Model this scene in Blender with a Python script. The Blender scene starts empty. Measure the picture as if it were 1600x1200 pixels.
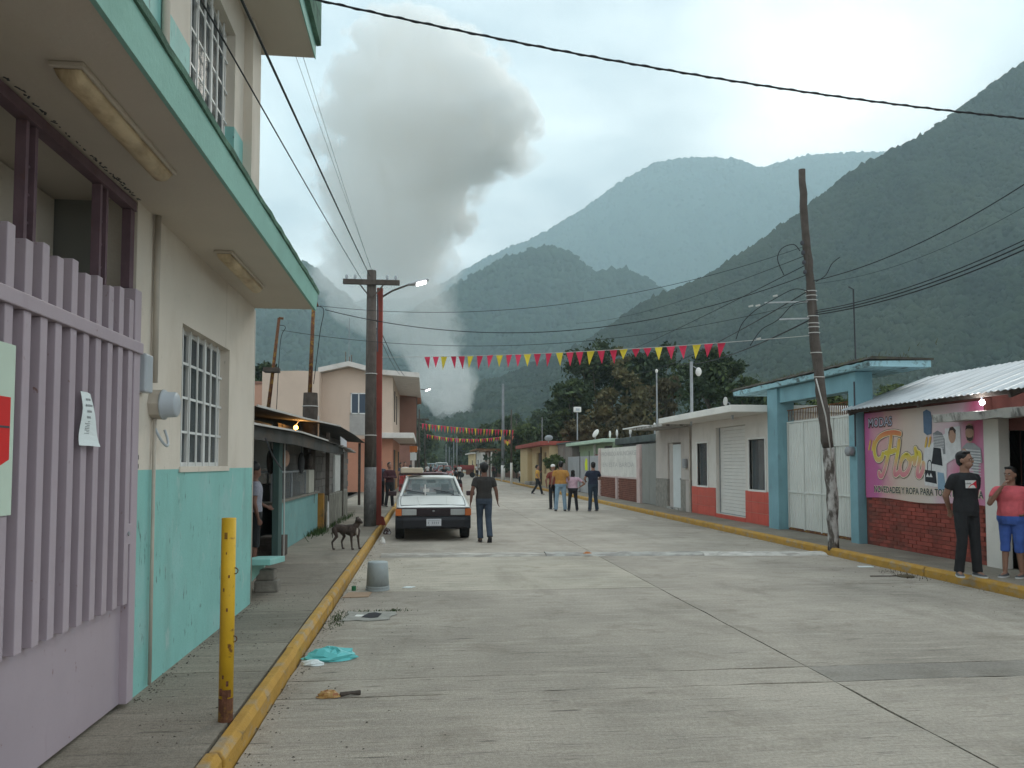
import bpy, bmesh, math, random
import numpy as np
from mathutils import Vector, Matrix

scene = bpy.context.scene
COL = scene.collection
R = math.radians

# ------------------------------------------------------------------ camera
EYE = 1.68
FPX, PITCH = 1230.0, R(2.8)
YAW = math.atan(136 / FPX * math.cos(PITCH))
CY = 725 - FPX * math.tan(PITCH)
cam_data = bpy.data.cameras.new('camera')
cam = bpy.data.objects.new('camera', cam_data)
COL.objects.link(cam)
cam.location = (0, 0, EYE)
cam.rotation_euler = (R(90) + PITCH, 0, -YAW)
cam_data.sensor_width = 36
cam_data.lens = 36 * FPX / 1600
cam_data.shift_y = (CY - 600) / 1600
cam_data.clip_start = 0.05
cam_data.clip_end = 20000
scene.camera = cam

# ------------------------------------------------------------------ sky and sun (overcast late afternoon)
SUN_EL, SUN_AZ = R(22), R(28)
SUN_DIR = Vector((math.sin(SUN_AZ) * math.cos(SUN_EL), math.cos(SUN_AZ) * math.cos(SUN_EL), math.sin(SUN_EL)))
world = bpy.data.worlds.new('World')
scene.world = world
world.use_nodes = True
wt = world.node_tree
wt.nodes.clear()
def wn(t, **k):
    n = wt.nodes.new(t)
    for a, b in k.items(): setattr(n, a, b)
    return n
w_out = wn('ShaderNodeOutputWorld'); w_bg = wn('ShaderNodeBackground')
w_bg.inputs['Strength'].default_value = 0.1
sky = wn('ShaderNodeTexSky'); sky.sky_type = 'NISHITA'; sky.sun_disc = False
sky.sun_elevation = SUN_EL; sky.sun_rotation = SUN_AZ
tc = wn('ShaderNodeTexCoord')
sep = wn('ShaderNodeSeparateXYZ'); wt.links.new(tc.outputs['Generated'], sep.inputs[0])
zc = wn('ShaderNodeMath', operation='MAXIMUM'); wt.links.new(sep.outputs[2], zc.inputs[0]); zc.inputs[1].default_value = 0.0
za = wn('ShaderNodeMath', operation='ADD'); wt.links.new(zc.outputs[0], za.inputs[0]); za.inputs[1].default_value = 0.22
dx = wn('ShaderNodeMath', operation='DIVIDE'); wt.links.new(sep.outputs[0], dx.inputs[0]); wt.links.new(za.outputs[0], dx.inputs[1])
dy = wn('ShaderNodeMath', operation='DIVIDE'); wt.links.new(sep.outputs[1], dy.inputs[0]); wt.links.new(za.outputs[0], dy.inputs[1])
cmb = wn('ShaderNodeCombineXYZ'); wt.links.new(dx.outputs[0], cmb.inputs[0]); wt.links.new(dy.outputs[0], cmb.inputs[1])
cn = wn('ShaderNodeTexNoise'); wt.links.new(cmb.outputs[0], cn.inputs['Vector'])
cn.inputs['Scale'].default_value = 1.9; cn.inputs['Detail'].default_value = 5; cn.inputs['Roughness'].default_value = 0.5
cn.inputs['Distortion'].default_value = 0.3
cr = wn('ShaderNodeValToRGB'); wt.links.new(cn.outputs['Fac'], cr.inputs[0])
cr.color_ramp.elements[0].position = 0.40; cr.color_ramp.elements[0].color = (0.46, 0.525, 0.57, 1)
cr.color_ramp.elements[1].position = 0.60; cr.color_ramp.elements[1].color = (0.86, 0.93, 0.94, 1)
cs = wn('ShaderNodeMix', data_type='RGBA', blend_type='MULTIPLY'); cs.inputs[0].default_value = 1
wt.links.new(cr.outputs[0], cs.inputs[6]); cs.inputs[7].default_value = (9.6, 9.6, 9.6, 1)
# thin cloud near the hidden sun passes more light
dt = wn('ShaderNodeVectorMath', operation='DOT_PRODUCT'); wt.links.new(tc.outputs['Generated'], dt.inputs[0]); dt.inputs[1].default_value = SUN_DIR
dm = wn('ShaderNodeMath', operation='MAXIMUM'); wt.links.new(dt.outputs['Value'], dm.inputs[0]); dm.inputs[1].default_value = 0
dp = wn('ShaderNodeMath', operation='POWER'); wt.links.new(dm.outputs[0], dp.inputs[0]); dp.inputs[1].default_value = 90
gl = wn('ShaderNodeMix', data_type='RGBA', blend_type='ADD'); gl.clamp_result = False
wt.links.new(dp.outputs[0], gl.inputs[0]); wt.links.new(cs.outputs[2], gl.inputs[6]); gl.inputs[7].default_value = (4.2, 4.0, 3.6, 1)
mx = wn('ShaderNodeMix', data_type='RGBA'); mx.inputs[0].default_value = 0.93
wt.links.new(sky.outputs[0], mx.inputs[6]); wt.links.new(gl.outputs[2], mx.inputs[7])
wt.links.new(mx.outputs[2], w_bg.inputs['Color']); wt.links.new(w_bg.outputs[0], w_out.inputs[0])

sun_data = bpy.data.lights.new('sun', 'SUN')
sun_data.energy = 1.3; sun_data.angle = R(24); sun_data.color = (1.0, 0.90, 0.76)
sun = bpy.data.objects.new('sun', sun_data); COL.objects.link(sun)
sun.rotation_euler = (-SUN_DIR).to_track_quat('-Z', 'Y').to_euler()

vs = scene.view_settings
vs.view_transform = 'Standard'; vs.look = 'None'; vs.exposure = 0.86; vs.gamma = 1; vs.use_curve_mapping = False
scene.cycles.use_denoising = True
scene.cycles.max_bounces = 32
scene.cycles.diffuse_bounces = 3
scene.cycles.volume_bounces = 28
scene.cycles.volume_max_steps = 1024
scene.cycles.transparent_max_bounces = 16

# ------------------------------------------------------------------ helpers
def pt(px, py, X=None, Y=None, Z=None):
    """Point of the street seen along a sight line, on a known wall line (X), distance (Y) or height (Z)."""
    f = Vector((math.sin(YAW) * math.cos(PITCH), math.cos(YAW) * math.cos(PITCH), math.sin(PITCH)))
    r = Vector((math.cos(YAW), -math.sin(YAW), 0)); u = r.cross(f)
    d = f + r * ((px - 800) / FPX) + u * ((CY - py) / FPX)
    t = X / d.x if X is not None else Y / d.y if Y is not None else (Z - EYE) / d.z
    return Vector((d.x * t, d.y * t, EYE + d.z * t))

def tag(o, label=None, cat=None, group=None, kind=None):
    if label: o['label'] = label
    if cat: o['category'] = cat
    if group: o['group'] = group
    if kind: o['kind'] = kind
    return o

def thing(name, label, cat, loc=(0, 0, 0), rz=0, group=None):
    o = bpy.data.objects.new(name, None); COL.objects.link(o)
    o.location = loc; o.rotation_euler = (0, 0, rz); o.empty_display_size = 0.2
    return tag(o, label, cat, group)

def structure(name, label=None):
    o = bpy.data.objects.new(name, None); COL.objects.link(o)
    o['kind'] = 'structure'
    if label: o['label'] = label
    return o

def wloc(o):
    """World location of an unrotated chain of parents."""
    v = Vector((0, 0, 0))
    while o is not None:
        v += Vector(o.location); o = o.parent
    return v

def link(name, me, parent=None, loc=(0, 0, 0)):
    o = bpy.data.objects.new(name, me); COL.objects.link(o)
    o.parent = parent; o.location = loc
    return o

def fast_mesh(name, v, f, mats, smooth=False, mi=None):
    v = np.asarray(v, dtype=np.float32); f = np.asarray(f, dtype=np.int32)
    k = f.shape[1]; me = bpy.data.meshes.new(name)
    me.vertices.add(len(v)); me.vertices.foreach_set('co', v.ravel())
    me.loops.add(f.size); me.loops.foreach_set('vertex_index', f.ravel())
    me.polygons.add(len(f))
    me.polygons.foreach_set('loop_start', np.arange(0, f.size, k, dtype=np.int32))
    me.polygons.foreach_set('loop_total', np.full(len(f), k, dtype=np.int32))
    if smooth: me.polygons.foreach_set('use_smooth', np.ones(len(f), dtype=bool))
    if mi is not None: me.polygons.foreach_set('material_index', np.asarray(mi, dtype=np.int32))
    for m in (mats if isinstance(mats, (list, tuple)) else [mats]): me.materials.append(m)
    me.update(calc_edges=True)
    return me

def smooth_path(pts_, k=6):
    P_ = [Vector(p) for p in pts_]; out = []
    for i in range(len(P_) - 1):
        p0, p1, p2, p3 = P_[max(i - 1, 0)], P_[i], P_[i + 1], P_[min(i + 2, len(P_) - 1)]
        for s in range(k):
            t = s / k
            out.append(.5 * (2 * p1 + (p2 - p0) * t + (2 * p0 - 5 * p1 + 4 * p2 - p3) * t * t + (3 * p1 - p0 - 3 * p2 + p3) * t ** 3))
    return out + [P_[-1]]

def frame_of(d):
    d = Vector(d).normalized()
    a = Vector((0, 0, 1)) if abs(d.z) < 0.9 else Vector((1, 0, 0))
    s = d.cross(a).normalized(); return s, s.cross(d).normalized()

class MB:
    """Collects shapes into one mesh object (world or local coordinates)."""
    def __init__(self): self.v = []; self.f = []; self.m = []
    def add(self, vs_, fs, mi=0):
        b = len(self.v); self.v += [tuple(p) for p in vs_]
        for q in fs: self.f.append([b + i for i in q]); self.m.append(mi)
        return self
    def box(self, x0, x1, y0, y1, z0, z1, mi=0):
        if x0 > x1: x0, x1 = x1, x0
        if y0 > y1: y0, y1 = y1, y0
        if z0 > z1: z0, z1 = z1, z0
        v = [(x0, y0, z0), (x1, y0, z0), (x1, y1, z0), (x0, y1, z0), (x0, y0, z1), (x1, y0, z1), (x1, y1, z1), (x0, y1, z1)]
        return self.add(v, [(3, 2, 1, 0), (4, 5, 6, 7), (0, 1, 5, 4), (1, 2, 6, 5), (2, 3, 7, 6), (3, 0, 4, 7)], mi)
    def obox(self, c, size, mat=None, mi=0):
        mat = mat or Matrix.Identity(3); c = Vector(c); h = Vector(size) / 2
        v = [c + mat @ Vector((sx * h.x, sy * h.y, sz * h.z)) for sz in (-1, 1) for sx, sy in ((-1, -1), (1, -1), (1, 1), (-1, 1))]
        return self.add(v, [(3, 2, 1, 0), (4, 5, 6, 7), (0, 1, 5, 4), (1, 2, 6, 5), (2, 3, 7, 6), (3, 0, 4, 7)], mi)
    def beam(self, a, b, w, h, mi=0):
        a, b = Vector(a), Vector(b); s, u = frame_of(b - a)
        o = [(-w / 2, -h / 2), (w / 2, -h / 2), (w / 2, h / 2), (-w / 2, h / 2)]
        v = [p + s * x + u * y for p in (a, b) for x, y in o]
        return self.add(v, [(3, 2, 1, 0), (4, 5, 6, 7), (0, 1, 5, 4), (1, 2, 6, 5), (2, 3, 7, 6), (3, 0, 4, 7)], mi)
    def loft(self, rings, mi=0, cap=True, closed=True):
        n = len(rings[0]); b = len(self.v)
        for r in rings: self.v += [tuple(p) for p in r]
        for k in range(len(rings) - 1):
            for i in range(n if closed else n - 1):
                j = (i + 1) % n
                self.f.append([b + k * n + i, b + k * n + j, b + (k + 1) * n + j, b + (k + 1) * n + i]); self.m.append(mi)
        if cap and closed:
            self.f.append([b + i for i in reversed(range(n))]); self.m.append(mi)
            self.f.append([b + (len(rings) - 1) * n + i for i in range(n)]); self.m.append(mi)
        return self
    def tube(self, pts, rad, n=8, mi=0, cap=True):
        pts = [Vector(p) for p in pts]
        if not isinstance(rad, (list, tuple)): rad = [rad] * len(pts)
        s, u = frame_of(pts[1] - pts[0]); rings = []
        for i, p in enumerate(pts):
            d = (pts[min(i + 1, len(pts) - 1)] - pts[max(i - 1, 0)]).normalized()
            s = (s - d * s.dot(d)).normalized(); u = s.cross(d)
            rings.append([p + s * (math.cos(2 * math.pi * k / n) * rad[i]) + u * (math.sin(2 * math.pi * k / n) * rad[i]) for k in range(n)])
        return self.loft([list(reversed(r)) for r in rings], mi, cap)
    def ell(self, c, r, seg=12, rings=8, mi=0, mat=None):
        c = Vector(c); mat = mat or Matrix.Identity(3); rr = []
        for k in range(1, rings):
            t = math.pi * k / rings
            rr.append([c + mat @ Vector((r[0] * math.sin(t) * math.cos(2 * math.pi * i / seg), r[1] * math.sin(t) * math.sin(2 * math.pi * i / seg), -r[2] * math.cos(t))) for i in range(seg)])
        b = len(self.v)
        self.loft(rr, mi, False)
        lo = len(self.v); self.v.append(tuple(c + mat @ Vector((0, 0, -r[2])))); self.v.append(tuple(c + mat @ Vector((0, 0, r[2]))))
        last = b + (rings - 2) * seg
        for i in range(seg):
            j = (i + 1) % seg
            self.f.append([lo, b + j, b + i]); self.m.append(mi); self.f.append([lo + 1, last + i, last + j]); self.m.append(mi)
        return self
    def prism(self, poly, axis, a, b, mi=0):
        """2-D polygon pushed along an axis: 'x' takes (y,z), 'y' takes (x,z), 'z' takes (x,y)."""
        def p3(p, t): return (t, p[0], p[1]) if axis == 'x' else (p[0], t, p[1]) if axis == 'y' else (p[0], p[1], t)
        n = len(poly)
        return self.add([p3(p, a) for p in poly] + [p3(p, b) for p in poly],
                        [tuple(reversed(range(n))), tuple(range(n, 2 * n))] + [(i, (i + 1) % n, n + (i + 1) % n, n + i) for i in range(n)], mi)
    def mesh(self, name, mats, origin=(0, 0, 0), smooth=False):
        o = Vector(origin); me = bpy.data.meshes.new(name)
        me.from_pydata([(p[0] - o.x, p[1] - o.y, p[2] - o.z) for p in self.v], [], self.f)
        for m in (mats if isinstance(mats, (list, tuple)) else [mats]): me.materials.append(m)
        me.polygons.foreach_set('material_index', self.m)
        bm = bmesh.new(); bm.from_mesh(me); bmesh.ops.recalc_face_normals(bm, faces=bm.faces); bm.to_mesh(me); bm.free()
        if smooth: me.shade_smooth()
        return me
    def build(self, name, mats, parent=None, smooth=False, bevel=0, local=False, pivot=None):
        """World coordinates unless local; stored relative to the parent."""
        base = Vector((0, 0, 0)) if local or parent is None else wloc(parent)
        loc = Vector((0, 0, 0))
        if pivot is not None: loc = Vector(pivot) - base
        me = self.mesh(name, mats, base + loc, smooth)
        o = link(name, me, parent, loc)
        if bevel:
            b = o.modifiers.new('bevel', 'BEVEL'); b.width = bevel; b.segments = 2; b.limit_method = 'ANGLE'; b.angle_limit = R(40)
        return o

def kids(o): return [c for c in bpy.data.objects if c.parent == o]
def copy_tree(o, parent=None, ch=None):
    if ch is None:
        ch = {}
        for c in bpy.data.objects: ch.setdefault(c.parent.name if c.parent else None, []).append(c)
    c = o.copy(); COL.objects.link(c); c.parent = parent
    for k in ch.get(o.name, []): copy_tree(k, c, ch)
    return c

# ------------------------------------------------------------------ materials
def node_mat(name):
    m = bpy.data.materials.new(name); m.use_nodes = True
    nt = m.node_tree; b = nt.nodes['Principled BSDF']
    return m, nt, b

def nz(nt, vec, scale, detail=4, rough=0.55, dist=0.0, vs_=None):
    if vs_ is not None:
        mp = nt.nodes.new('ShaderNodeMapping'); nt.links.new(vec, mp.inputs[0]); mp.inputs['Scale'].default_value = vs_; vec = mp.outputs[0]
    n = nt.nodes.new('ShaderNodeTexNoise'); nt.links.new(vec, n.inputs['Vector'])
    n.inputs['Scale'].default_value = scale; n.inputs['Detail'].default_value = detail
    n.inputs['Roughness'].default_value = rough; n.inputs['Distortion'].default_value = dist
    return n.outputs['Fac']

def ramp(nt, fac, lo, hi, a=(0, 0, 0, 1), b=(1, 1, 1, 1)):
    r = nt.nodes.new('ShaderNodeValToRGB'); nt.links.new(fac, r.inputs[0])
    r.color_ramp.elements[0].position = lo; r.color_ramp.elements[1].position = hi
    r.color_ramp.elements[0].color = a; r.color_ramp.elements[1].color = b
    return r.outputs[0]

def mixc(nt, fac, a, b, mode='MIX'):
    m = nt.nodes.new('ShaderNodeMix'); m.data_type = 'RGBA'; m.blend_type = mode
    for s, i in ((fac, 0), (a, 6), (b, 7)):
        if hasattr(s, 'links'): nt.links.new(s, m.inputs[i])
        else: m.inputs[i].default_value = s if i == 0 else (s[0], s[1], s[2], 1)
    return m.outputs[2]

MATS = {}
def mat(name, col, rough=0.8, var=0.18, scale=3.0, bump=0.0, bscale=60.0, stains=(), metal=0.0, spec=0.3, rand=0.0, coat=0.0, emit=None, estr=0.0):
    """Painted, plastered or bare surface: mottled colour, stains [(colour, scale-vector, lo, hi, amount)], fine relief."""
    if name in MATS: return MATS[name]
    m, nt, b = node_mat(name)
    geo = nt.nodes.new('ShaderNodeNewGeometry'); vec = geo.outputs['Position']
    c = (col[0], col[1], col[2], 1)
    if var > 0:
        f = nz(nt, vec, scale, 5, 0.6)
        lo = tuple(x * (1 - var) for x in col); hi = tuple(min(1, x * (1 + var)) for x in col)
        out = ramp(nt, f, 0.3, 0.7, (*lo, 1), (*hi, 1))
    else:
        rgb = nt.nodes.new('ShaderNodeRGB'); rgb.outputs[0].default_value = c; out = rgb.outputs[0]
    for (sc, sv, lo, hi, am) in stains:
        f = nz(nt, vec, 1.0, 6, 0.62, 0.2, sv)
        f = ramp(nt, f, lo, hi, (0, 0, 0, 1), (am, am, am, 1))
        out = mixc(nt, f, out, sc)
    if rand:
        oi = nt.nodes.new('ShaderNodeObjectInfo')
        mr = nt.nodes.new('ShaderNodeMapRange'); nt.links.new(oi.outputs['Random'], mr.inputs[0])
        mr.inputs[3].default_value = 1 - rand; mr.inputs[4].default_value = 1 + rand
        cb = nt.nodes.new('ShaderNodeCombineColor')
        for i in range(3): nt.links.new(mr.outputs[0], cb.inputs[i])
        out = mixc(nt, 1.0, out, cb.outputs[0], 'MULTIPLY')
    nt.links.new(out, b.inputs['Base Color'])
    b.inputs['Roughness'].default_value = rough; b.inputs['Metallic'].default_value = metal
    b.inputs['Specular IOR Level'].default_value = spec
    if coat: b.inputs['Coat Weight'].default_value = coat
    if bump > 0:
        bp = nt.nodes.new('ShaderNodeBump'); bp.inputs['Strength'].default_value = bump; bp.inputs['Distance'].default_value = 0.02
        nt.links.new(nz(nt, vec, bscale, 4, 0.6), bp.inputs['Height']); nt.links.new(bp.outputs[0], b.inputs['Normal'])
    if emit:
        b.inputs['Emission Color'].default_value = (*emit, 1); b.inputs['Emission Strength'].default_value = estr
    MATS[name] = m
    return m

DIRT = (0.09, 0.08, 0.065); BLACK = (0.02, 0.02, 0.02); RUST = (0.16, 0.06, 0.025)
# ================================================================== materials of the setting
def concrete(name, col, streak=0.5, dark=0.4, rand=0.06):
    m, nt, b = node_mat(name)
    geo = nt.nodes.new('ShaderNodeNewGeometry'); vec = geo.outputs['Position']
    out = ramp(nt, nz(nt, vec, 0.55, 5, 0.6), 0.32, 0.7, (*[x * 0.78 for x in col], 1), (*[min(1, x * 1.2) for x in col], 1))
    # pale worn film in cross-street streaks
    f = ramp(nt, nz(nt, vec, 1, 5, 0.65, 0.1, (1.1, 9, 9)), 0.5, 0.72, (0, 0, 0, 1), (streak, streak, streak, 1))
    out = mixc(nt, f, out, [min(1, x * 1.34) for x in col])
    # broom grooves, dark
    f = ramp(nt, nz(nt, vec, 1, 4, 0.7, 0.15, (2.0, 44, 44)), 0.57, 0.70, (0, 0, 0, 1), (dark, dark, dark, 1))
    out = mixc(nt, f, out, [x * 0.34 for x in col])
    # coarser short gouges left by the rake
    f = ramp(nt, nz(nt, vec, 1, 3, 0.6, 0.3, (1.6, 17, 17)), 0.645, 0.70, (0, 0, 0, 1), (dark, dark, dark, 1))
    out = mixc(nt, f, out, [x * 0.30 for x in col])
    # long oily stains along the wheel tracks and old patches
    f = ramp(nt, nz(nt, vec, 1, 5, 0.6, 0.5, (1.1, .28, 1)), 0.56, 0.70, (0, 0, 0, 1), (0.42, 0.42, 0.42, 1))
    out = mixc(nt, f, out, (col[0] * 0.52, col[1] * 0.5, col[2] * 0.48))
    # blotches of dirt
    f = ramp(nt, nz(nt, vec, 1.6, 6, 0.7, 0.4), 0.54, 0.76, (0, 0, 0, 1), (0.65, 0.65, 0.65, 1))
    out = mixc(nt, f, out, (col[0] * 0.5, col[1] * 0.47, col[2] * 0.42))
    f = ramp(nt, nz(nt, vec, 38, 3, 0.6), 0.3, 0.75, (0.8, 0.8, 0.8, 1), (1.15, 1.15, 1.15, 1))
    out = mixc(nt, 1.0, out, f, 'MULTIPLY')
    oi = nt.nodes.new('ShaderNodeObjectInfo'); mr = nt.nodes.new('ShaderNodeMapRange'); nt.links.new(oi.outputs['Random'], mr.inputs[0])
    mr.inputs[3].default_value = 1 - rand; mr.inputs[4].default_value = 1 + rand
    cb = nt.nodes.new('ShaderNodeCombineColor')
    for i in range(3): nt.links.new(mr.outputs[0], cb.inputs[i])
    out = mixc(nt, 1.0, out, cb.outputs[0], 'MULTIPLY')
    nt.links.new(out, b.inputs['Base Color']); b.inputs['Roughness'].default_value = 0.85; b.inputs['Specular IOR Level'].default_value = 0.25
    bp = nt.nodes.new('ShaderNodeBump'); bp.inputs['Strength'].default_value = 0.7; bp.inputs['Distance'].default_value = 0.015
    ad = nt.nodes.new('ShaderNodeMath'); ad.operation = 'ADD'
    nt.links.new(nz(nt, vec, 1, 4, 0.7, 0.15, (2.2, 52, 52)), ad.inputs[0]); nt.links.new(nz(nt, vec, 90, 3, 0.6), ad.inputs[1])
    nt.links.new(ad.outputs[0], bp.inputs['Height']); nt.links.new(bp.outputs[0], b.inputs['Normal'])
    return m
M_ROAD = concrete('road_concrete', (0.40, 0.352, 0.295), 0.6, 0.75)
M_ROAD_PALE = concrete('road_concrete_pale', (0.46, 0.41, 0.335), 0.7, 0.6, 0.02)
M_ROAD_DARK = concrete('road_concrete_rough', (0.31, 0.28, 0.242), 0.2, 0.3, 0.02)
M_WALK = concrete('pavement_concrete', (0.275, 0.24, 0.195), 0.7, 0.6, 0.10)
M_JOINT = mat('joint_earth', (0.09, 0.08, 0.068), 0.95, 0.3, 8)
M_KERB = mat('kerb_paint', (0.43, 0.24, 0.045), 0.75, 0.14, 5, 0.3, 50,
             stains=[((0.30, 0.27, 0.22), (4, 4, 9), 0.52, 0.68, 0.75), (DIRT, (9, 9, 14), 0.60, 0.74, 0.7)], rand=0.06)
M_EARTH = mat('earth', (0.10, 0.095, 0.06), 0.95, 0.4, 0.05)
M_WHITE = mat('white_paint', (0.72, 0.70, 0.66), 0.7, 0.08, 2, stains=[(DIRT, (6, 6, 2), 0.6, 0.8, 0.3)])

# ================================================================== ground, road, pavements
rng = random.Random(4)
g = MB(); g.add([(-2600, -200, -0.12), (2600, -200, -0.12), (2600, 5200, -0.12), (-2600, 5200, -0.12)], [(0, 1, 2, 3)])
tag(g.build('ground', M_EARTH), 'earthy valley floor beneath the town', kind='structure')

road = structure('road', 'worn grey concrete street between yellow kerbs')
b = MB(); b.box(-1.06, 7.43, -8, 330, -0.09, -0.022); b.build('road_bed', M_JOINT, road)
def slab_mesh(x0, x1, y0, y1, top, thick, rag, seed, gap=0.0065):
    """A cast slab with uneven, chipped edges."""
    r = random.Random(seed); P = []
    x0 += gap * .55; x1 -= gap * .55; y0 += gap * 1.3; y1 -= gap * 1.3
    nx = max(2, int((x1 - x0) / 0.22)); ny = max(2, int((y1 - y0) / 0.22))
    if y1 - y0 > 12: nx = ny = 2; rag = 0
    ph = [r.uniform(0, 6.3) for _ in range(4)]
    def w(t, k): return (math.sin(t * 1.3 + ph[k]) * 0.5 + math.sin(t * 3.7 + ph[k] * 2) * 0.3 + r.uniform(-0.5, 0.5)) * rag
    for i in range(nx): P.append((x0 + (x1 - x0) * i / nx, y0 + (w(i * .22, 0) if i else 0)))
    for i in range(ny): P.append((x1 - (abs(w(i * .22, 1)) * 0.6 if i else 0), y0 + (y1 - y0) * i / ny))
    for i in range(nx): P.append((x1 - (x1 - x0) * i / nx, y1 + (w(i * .22, 2) if i else 0)))
    for i in range(ny): P.append((x0 + (abs(w(i * .22, 3)) * 0.6 if i else 0), y1 - (y1 - y0) * i / ny))
    m = MB(); m.prism(P, 'z', top - thick, top); return m
def road_slab(x0, x1, y0, y1, mt, seed, rag=0.012):
    m = slab_mesh(x0, x1, y0, y1, 0.0, 0.06, rag, seed)
    return m.build('road_slab', mt, road, pivot=((x0 + x1) / 2, (y0 + y1) / 2, 0))
XL, XC, XR = -1.05, 3.16, 7.42
rows = [(-8, 1.6), (1.6, 5.86), (5.86, 6.32), (6.32, 10.55), (10.55, 14.3)]
y = 14.3
while y < 62: rows.append((y, y + 4.3)); y += 4.3
rows.append((y, 330))
for i, (a, c) in enumerate(rows):
    lm = M_ROAD_PALE if i == 4 else M_ROAD
    rm = M_ROAD_DARK if i == 2 else M_ROAD
    road_slab(XL, XC, a, c, lm, 10 + i, 0.024 if i < 4 else 0.010)
    road_slab(XC, XR, a, c, rm, 90 + i, 0.024 if i < 4 else 0.010)

def kerb_run(x0, x1, y0, y1, label, seed):
    k = structure('kerb', label); r = random.Random(seed); yy = y0
    inner = x0 if x0 > 0 else x1
    while yy < y1:
        n = yy + (r.uniform(2.4, 3.4) if yy < 45 else 20); n = min(n, y1)
        j = r.uniform(-0.008, 0.008); m = MB()
        poly = [(x0 + j, -0.08), (x1 + j, -0.08), (x1 + j, 0.10), (x1 + j - (0.025 if x0 < 0 else 0.008), 0.142), (x0 + j + (0.008 if x0 < 0 else 0.025), 0.142), (x0 + j, 0.10)]
        m.prism(poly, 'y', yy + 0.006, n - 0.006)
        m.build('kerb_stone', M_KERB, k, pivot=((x0 + x1) / 2, (yy + n) / 2, 0), bevel=0.008)
        yy = n
    return k
kerb_run(-1.155, -1.06, -4, 330, 'yellow painted kerb along the mint wall side of the street', 3)
kerb_run(7.43, 7.545, -4, 330, 'yellow painted kerb along the clothes shop side of the street', 5)

def pavement(x0, x1, cuts, label, seed):
    p = structure('pavement', label)
    m = MB(); m.box(x0 - 0.3 if x0 < 0 else x0, x1 if x0 < 0 else x1 + 0.3, cuts[0], cuts[-1], -0.09, 0.10); m.build('pavement_bed', M_JOINT, p)
    for i in range(len(cuts) - 1):
        m = slab_mesh(x0, x1, cuts[i], cuts[i + 1], 0.13, 0.05, 0.008, seed + i, 0.004)
        m.build('paving_slab', M_WALK, p, pivot=((x0 + x1) / 2, (cuts[i] + cuts[i + 1]) / 2, 0.1))
    return p
pavement(-3.4, -1.165, [-4, 2.6, 4.2, 6.15, 7.1, 8.6, 10.4, 12.6, 15, 17.5, 20, 23, 26, 30, 34, 39, 45, 60, 330], 'grey concrete pavement on the mint wall side', 40)
pavement(7.555, 9.6, [-4, 3, 6, 9, 12, 15, 18, 21, 24, 27, 30, 34, 38, 43, 48, 60, 330], 'grey concrete pavement in front of the shops', 70)

# speed bump across the street
sb = thing('speed_bump', 'low speed bump across the street with worn white paint', 'speed bump', (3.2, 14.35, 0))
M_BUMP = mat('bump_paint', (0.40, 0.385, 0.35), 0.85, 0.25, 3, 0.4, 60, stains=[((0.24, 0.22, 0.2), (3, 7, 7), 0.45, 0.62, 0.85)])
M_BUMPW = mat('bump_paint_white', (0.55, 0.52, 0.475), 0.8, 0.15, 4, 0.3, 60, stains=[((0.3, 0.275, 0.24), (4, 7, 7), 0.50, 0.64, 0.8)])
M_BUMPL = mat('bump_paint_worn', (0.47, 0.435, 0.385), 0.85, 0.2, 4, 0.4, 60, stains=[((0.28, 0.255, 0.22), (2.0, 8, 8), 0.42, 0.58, 0.85)])
def bump_bar(x0, x1, ya, yb, mt):
    m = MB(); rr = []; n = 24
    for i in range(n + 1):
        x = x0 + (x1 - x0) * i / n; yc = ya + (yb - ya) * i / n + rng.uniform(-.012, .012); w = 0.22 + rng.uniform(-.015, .015); h = 0.050 + rng.uniform(-.008, .008)
        rr.append([(x, yc - w, 0.002), (x, yc - w * .7, h * .75), (x, yc - w * .2, h), (x, yc + w * .3, h), (x, yc + w, 0.002)])
    m.loft(rr, 0, True); return m.build('bump_section', mt, sb, smooth=False)
bump_bar(-0.78, 2.2, 14.62, 14.50, M_BUMPL); bump_bar(2.21, 5.1, 14.50, 14.28, M_BUMP); bump_bar(5.11, 7.36, 14.28, 14.02, M_BUMPW)

# ================================================================== hills
def vnoise(x, y, seed):
    xi = np.floor(x).astype(np.int64); yi = np.floor(y).astype(np.int64); xf = x - xi; yf = y - yi
    def h(a, c):
        n = (a * 374761393 + c * 668265263 + seed * 974634777) & 0x7fffffff
        n = ((n ^ (n >> 13)) * 1274126177) & 0x7fffffff
        return ((n ^ (n >> 16)) & 0xffff) / 65535.0
    u = xf * xf * (3 - 2 * xf); v = yf * yf * (3 - 2 * yf)
    return (h(xi, yi) * (1 - u) + h(xi + 1, yi) * u) * (1 - v) + (h(xi, yi + 1) * (1 - u) + h(xi + 1, yi + 1) * u) * v
def fbm(x, y, seed, o=5):
    s = 0; a = 0.5
    for k in range(o): s = s + a * vnoise(x * 2 ** k, y * 2 ** k, seed + k * 17); a *= 0.5
    return s

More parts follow.
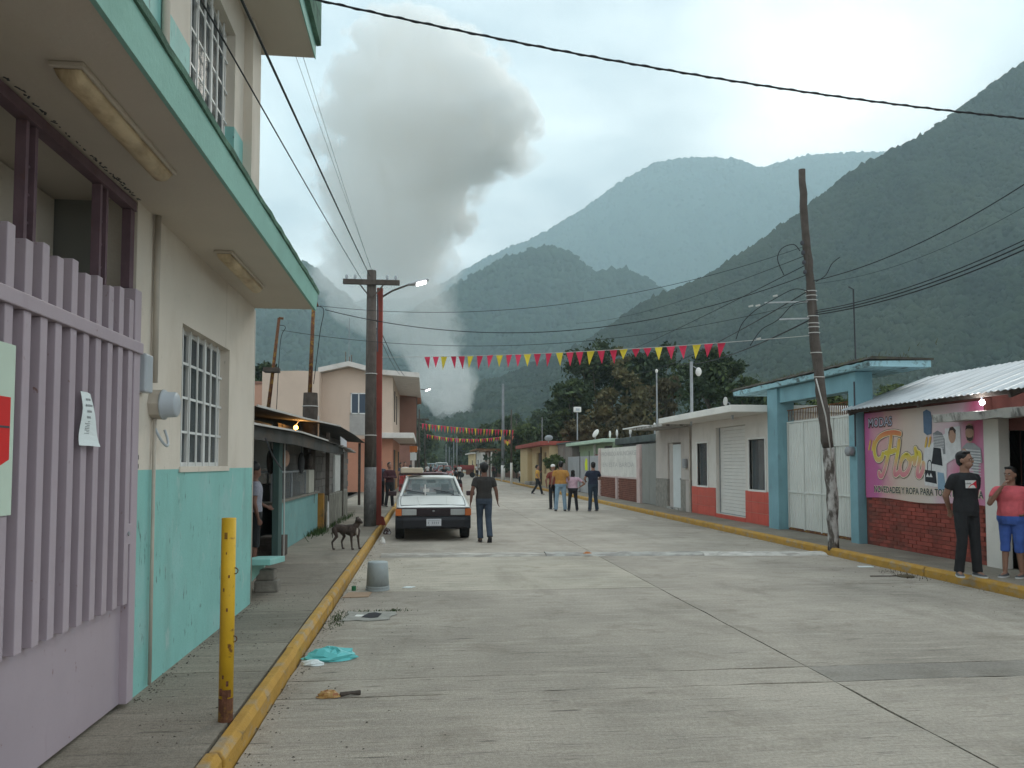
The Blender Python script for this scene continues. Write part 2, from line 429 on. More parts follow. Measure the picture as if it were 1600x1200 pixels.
def forest_mat(name, a, c, patch, sc):
    m, nt, b = node_mat(name)
    geo = nt.nodes.new('ShaderNodeNewGeometry'); vec = geo.outputs['Position']
    out = ramp(nt, nz(nt, vec, sc, 6, 0.72), 0.35, 0.68, (*a, 1), (*c, 1))
    f = ramp(nt, nz(nt, vec, sc * 0.12, 5, 0.65, 0.5), 0.47, 0.62, (0, 0, 0, 1), (0.95, 0.95, 0.95, 1))
    out = mixc(nt, f, out, patch)
    nt.links.new(out, b.inputs['Base Color']); b.inputs['Roughness'].default_value = 0.95; b.inputs['Specular IOR Level'].default_value = 0.05
    return m
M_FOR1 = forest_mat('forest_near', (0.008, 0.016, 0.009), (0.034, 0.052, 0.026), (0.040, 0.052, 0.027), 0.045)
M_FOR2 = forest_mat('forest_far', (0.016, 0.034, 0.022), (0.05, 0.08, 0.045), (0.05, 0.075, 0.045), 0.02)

def hill(name, label, skyline, Yr, Yf, xa, xb, nx, ny, mt, spur, seed, tree, ntree, depth_shift=0.0):
    """A ridge whose crest follows the given skyline (picture points put at distance Yr), sloping to the valley floor at Yf."""
    VM = 1.12; S = [pt(px, py, Y=Yr) for px, py in skyline]
    sx = np.array([p.x for p in S]); sz = np.array([p.z for p in S])
    X = np.linspace(xa, xb, nx); V = np.linspace(0, VM, ny)
    XX, VV = np.meshgrid(X, V)
    hr = np.interp(XX, sx, sz)
    t = np.clip(VV, 0, 1)
    prof = 0.62 * t + 0.38 * t ** 2
    back = np.clip((VV - 1) / 0.45, 0, 1)
    L = Yr - Yf
    YY = Yf + L * VV + depth_shift * XX
    sp = fbm(XX / spur, YY / (spur * 3.2), seed, 5) - 0.48
    ridged = np.abs(fbm(XX / (spur * .6), YY / (spur * 2.5), seed + 5, 4) - 0.5)
    Z = hr * prof * (1 + 0.85 * sp * np.sin(np.pi * t) - 0.95 * ridged * np.sin(np.pi * t))
    Z = Z - back * hr * 0.5
    Z = Z + (fbm(XX / 40, YY / 40, seed + 9, 3) - .45) * tree * 1.6 * np.minimum(1, t * 4)
    Z[0] = -3
    # project the crest so it stays on the skyline: scale world X with distance
    XW = XX * (YY - depth_shift * XX) / Yr if True else XX
    v = np.stack([XX, YY, Z], -1).reshape(-1, 3)
    i = np.arange(nx * ny).reshape(ny, nx)
    f = np.stack([i[:-1, :-1], i[:-1, 1:], i[1:, 1:], i[1:, :-1]], -1).reshape(-1, 4)
    o = link(name, fast_mesh(name, v, f, mt, True)); tag(o, label, kind='structure')
    if ntree:
        rg = np.random.default_rng(seed)
        pick_x = rg.uniform(0, nx - 1.001, ntree * 2); pick_v = rg.uniform(0.02, 1.03, ntree * 2) * (ny - 1) / VM
        crest = rg.random(ntree * 2) < 0.16; pick_v[crest] = (ny - 1) / VM * rg.uniform(0.98, 1.005, crest.sum())
        ii = pick_x.astype(int); jj = pick_v.astype(int); fx = pick_x - ii; fy = pick_v - jj
        jj = np.minimum(jj, ny - 2)
        def bil(A): return (A[jj, ii] * (1 - fx) + A[jj, ii + 1] * fx) * (1 - fy) + (A[jj + 1, ii] * (1 - fx) + A[jj + 1, ii + 1] * fx) * fy
        cx, cyy, cz = bil(XX), bil(YY), bil(Z)
        # keep what can show in the street's view plus a margin
        ang = cx / np.maximum(cyy, 1)
        ok = (ang > -0.62) & (ang < 1.0)
        cx, cyy, cz = cx[ok][:ntree], cyy[ok][:ntree], cz[ok][:ntree]; n = len(cx)
        ico = bmesh.new(); bmesh.ops.create_icosphere(ico, subdivisions=1, radius=1)
        iv = np.array([q.co[:] for q in ico.verts]); fi = np.array([[q.index for q in p.verts] for p in ico.faces]); ico.free()
        s = tree * rg.uniform(0.5, 1.15, n) ** 1.2 * np.where(rg.random(n) < .08, 1.5, 1.0)
        vv = iv[None] * (s[:, None] * np.array([1, 1, 1]))[:, None, :] if False else iv[None] * np.stack([s, s, s * rg.uniform(.8, 1.5, n)], -1)[:, None, :]
        vv = vv * (1 + rg.uniform(-.3, .3, (n, len(iv), 1)))
        vv = vv + np.stack([cx, cyy, cz + s * 0.25], -1)[:, None, :]
        ff = fi[None] + (np.arange(n) * len(iv))[:, None, None]
        o2 = link('forest', fast_mesh('forest', vv.reshape(-1, 3), ff.reshape(-1, 3), mt, True))
        tag(o2, 'forest covering ' + label, kind='stuff')
    return o

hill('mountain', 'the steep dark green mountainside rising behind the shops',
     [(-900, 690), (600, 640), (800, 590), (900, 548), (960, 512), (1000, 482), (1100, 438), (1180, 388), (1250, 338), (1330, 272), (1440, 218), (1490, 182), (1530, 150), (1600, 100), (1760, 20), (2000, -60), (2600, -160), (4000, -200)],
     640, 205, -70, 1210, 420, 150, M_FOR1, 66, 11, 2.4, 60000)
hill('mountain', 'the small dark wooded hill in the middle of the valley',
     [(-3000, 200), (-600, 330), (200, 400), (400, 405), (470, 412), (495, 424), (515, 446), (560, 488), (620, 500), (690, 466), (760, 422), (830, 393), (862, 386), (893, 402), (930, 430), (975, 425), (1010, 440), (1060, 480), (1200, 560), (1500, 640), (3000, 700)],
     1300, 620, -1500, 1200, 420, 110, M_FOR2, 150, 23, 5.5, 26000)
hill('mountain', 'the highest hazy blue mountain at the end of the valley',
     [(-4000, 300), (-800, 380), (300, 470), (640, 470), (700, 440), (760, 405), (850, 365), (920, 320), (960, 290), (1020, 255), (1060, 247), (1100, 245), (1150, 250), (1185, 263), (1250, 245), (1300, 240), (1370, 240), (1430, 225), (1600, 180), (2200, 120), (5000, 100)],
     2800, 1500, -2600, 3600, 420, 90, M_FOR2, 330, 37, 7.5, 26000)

# ================================================================== smoke
SY = 480.0
SM = [(668, 697, 745), (645, 672, 742), (610, 652, 750), (580, 640, 744), (555, 618, 738), (520, 560, 738), (480, 500, 724), (440, 488, 718), (400, 490, 724), (350, 484, 752), (300, 482, 752),
      (260, 486, 790), (225, 488, 846), (190, 496, 846), (150, 506, 826), (105, 528, 802), (60, 532, 768), (30, 552, 724), (12, 590, 690)]
smk = []
for (py, pa, pb) in SM:
    a = pt(pa, py, Y=SY); c = pt(pb, py, Y=SY); smk.append((a.z, (a.x + c.x) / 2, (c.x - a.x) / 2))
Z0, Z1 = smk[0][0], smk[-1][0]
m = MB(); rr = []
zs = np.linspace(Z0, Z1, 46)
for z in zs:
    cx = np.interp(z, [s[0] for s in smk], [s[1] for s in smk]); r = np.interp(z, [s[0] for s in smk], [s[2] for s in smk])
    ring = []
    for i in range(36):
        t = 2 * math.pi * i / 36
        n = 1.10 + 0.22 * (fbm(np.array([t * 1.1 + 3]), np.array([z / 22]), 51, 3)[0] - .45)
        ring.append((cx + math.cos(t) * r * n, SY + math.sin(t) * r * n * 0.8, z))
    rr.append(ring)
m.loft(rr, 0, True)
ms = bpy.data.materials.new('smoke'); ms.use_nodes = True; nt = ms.node_tree; nt.nodes.clear()
out = nt.nodes.new('ShaderNodeOutputMaterial'); pv = nt.nodes.new('ShaderNodeVolumePrincipled'); nt.links.new(pv.outputs[0], out.inputs['Volume'])
geo = nt.nodes.new('ShaderNodeNewGeometry'); sp = nt.nodes.new('ShaderNodeSeparateXYZ'); nt.links.new(geo.outputs['Position'], sp.inputs[0])
def mth(op, a, c=None, clamp=False):
    n = nt.nodes.new('ShaderNodeMath'); n.operation = op; n.use_clamp = clamp
    for k, s in enumerate((a, c)):
        if s is None: continue
        if hasattr(s, 'links'): nt.links.new(s, n.inputs[k])
        else: n.inputs[k].default_value = s
    return n.outputs[0]
hz_ = nt.nodes.new('ShaderNodeMapRange'); nt.links.new(sp.outputs[2], hz_.inputs[0]); hz_.inputs[1].default_value = Z0; hz_.inputs[2].default_value = Z1
def curve(vals, lo, hi):
    c = nt.nodes.new('ShaderNodeFloatCurve'); nt.links.new(hz_.outputs[0], c.inputs['Value'])
    cu = c.mapping.curves[0]
    ps = [((s[0] - Z0) / (Z1 - Z0), (v - lo) / (hi - lo)) for s, v in zip(smk, vals)]
    cu.points[0].location = ps[0]; cu.points[1].location = ps[-1]
    for p in ps[1:-1]: cu.points.new(*p)
    for p in cu.points: p.handle_type = 'AUTO'
    c.mapping.update()
    return mth('ADD', mth('MULTIPLY', c.outputs[0], hi - lo), lo)
ccx = curve([s[1] for s in smk], -100, 100); crd = curve([s[2] for s in smk], 0, 100)
ddx = mth('DIVIDE', mth('SUBTRACT', sp.outputs[0], ccx), crd)
ddy = mth('DIVIDE', mth('SUBTRACT', sp.outputs[1], SY), mth('MULTIPLY', crd, 0.8))
rad = mth('SQRT', mth('ADD', mth('MULTIPLY', ddx, ddx), mth('MULTIPLY', ddy, ddy)))
n1 = nz(nt, geo.outputs['Position'], 0.024, 7, 0.62, 0.6)
n2 = nz(nt, geo.outputs['Position'], 0.07, 4, 0.6, 0.3)
n1c = mth('ADD', mth('MULTIPLY', mth('SUBTRACT', n1, 0.49), 2.9), mth('MULTIPLY', mth('SUBTRACT', n2, 0.5), 1.9))
den = mth('ADD', mth('MULTIPLY', mth('SUBTRACT', 0.90, rad), 1.35), n1c)
den = mth('MULTIPLY', den, 6.0, True)
edge = mth('MULTIPLY', mth('SUBTRACT', 1.10, rad), 7.0, True)
den = mth('MULTIPLY', den, edge)
topf = mth('MULTIPLY', mth('SUBTRACT', 1.0, hz_.outputs[0]), 14.0, True)
den = mth('MULTIPLY', den, topf)
thin = curve([0.6, 0.7, 0.65, 0.5, 0.26, 0.13, 0.14, 0.26, 0.45, 0.6, 0.7, 0.8, 0.9, 0.95, 1, 1, 1, 0.9, 0.8], 0, 1)
nt.links.new(mth('MULTIPLY', mth('MULTIPLY', den, thin), 0.15), pv.inputs['Density'])
pv.inputs['Color'].default_value = (0.993, 0.986, 0.977, 1); pv.inputs['Anisotropy'].default_value = 0.55
sm = m.build('smoke_plume', ms, None, True)
tag(sm, 'tall grey column of smoke rising over the end of the street', 'smoke')
ms.cycles.volume_step_rate = 0.2 if hasattr(ms.cycles, 'volume_step_rate') else None

# ================================================================== haze
M_HAZE = bpy.data.materials.new('haze_air'); M_HAZE.use_nodes = True; nt = M_HAZE.node_tree; nt.nodes.clear()
out = nt.nodes.new('ShaderNodeOutputMaterial'); pv = nt.nodes.new('ShaderNodeVolumePrincipled'); nt.links.new(pv.outputs[0], out.inputs['Volume'])
pv.inputs['Density'].default_value = 0.00037; pv.inputs['Color'].default_value = (0.75, 0.935, 1.0, 1); pv.inputs['Anisotropy'].default_value = 0.1
h = MB(); h.box(-2700, 3700, -60, 3010, -6, 1260); tag(h.build('haze', M_HAZE), 'pale blue haze filling the valley', kind='stuff')
# ================================================================== mint and cream two-storey building on the left
SK = [((0.16, 0.33, 0.28), (3, 3, 1.2), 0.56, 0.75, 0.35), ((0.06, 0.08, 0.07), (20, 20, 7), 0.625, 0.69, 0.75), ((0.17, 0.30, 0.27), (2.5, 2.5, .5), 0.56, 0.72, 0.5), ((0.40, 0.52, 0.50), (5, 5, 3), 0.62, 0.70, 0.55)]
M_MINT = mat('mint_paint', (0.235, 0.495, 0.455), 0.6, 0.09, 1.3, 0.12, 30, stains=[((0.34, 0.50, 0.49), (1.7, 1.7, 1.7), 0.55, 0.72, 0.5)] + SK)
M_CREAM = mat('cream_paint', (0.63, 0.565, 0.485), 0.75, 0.06, 0.9, 0.12, 30, stains=[((0.46, 0.39, 0.31), (1.5, 1.5, .8), 0.50, 0.76, 0.6), ((0.40, 0.34, 0.27), (7, 7, .45), 0.60, 0.75, 0.5), ((0.25, 0.22, 0.18), (22, 22, 10), 0.66, 0.72, 0.5)])
M_SOFFIT = mat('soffit_paint', (0.54, 0.475, 0.40), 0.8, 0.07, 0.8, 0.1, 30, stains=[((0.45, 0.37, 0.27), (1.2, .8, 1), 0.55, 0.75, 0.4)])
M_FASCIA = mat('fascia_mint', (0.24, 0.455, 0.39), 0.7, 0.08, 2, 0.15, 30, stains=[((0.12, 0.27, 0.2), (5, .8, 2), 0.55, 0.75, 0.5)])
M_MOSS = mat('mossy_edge', (0.10, 0.19, 0.14), 0.9, 0.35, 5, 0.5, 40, stains=[((0.03, 0.04, 0.03), (6, 2, 6), 0.5, 0.7, 0.7)])
M_LILAC = mat('lilac_enamel', (0.405, 0.335, 0.375), 0.45, 0.05, 2, 0.06, 20, stains=[((0.28, 0.2, 0.23), (10, 10, 2), 0.62, 0.8, 0.4), (RUST, (22, 22, 14), 0.665, 0.71, 0.7)], rand=0.03)
M_MAUVE = mat('dark_mauve_metal', (0.15, 0.095, 0.115), 0.55, 0.2, 6, stains=[(RUST, (14, 14, 8), 0.6, 0.75, 0.5)])
M_FRAMEW = mat('white_metal', (0.68, 0.68, 0.66), 0.5, 0.05, 5)
M_GREYM = mat('grey_metal', (0.30, 0.31, 0.32), 0.5, 0.12, 8, metal=0.2)
M_PLASTIC = mat('meter_plastic', (0.42, 0.45, 0.48), 0.35, 0.06, 5)
M_ROOMDARK = mat('room_paint', (0.22, 0.22, 0.20), 0.9, 0.1, 1)
M_CURTAIN = mat('curtain_cloth', (0.42, 0.44, 0.42), 0.9, 0.15, 3)
M_PIPE = mat('pipe_paint', (0.44, 0.39, 0.33), 0.6, 0.12, 4)
M_LAMP = mat('lamp_cover', (0.60, 0.47, 0.30), 0.5, 0.2, 4, stains=[((0.26, 0.17, 0.09), (10, 3, 3), 0.45, 0.7, 0.8)])
M_PAPER = mat('paper', (0.70, 0.75, 0.75), 0.8, 0.03, 5)
M_INK = mat('ink', (0.07, 0.07, 0.08), 0.8, 0)
M_INKG = mat('faded_ink', (0.30, 0.32, 0.33), 0.8, 0)

def glass_mat(name, tint=(0.10, 0.12, 0.13), alpha=0.55):
    m, nt, b = node_mat(name)
    b.inputs['Base Color'].default_value = (*tint, 1); b.inputs['Roughness'].default_value = 0.2
    b.inputs['Alpha'].default_value = alpha; b.inputs['Specular IOR Level'].default_value = 0.22
    return m
M_GLASS = glass_mat('window_glass')

WX = -1.92
BY0, BY1 = -3.0, 9.08
bld = thing('town_building', 'two storey mint and cream building with lilac gate and deep eaves', 'building', (-4.5, 5, 0.13))
w = MB()
def wall_x(m, x0, x1, y0, y1, z0, z1, holes=(), split=None, mi=(0, 0)):
    """Wall along the street with rectangular holes (ya, yb, za, zb), optional colour change at height split."""
    zs = sorted(set([z0, z1] + [z for h in holes for z in h[2:4] if z0 < z < z1] + ([split] if split else [])))
    ys = sorted(set([y0, y1] + [h[0] for h in holes] + [h[1] for h in holes]))
    for a, c in zip(zs[:-1], zs[1:]):
        for p, q in zip(ys[:-1], ys[1:]):
            ym, zm = (p + q) / 2, (a + c) / 2
            if any(h[0] < ym < h[1] and h[2] < zm < h[3] for h in holes): continue
            m.box(x0, x1, p, q, a, c, mi[0] if split and zm < split else mi[1])
    return m
WIN1 = (6.46, 7.98, 1.66, 2.80)
wall_x(w, WX - 0.2, WX, 5.44, BY1, 0.10, 3.44, [WIN1], 1.64, (0, 1))
# end wall and far walls, room behind the gate
w.box(-7.5, WX - 0.2, BY1 - 0.2, BY1, 0.1, 3.44, 1)
w.build('wall', [M_MINT, M_CREAM], bld)
w = MB(); w.box(-6.2, -6.0, -3, 5.5, 0.1, 3.44); w.box(-6, -2.15, 5.46, 5.6, 0.1, 3.44)
w.build('inner_wall', M_ROOMDARK, bld)
w = MB(); w.box(-2.75, -2.45, -3, 5.44, 2.92, 3.43); w.build('inner_beam', M_CREAM, bld)
# ground floor slab with eaves, mint fascia and mossy lip
m = MB(); m.box(-7.5, -1.27, BY0, BY1 + 0.02, 3.44, 3.60); m.build('eaves_slab', M_SOFFIT, bld)
m = MB(); m.prism([(-1.27, 3.43), (-1.245, 3.43), (-1.225, 3.62), (-1.27, 3.62)], 'y', BY0, BY1 + 0.03); m.build('fascia', M_FASCIA, bld)
m = MB(); rr = []
for i in range(60):
    yy = BY0 + (BY1 + 0.06 - BY0) * i / 59; j = rng.uniform(-.008, .008)
    rr.append([(-1.60, yy, 3.622), (-1.212 + j * .6, yy, 3.622 + j * .3), (-1.206 + j * .6, yy, 3.655 + j * .3), (-1.60, yy, 3.665)])
m.loft(rr, 0, True); m.build('eaves_lip', M_MOSS, bld)
# upper storey
UW = (6.50, 8.0, 4.15, 6.0)
w = MB(); wall_x(w, WX - 0.2, WX, BY0, BY1 + 0.05, 3.60, 6.40, [UW], 5.06, (0, 1)); w.box(-7.5, WX - 0.2, BY1 - 0.15, BY1 + 0.05, 3.6, 6.4, 1)
w.build('upper_wall', [M_MINT, M_CREAM], bld)
m = MB(); m.box(WX, WX + 0.09, 8.38, 8.78, 3.68, 6.40); m.build('pier', M_CREAM, bld)
m = MB(); m.box(-7.6, -1.30, BY0, BY1 + 0.06, 6.40, 6.56); m.build('roof_slab', M_SOFFIT, bld)
m = MB(); m.prism([(-1.30, 6.39), (-1.29, 6.39), (-1.29, 7.2), (-1.34, 7.2)], 'y', BY0, BY1 + 0.07); m.build('roof_fascia', M_FASCIA, bld)
m = MB(); m.prism([(-1.288, 6.56), (-1.235, 6.57), (-1.235, 7.21), (-1.288, 7.21)], 'y', BY0, BY1 + 0.10); m.build('roof_edge', M_MOSS, bld)

def grille_window(hole, cols, rows_, name='window', parent=bld, x=WX, dark=M_ROOMDARK, reveal=0.09):
    y0, y1, z0, z1 = hole
    fr = MB(); t = 0.035; xf = x - reveal
    fr.box(xf - .04, xf, y0, y1, z0, z0 + t); fr.box(xf - .04, xf, y0, y1, z1 - t, z1)
    fr.box(xf - .04, xf, y0, y0 + t, z0 + t, z1 - t); fr.box(xf - .04, xf, y1 - t, y1, z0 + t, z1 - t)
    for k in (1, 2):
        yy = y0 + (y1 - y0) * k / 3; fr.box(xf - .04, xf, yy - .022, yy + .022, z0 + t, z1 - t)
    wobj = fr.build(name, M_FRAMEW, parent)
    p = MB(); p.box(xf - .028, xf - .022, y0 + t, y1 - t, z0 + t, z1 - t); p.build('pane', M_GLASS, wobj)
    c = MB(); n = 46; top = []; bot = []
    for i in range(n + 1):
        yy = y0 + (y1 - y0) * i / n; xx = xf - .14 + .03 * math.sin(i * 1.35) + .012 * math.sin(i * .5)
        bot.append((xx, yy, z0)); top.append((xx, yy, z1))
    c.loft([bot, top], 0, False, False); c.build('curtain', M_CURTAIN, wobj)
    bars = []
    for k in range(1, cols):
        yy = y0 + (y1 - y0) * k / cols
        g_ = MB(); g_.box(xf + .022, xf + .034, yy - .009, yy + .009, z0, z1); g_.build('grille_bar', M_FRAMEW, wobj)
    for k in range(1, rows_):
        zz = z0 + (z1 - z0) * k / rows_
        g_ = MB(); g_.box(xf + .012, xf + .0215, y0 + .01, y1 - .01, zz - .010, zz + .010); g_.build('grille_bar', M_FRAMEW, wobj)
    return wobj
grille_window(WIN1, 7, 4)
grille_window(UW, 7, 6)
m = MB(); m.box(WX - 0.09, WX + 0.012, WIN1[0] - .02, WIN1[1] + .02, WIN1[2] - .045, WIN1[2] - .001); m.build('sill', M_CREAM, bld)
# drain pipe at the corner
m = MB(); m.tube([(-1.97, 8.98 + .14, 0.14), (-1.97, 8.98 + .14, 3.42)], 0.055, 12); m.build('drain_pipe', M_PIPE, bld, True)
m = MB(); m.tube([(WX + .03, 5.75, 3.44), (WX + .03, 5.75, 2.25)], 0.021, 8); m.tube([(WX + .026, 5.78, 2.0), (WX + .026, 5.79, 0.15)], 0.013, 8); m.build('conduit', M_PIPE, bld, True)
m = MB(); m.tube([(WX + .03, 5.82, 4.1), (WX + .03, 5.82, 6.39)], 0.03, 8); m.build('upper_pipe', M_CREAM, bld, True)
m = MB(); m.tube([(WX + .03, 8.9, 3.68), (WX + .03, 8.9, 6.39)], 0.03, 8); m.build('upper_pipe', M_CREAM, bld, True)
# electric meter
mt_ = MB(); mt_.tube([(WX, 5.80, 2.10), (WX + .07, 5.80, 2.10)], 0.105, 8); mo = mt_.build('electric_meter', M_PIPE, bld)
m = MB(); m.tube([(WX + .072, 5.80, 2.10), (WX + .088, 5.80, 2.10), (WX + .091, 5.80, 2.10), (WX + .165, 5.80, 2.10), (WX + .175, 5.80, 2.10)], [.107, .107, .092, .088, .075], 22); m.build('meter_dome', M_PLASTIC, mo, True)
m = MB(); m.tube([(WX + .03 + .05 * math.sin(k * .26), 5.88 + .10 * math.cos(math.pi + k * .26), 1.93 - .12 * math.sin(k * .26)) for k in range(13)], .010, 8); m.build('meter_cable', M_PLASTIC, mo, True)
m = MB(); m.box(WX, WX + .07, 5.455, 5.60, 2.16, 2.42); m.build('meter_box', M_PLASTIC, bld, bevel=.012)
m = MB(); m.box(WX, WX + .012, 5.46, 5.52, 1.62, 1.76); so = m.build('doorbell_plate', M_GREYM, bld, bevel=.004)
m = MB(); m.box(WX + .012, WX + .02, 5.475, 5.505, 1.71, 1.74); m.box(WX + .012, WX + .02, 5.475, 5.505, 1.65, 1.68); m.build('doorbell_button', M_INK, so)
# crumbling paint line along the soffit
m = MB(); r_ = random.Random(8)
for i in range(90):
    yy = 3.0 + r_.random() * 2.4
    m.obox((WX + .008 + abs(r_.gauss(0, .010)), yy, 3.4395), (r_.uniform(.004, .012), r_.uniform(.008, .035), .004), Matrix.Rotation(r_.uniform(-.6, .6), 3, 'Z'))
tag(m.build('flaked_paint', M_INK, bld), kind='stuff')

# fluorescent fittings under the eaves
def fitting(xc, y0, y1, label):
    t = thing('ceiling_light', label, 'light fitting', (xc, (y0 + y1) / 2, 3.44), group='tube lamps under the eaves')
    m = MB(); m.box(xc - .075, xc + .075, y0, y1, 3.415, 3.44); m.build('base_plate', M_SOFFIT, t, bevel=.006)
    m = MB(); m.loft([[(xc + .06 * math.cos(a), yy, 3.413 + s * .055 * -math.sin(a)) for a in [math.pi * k / 8 for k in range(9)]] for yy, s in ((y0 + .02, .2), (y0 + .05, 1), (y1 - .05, 1), (y1 - .02, .2))], 0, True, True)
    m.build('lamp_cover', M_LAMP, t, True)
fitting(-1.57, 3.55, 4.86, 'stained tube light under the eaves above the lilac gate')
fitting(-1.66, 6.62, 7.95, 'stained tube light under the eaves above the white grille window')

# lilac gate
GX = WX + 0.02
gate = thing('metal_gate', 'lilac painted metal gate of pleated upright bars with a sheet base', 'gate', (GX, 4.0, 0.13))
m = MB(); m.box(GX - .05, GX - .02, 0.6, 5.40, 0.16, 0.80); m.build('base_panel', M_LILAC, gate, bevel=.004)
m = MB(); m.box(GX - .060, GX - .052, 0.6, 5.38, .84, 2.55); m.build('backing_mesh', mat('gate_mesh', (0.10, 0.08, 0.095), 0.7, 0.3, 60), gate)
yy = 5.215; k = 0
while yy > 0.6:
    zb, zt = 0.80, 2.75 + (0.015 if k % 2 else -0.015) + rng.uniform(-.008, .008); j = rng.uniform(-.003, .003)
    b = MB(); b.box(GX - .030, GX + .035 + j, yy - .036, yy + .034, zb, 2.40); b.build('gate_bar', M_LILAC, gate, bevel=.004)
    b = MB(); b.box(GX - .030, GX + .035 + j, yy - .036, yy + .034, 2.475, zt); b.build('gate_bar', M_LILAC, gate, bevel=.004)
    yy -= 0.163; k += 1
m = MB(); m.box(GX - .03, GX + .052, 0.6, 5.40, 2.40, 2.475); m.build('top_rail', M_LILAC, gate, bevel=.006)
m = MB(); m.box(GX - .05, GX + .03, 5.30, 5.41, 0.16, 2.82); m.build('gate_stile', M_LILAC, gate, bevel=.006)
m = MB(); m.box(GX - .04, GX + .036, 5.19, 5.30, 1.17, 1.30); lk = m.build('lock_plate', M_LILAC, gate, bevel=.004)
m = MB(); m.tube([(GX + .036, 5.24, 1.24), (GX + .045, 5.24, 1.24)], .014, 10); m.build('keyhole', M_GREYM, lk)
def ladder_post(y0, w_):
    m = MB(); m.box(WX - .06, WX - .01, y0, y0 + .03, 2.7, 3.35); m.box(WX - .06, WX - .01, y0 + w_, y0 + w_ + .03, 2.7, 3.35)
    for z in (2.86, 3.0, 3.14): m.box(WX - .04, WX - .03, y0 + .03, y0 + w_, z, z + .012)
    m.build('upright', M_MAUVE, gate)
ladder_post(3.15, .09); ladder_post(3.98, .09); ladder_post(4.86, .09)
m = MB(); m.box(WX - .06, WX - .005, 5.33, 5.40, 2.83, 3.35); m.build('upright', M_MAUVE, gate)
m = MB(); m.box(WX - .07, WX, 0.6, 5.42, 3.36, 3.42); m.build('head_beam', M_MAUVE, gate)

# notices on the gate
nb = thing('paper_notice', 'white paper notice with lines of print hanging on the lilac gate', 'notice', (GX + .03, 4.55, 1.9))
m = MB(); n = 10; L = []
for i in range(n + 1):
    t = i / n; z = 2.075 - .295 * t; wdt = .065 + .045 * max(0, t - .3) * 1.4; c = .02 + .012 * math.sin(t * 5) + .03 * t * t
    L.append([(GX + c + .020, 4.555 - wdt, z), (GX + c + .028, 4.555, z), (GX + c + .020 + .02 * t, 4.555 + wdt * .9 + .02 * t, z - .004)])
m.loft(L, 0, False, False); sh = m.build('sheet', M_PAPER, nb)
so_ = sh.modifiers.new('thick', 'SOLIDIFY'); so_.thickness = .0012
m = MB()
for i, (t, hw, hh) in enumerate([(.14, .026, .012), (.25, .038, .012), (.36, .024, .012), (.47, .024, .012), (.55, .012, .004), (.59, .04, .004), (.62, .02, .004), (.65, .036, .004), (.68, .036, .004), (.71, .04, .004), (.74, .018, .004), (.77, .04, .004)]):
    z = 2.075 - .295 * t; c = .02 + .012 * math.sin(t * 5) + .03 * t * t
    r2 = random.Random(i); yy = -hw
    while yy < hw:
        q = r2.uniform(.005, .011) * (1.3 if hh > .01 else 1)
        sl = .008 * (abs(yy) / .09)
        m.box(GX + c + .0288 - sl * .9, GX + c + .0295 - sl * .9, 4.555 + yy, 4.555 + yy + q * .75, z - hh / 2, z + hh / 2); yy += q
tag(m.build('print', M_INKG, nb), kind='stuff')
nb = thing('poster', 'white and red poster fixed to the lilac gate at its near end', 'poster', (GX + .03, 3.6, 1.9))
m = MB(); m.box(GX + .037, GX + .041, 3.35, 3.80, 1.45, 2.22); m.build('sheet', mat('poster_pale', (0.52, 0.62, 0.52), 0.7, .05), nb)
m = MB(); m.prism([(3.351, 1.55), (3.765, 1.70), (3.765, 1.98), (3.351, 1.98)], 'x', GX + .0415, GX + .043); m.build('red_band', mat('poster_red', (0.6, 0.02, 0.02), 0.6, .05), nb)
m = MB(); m.box(GX + .0432, GX + .0438, 3.6, 3.76, 1.84, 1.85); m.build('print', M_INK, nb)

# yellow post
M_YPOST = mat('post_yellow', (0.60, 0.36, 0.02), 0.55, 0.1, 6, 0.1, 40, stains=[(RUST, (9, 9, 9), 0.62, 0.68, 0.95), ((0.04, 0.025, 0.02), (16, 16, 10), 0.64, 0.70, 0.9)])
M_RUSTY = mat('rusty_iron', (0.13, 0.055, 0.03), 0.9, 0.4, 15, 0.3, 60, stains=[((0.4, 0.24, 0.03), (12, 12, 12), 0.5, 0.6, 0.5)])
yp = thing('bollard', 'rusty yellow steel pipe post beside the kerb', 'post', (-1.19, 5.0, .13))
m = MB(); m.tube([(-1.19, 5.0, 0.27), (-1.19, 5.0, 1.35)], .043, 16); m.build('pipe', M_YPOST, yp, True).data.shade_flat()
yp.children[0].data.shade_smooth()
m = MB(); m.tube([(-1.19, 5.0, 0.125), (-1.19, 5.0, 0.268)], .0432, 16); m.build('rusted_foot', M_RUSTY, yp)
for z in (1.03, .62):
    m = MB(); m.tube([(-1.147 + .018 * math.sin(t), 4.99, z + .018 * math.cos(t)) for t in [k * 2 * math.pi / 12 for k in range(13)]], .0035, 6); m.build('wire_ring', M_RUSTY, yp)
for (a, z, s) in ((-1.5, .29, .03), (-.9, .30, .02), (-2.1, .31, .02), (-1.2, .36, .014), (-1.8, .40, .01), (-1.7, 1.245, .018), (-1.2, 1.0, .008), (-1.9, .92, .009), (-1.4, .80, .01), (-1.6, 1.14, .006)):
    m = MB(); m.obox((-1.19 + .0425 * math.cos(a), 5.0 + .0425 * math.sin(a), z), (.004, s, s * 2.2), Matrix.Rotation(a, 3, 'Z')); m.build('rust_patch', M_RUSTY, yp)

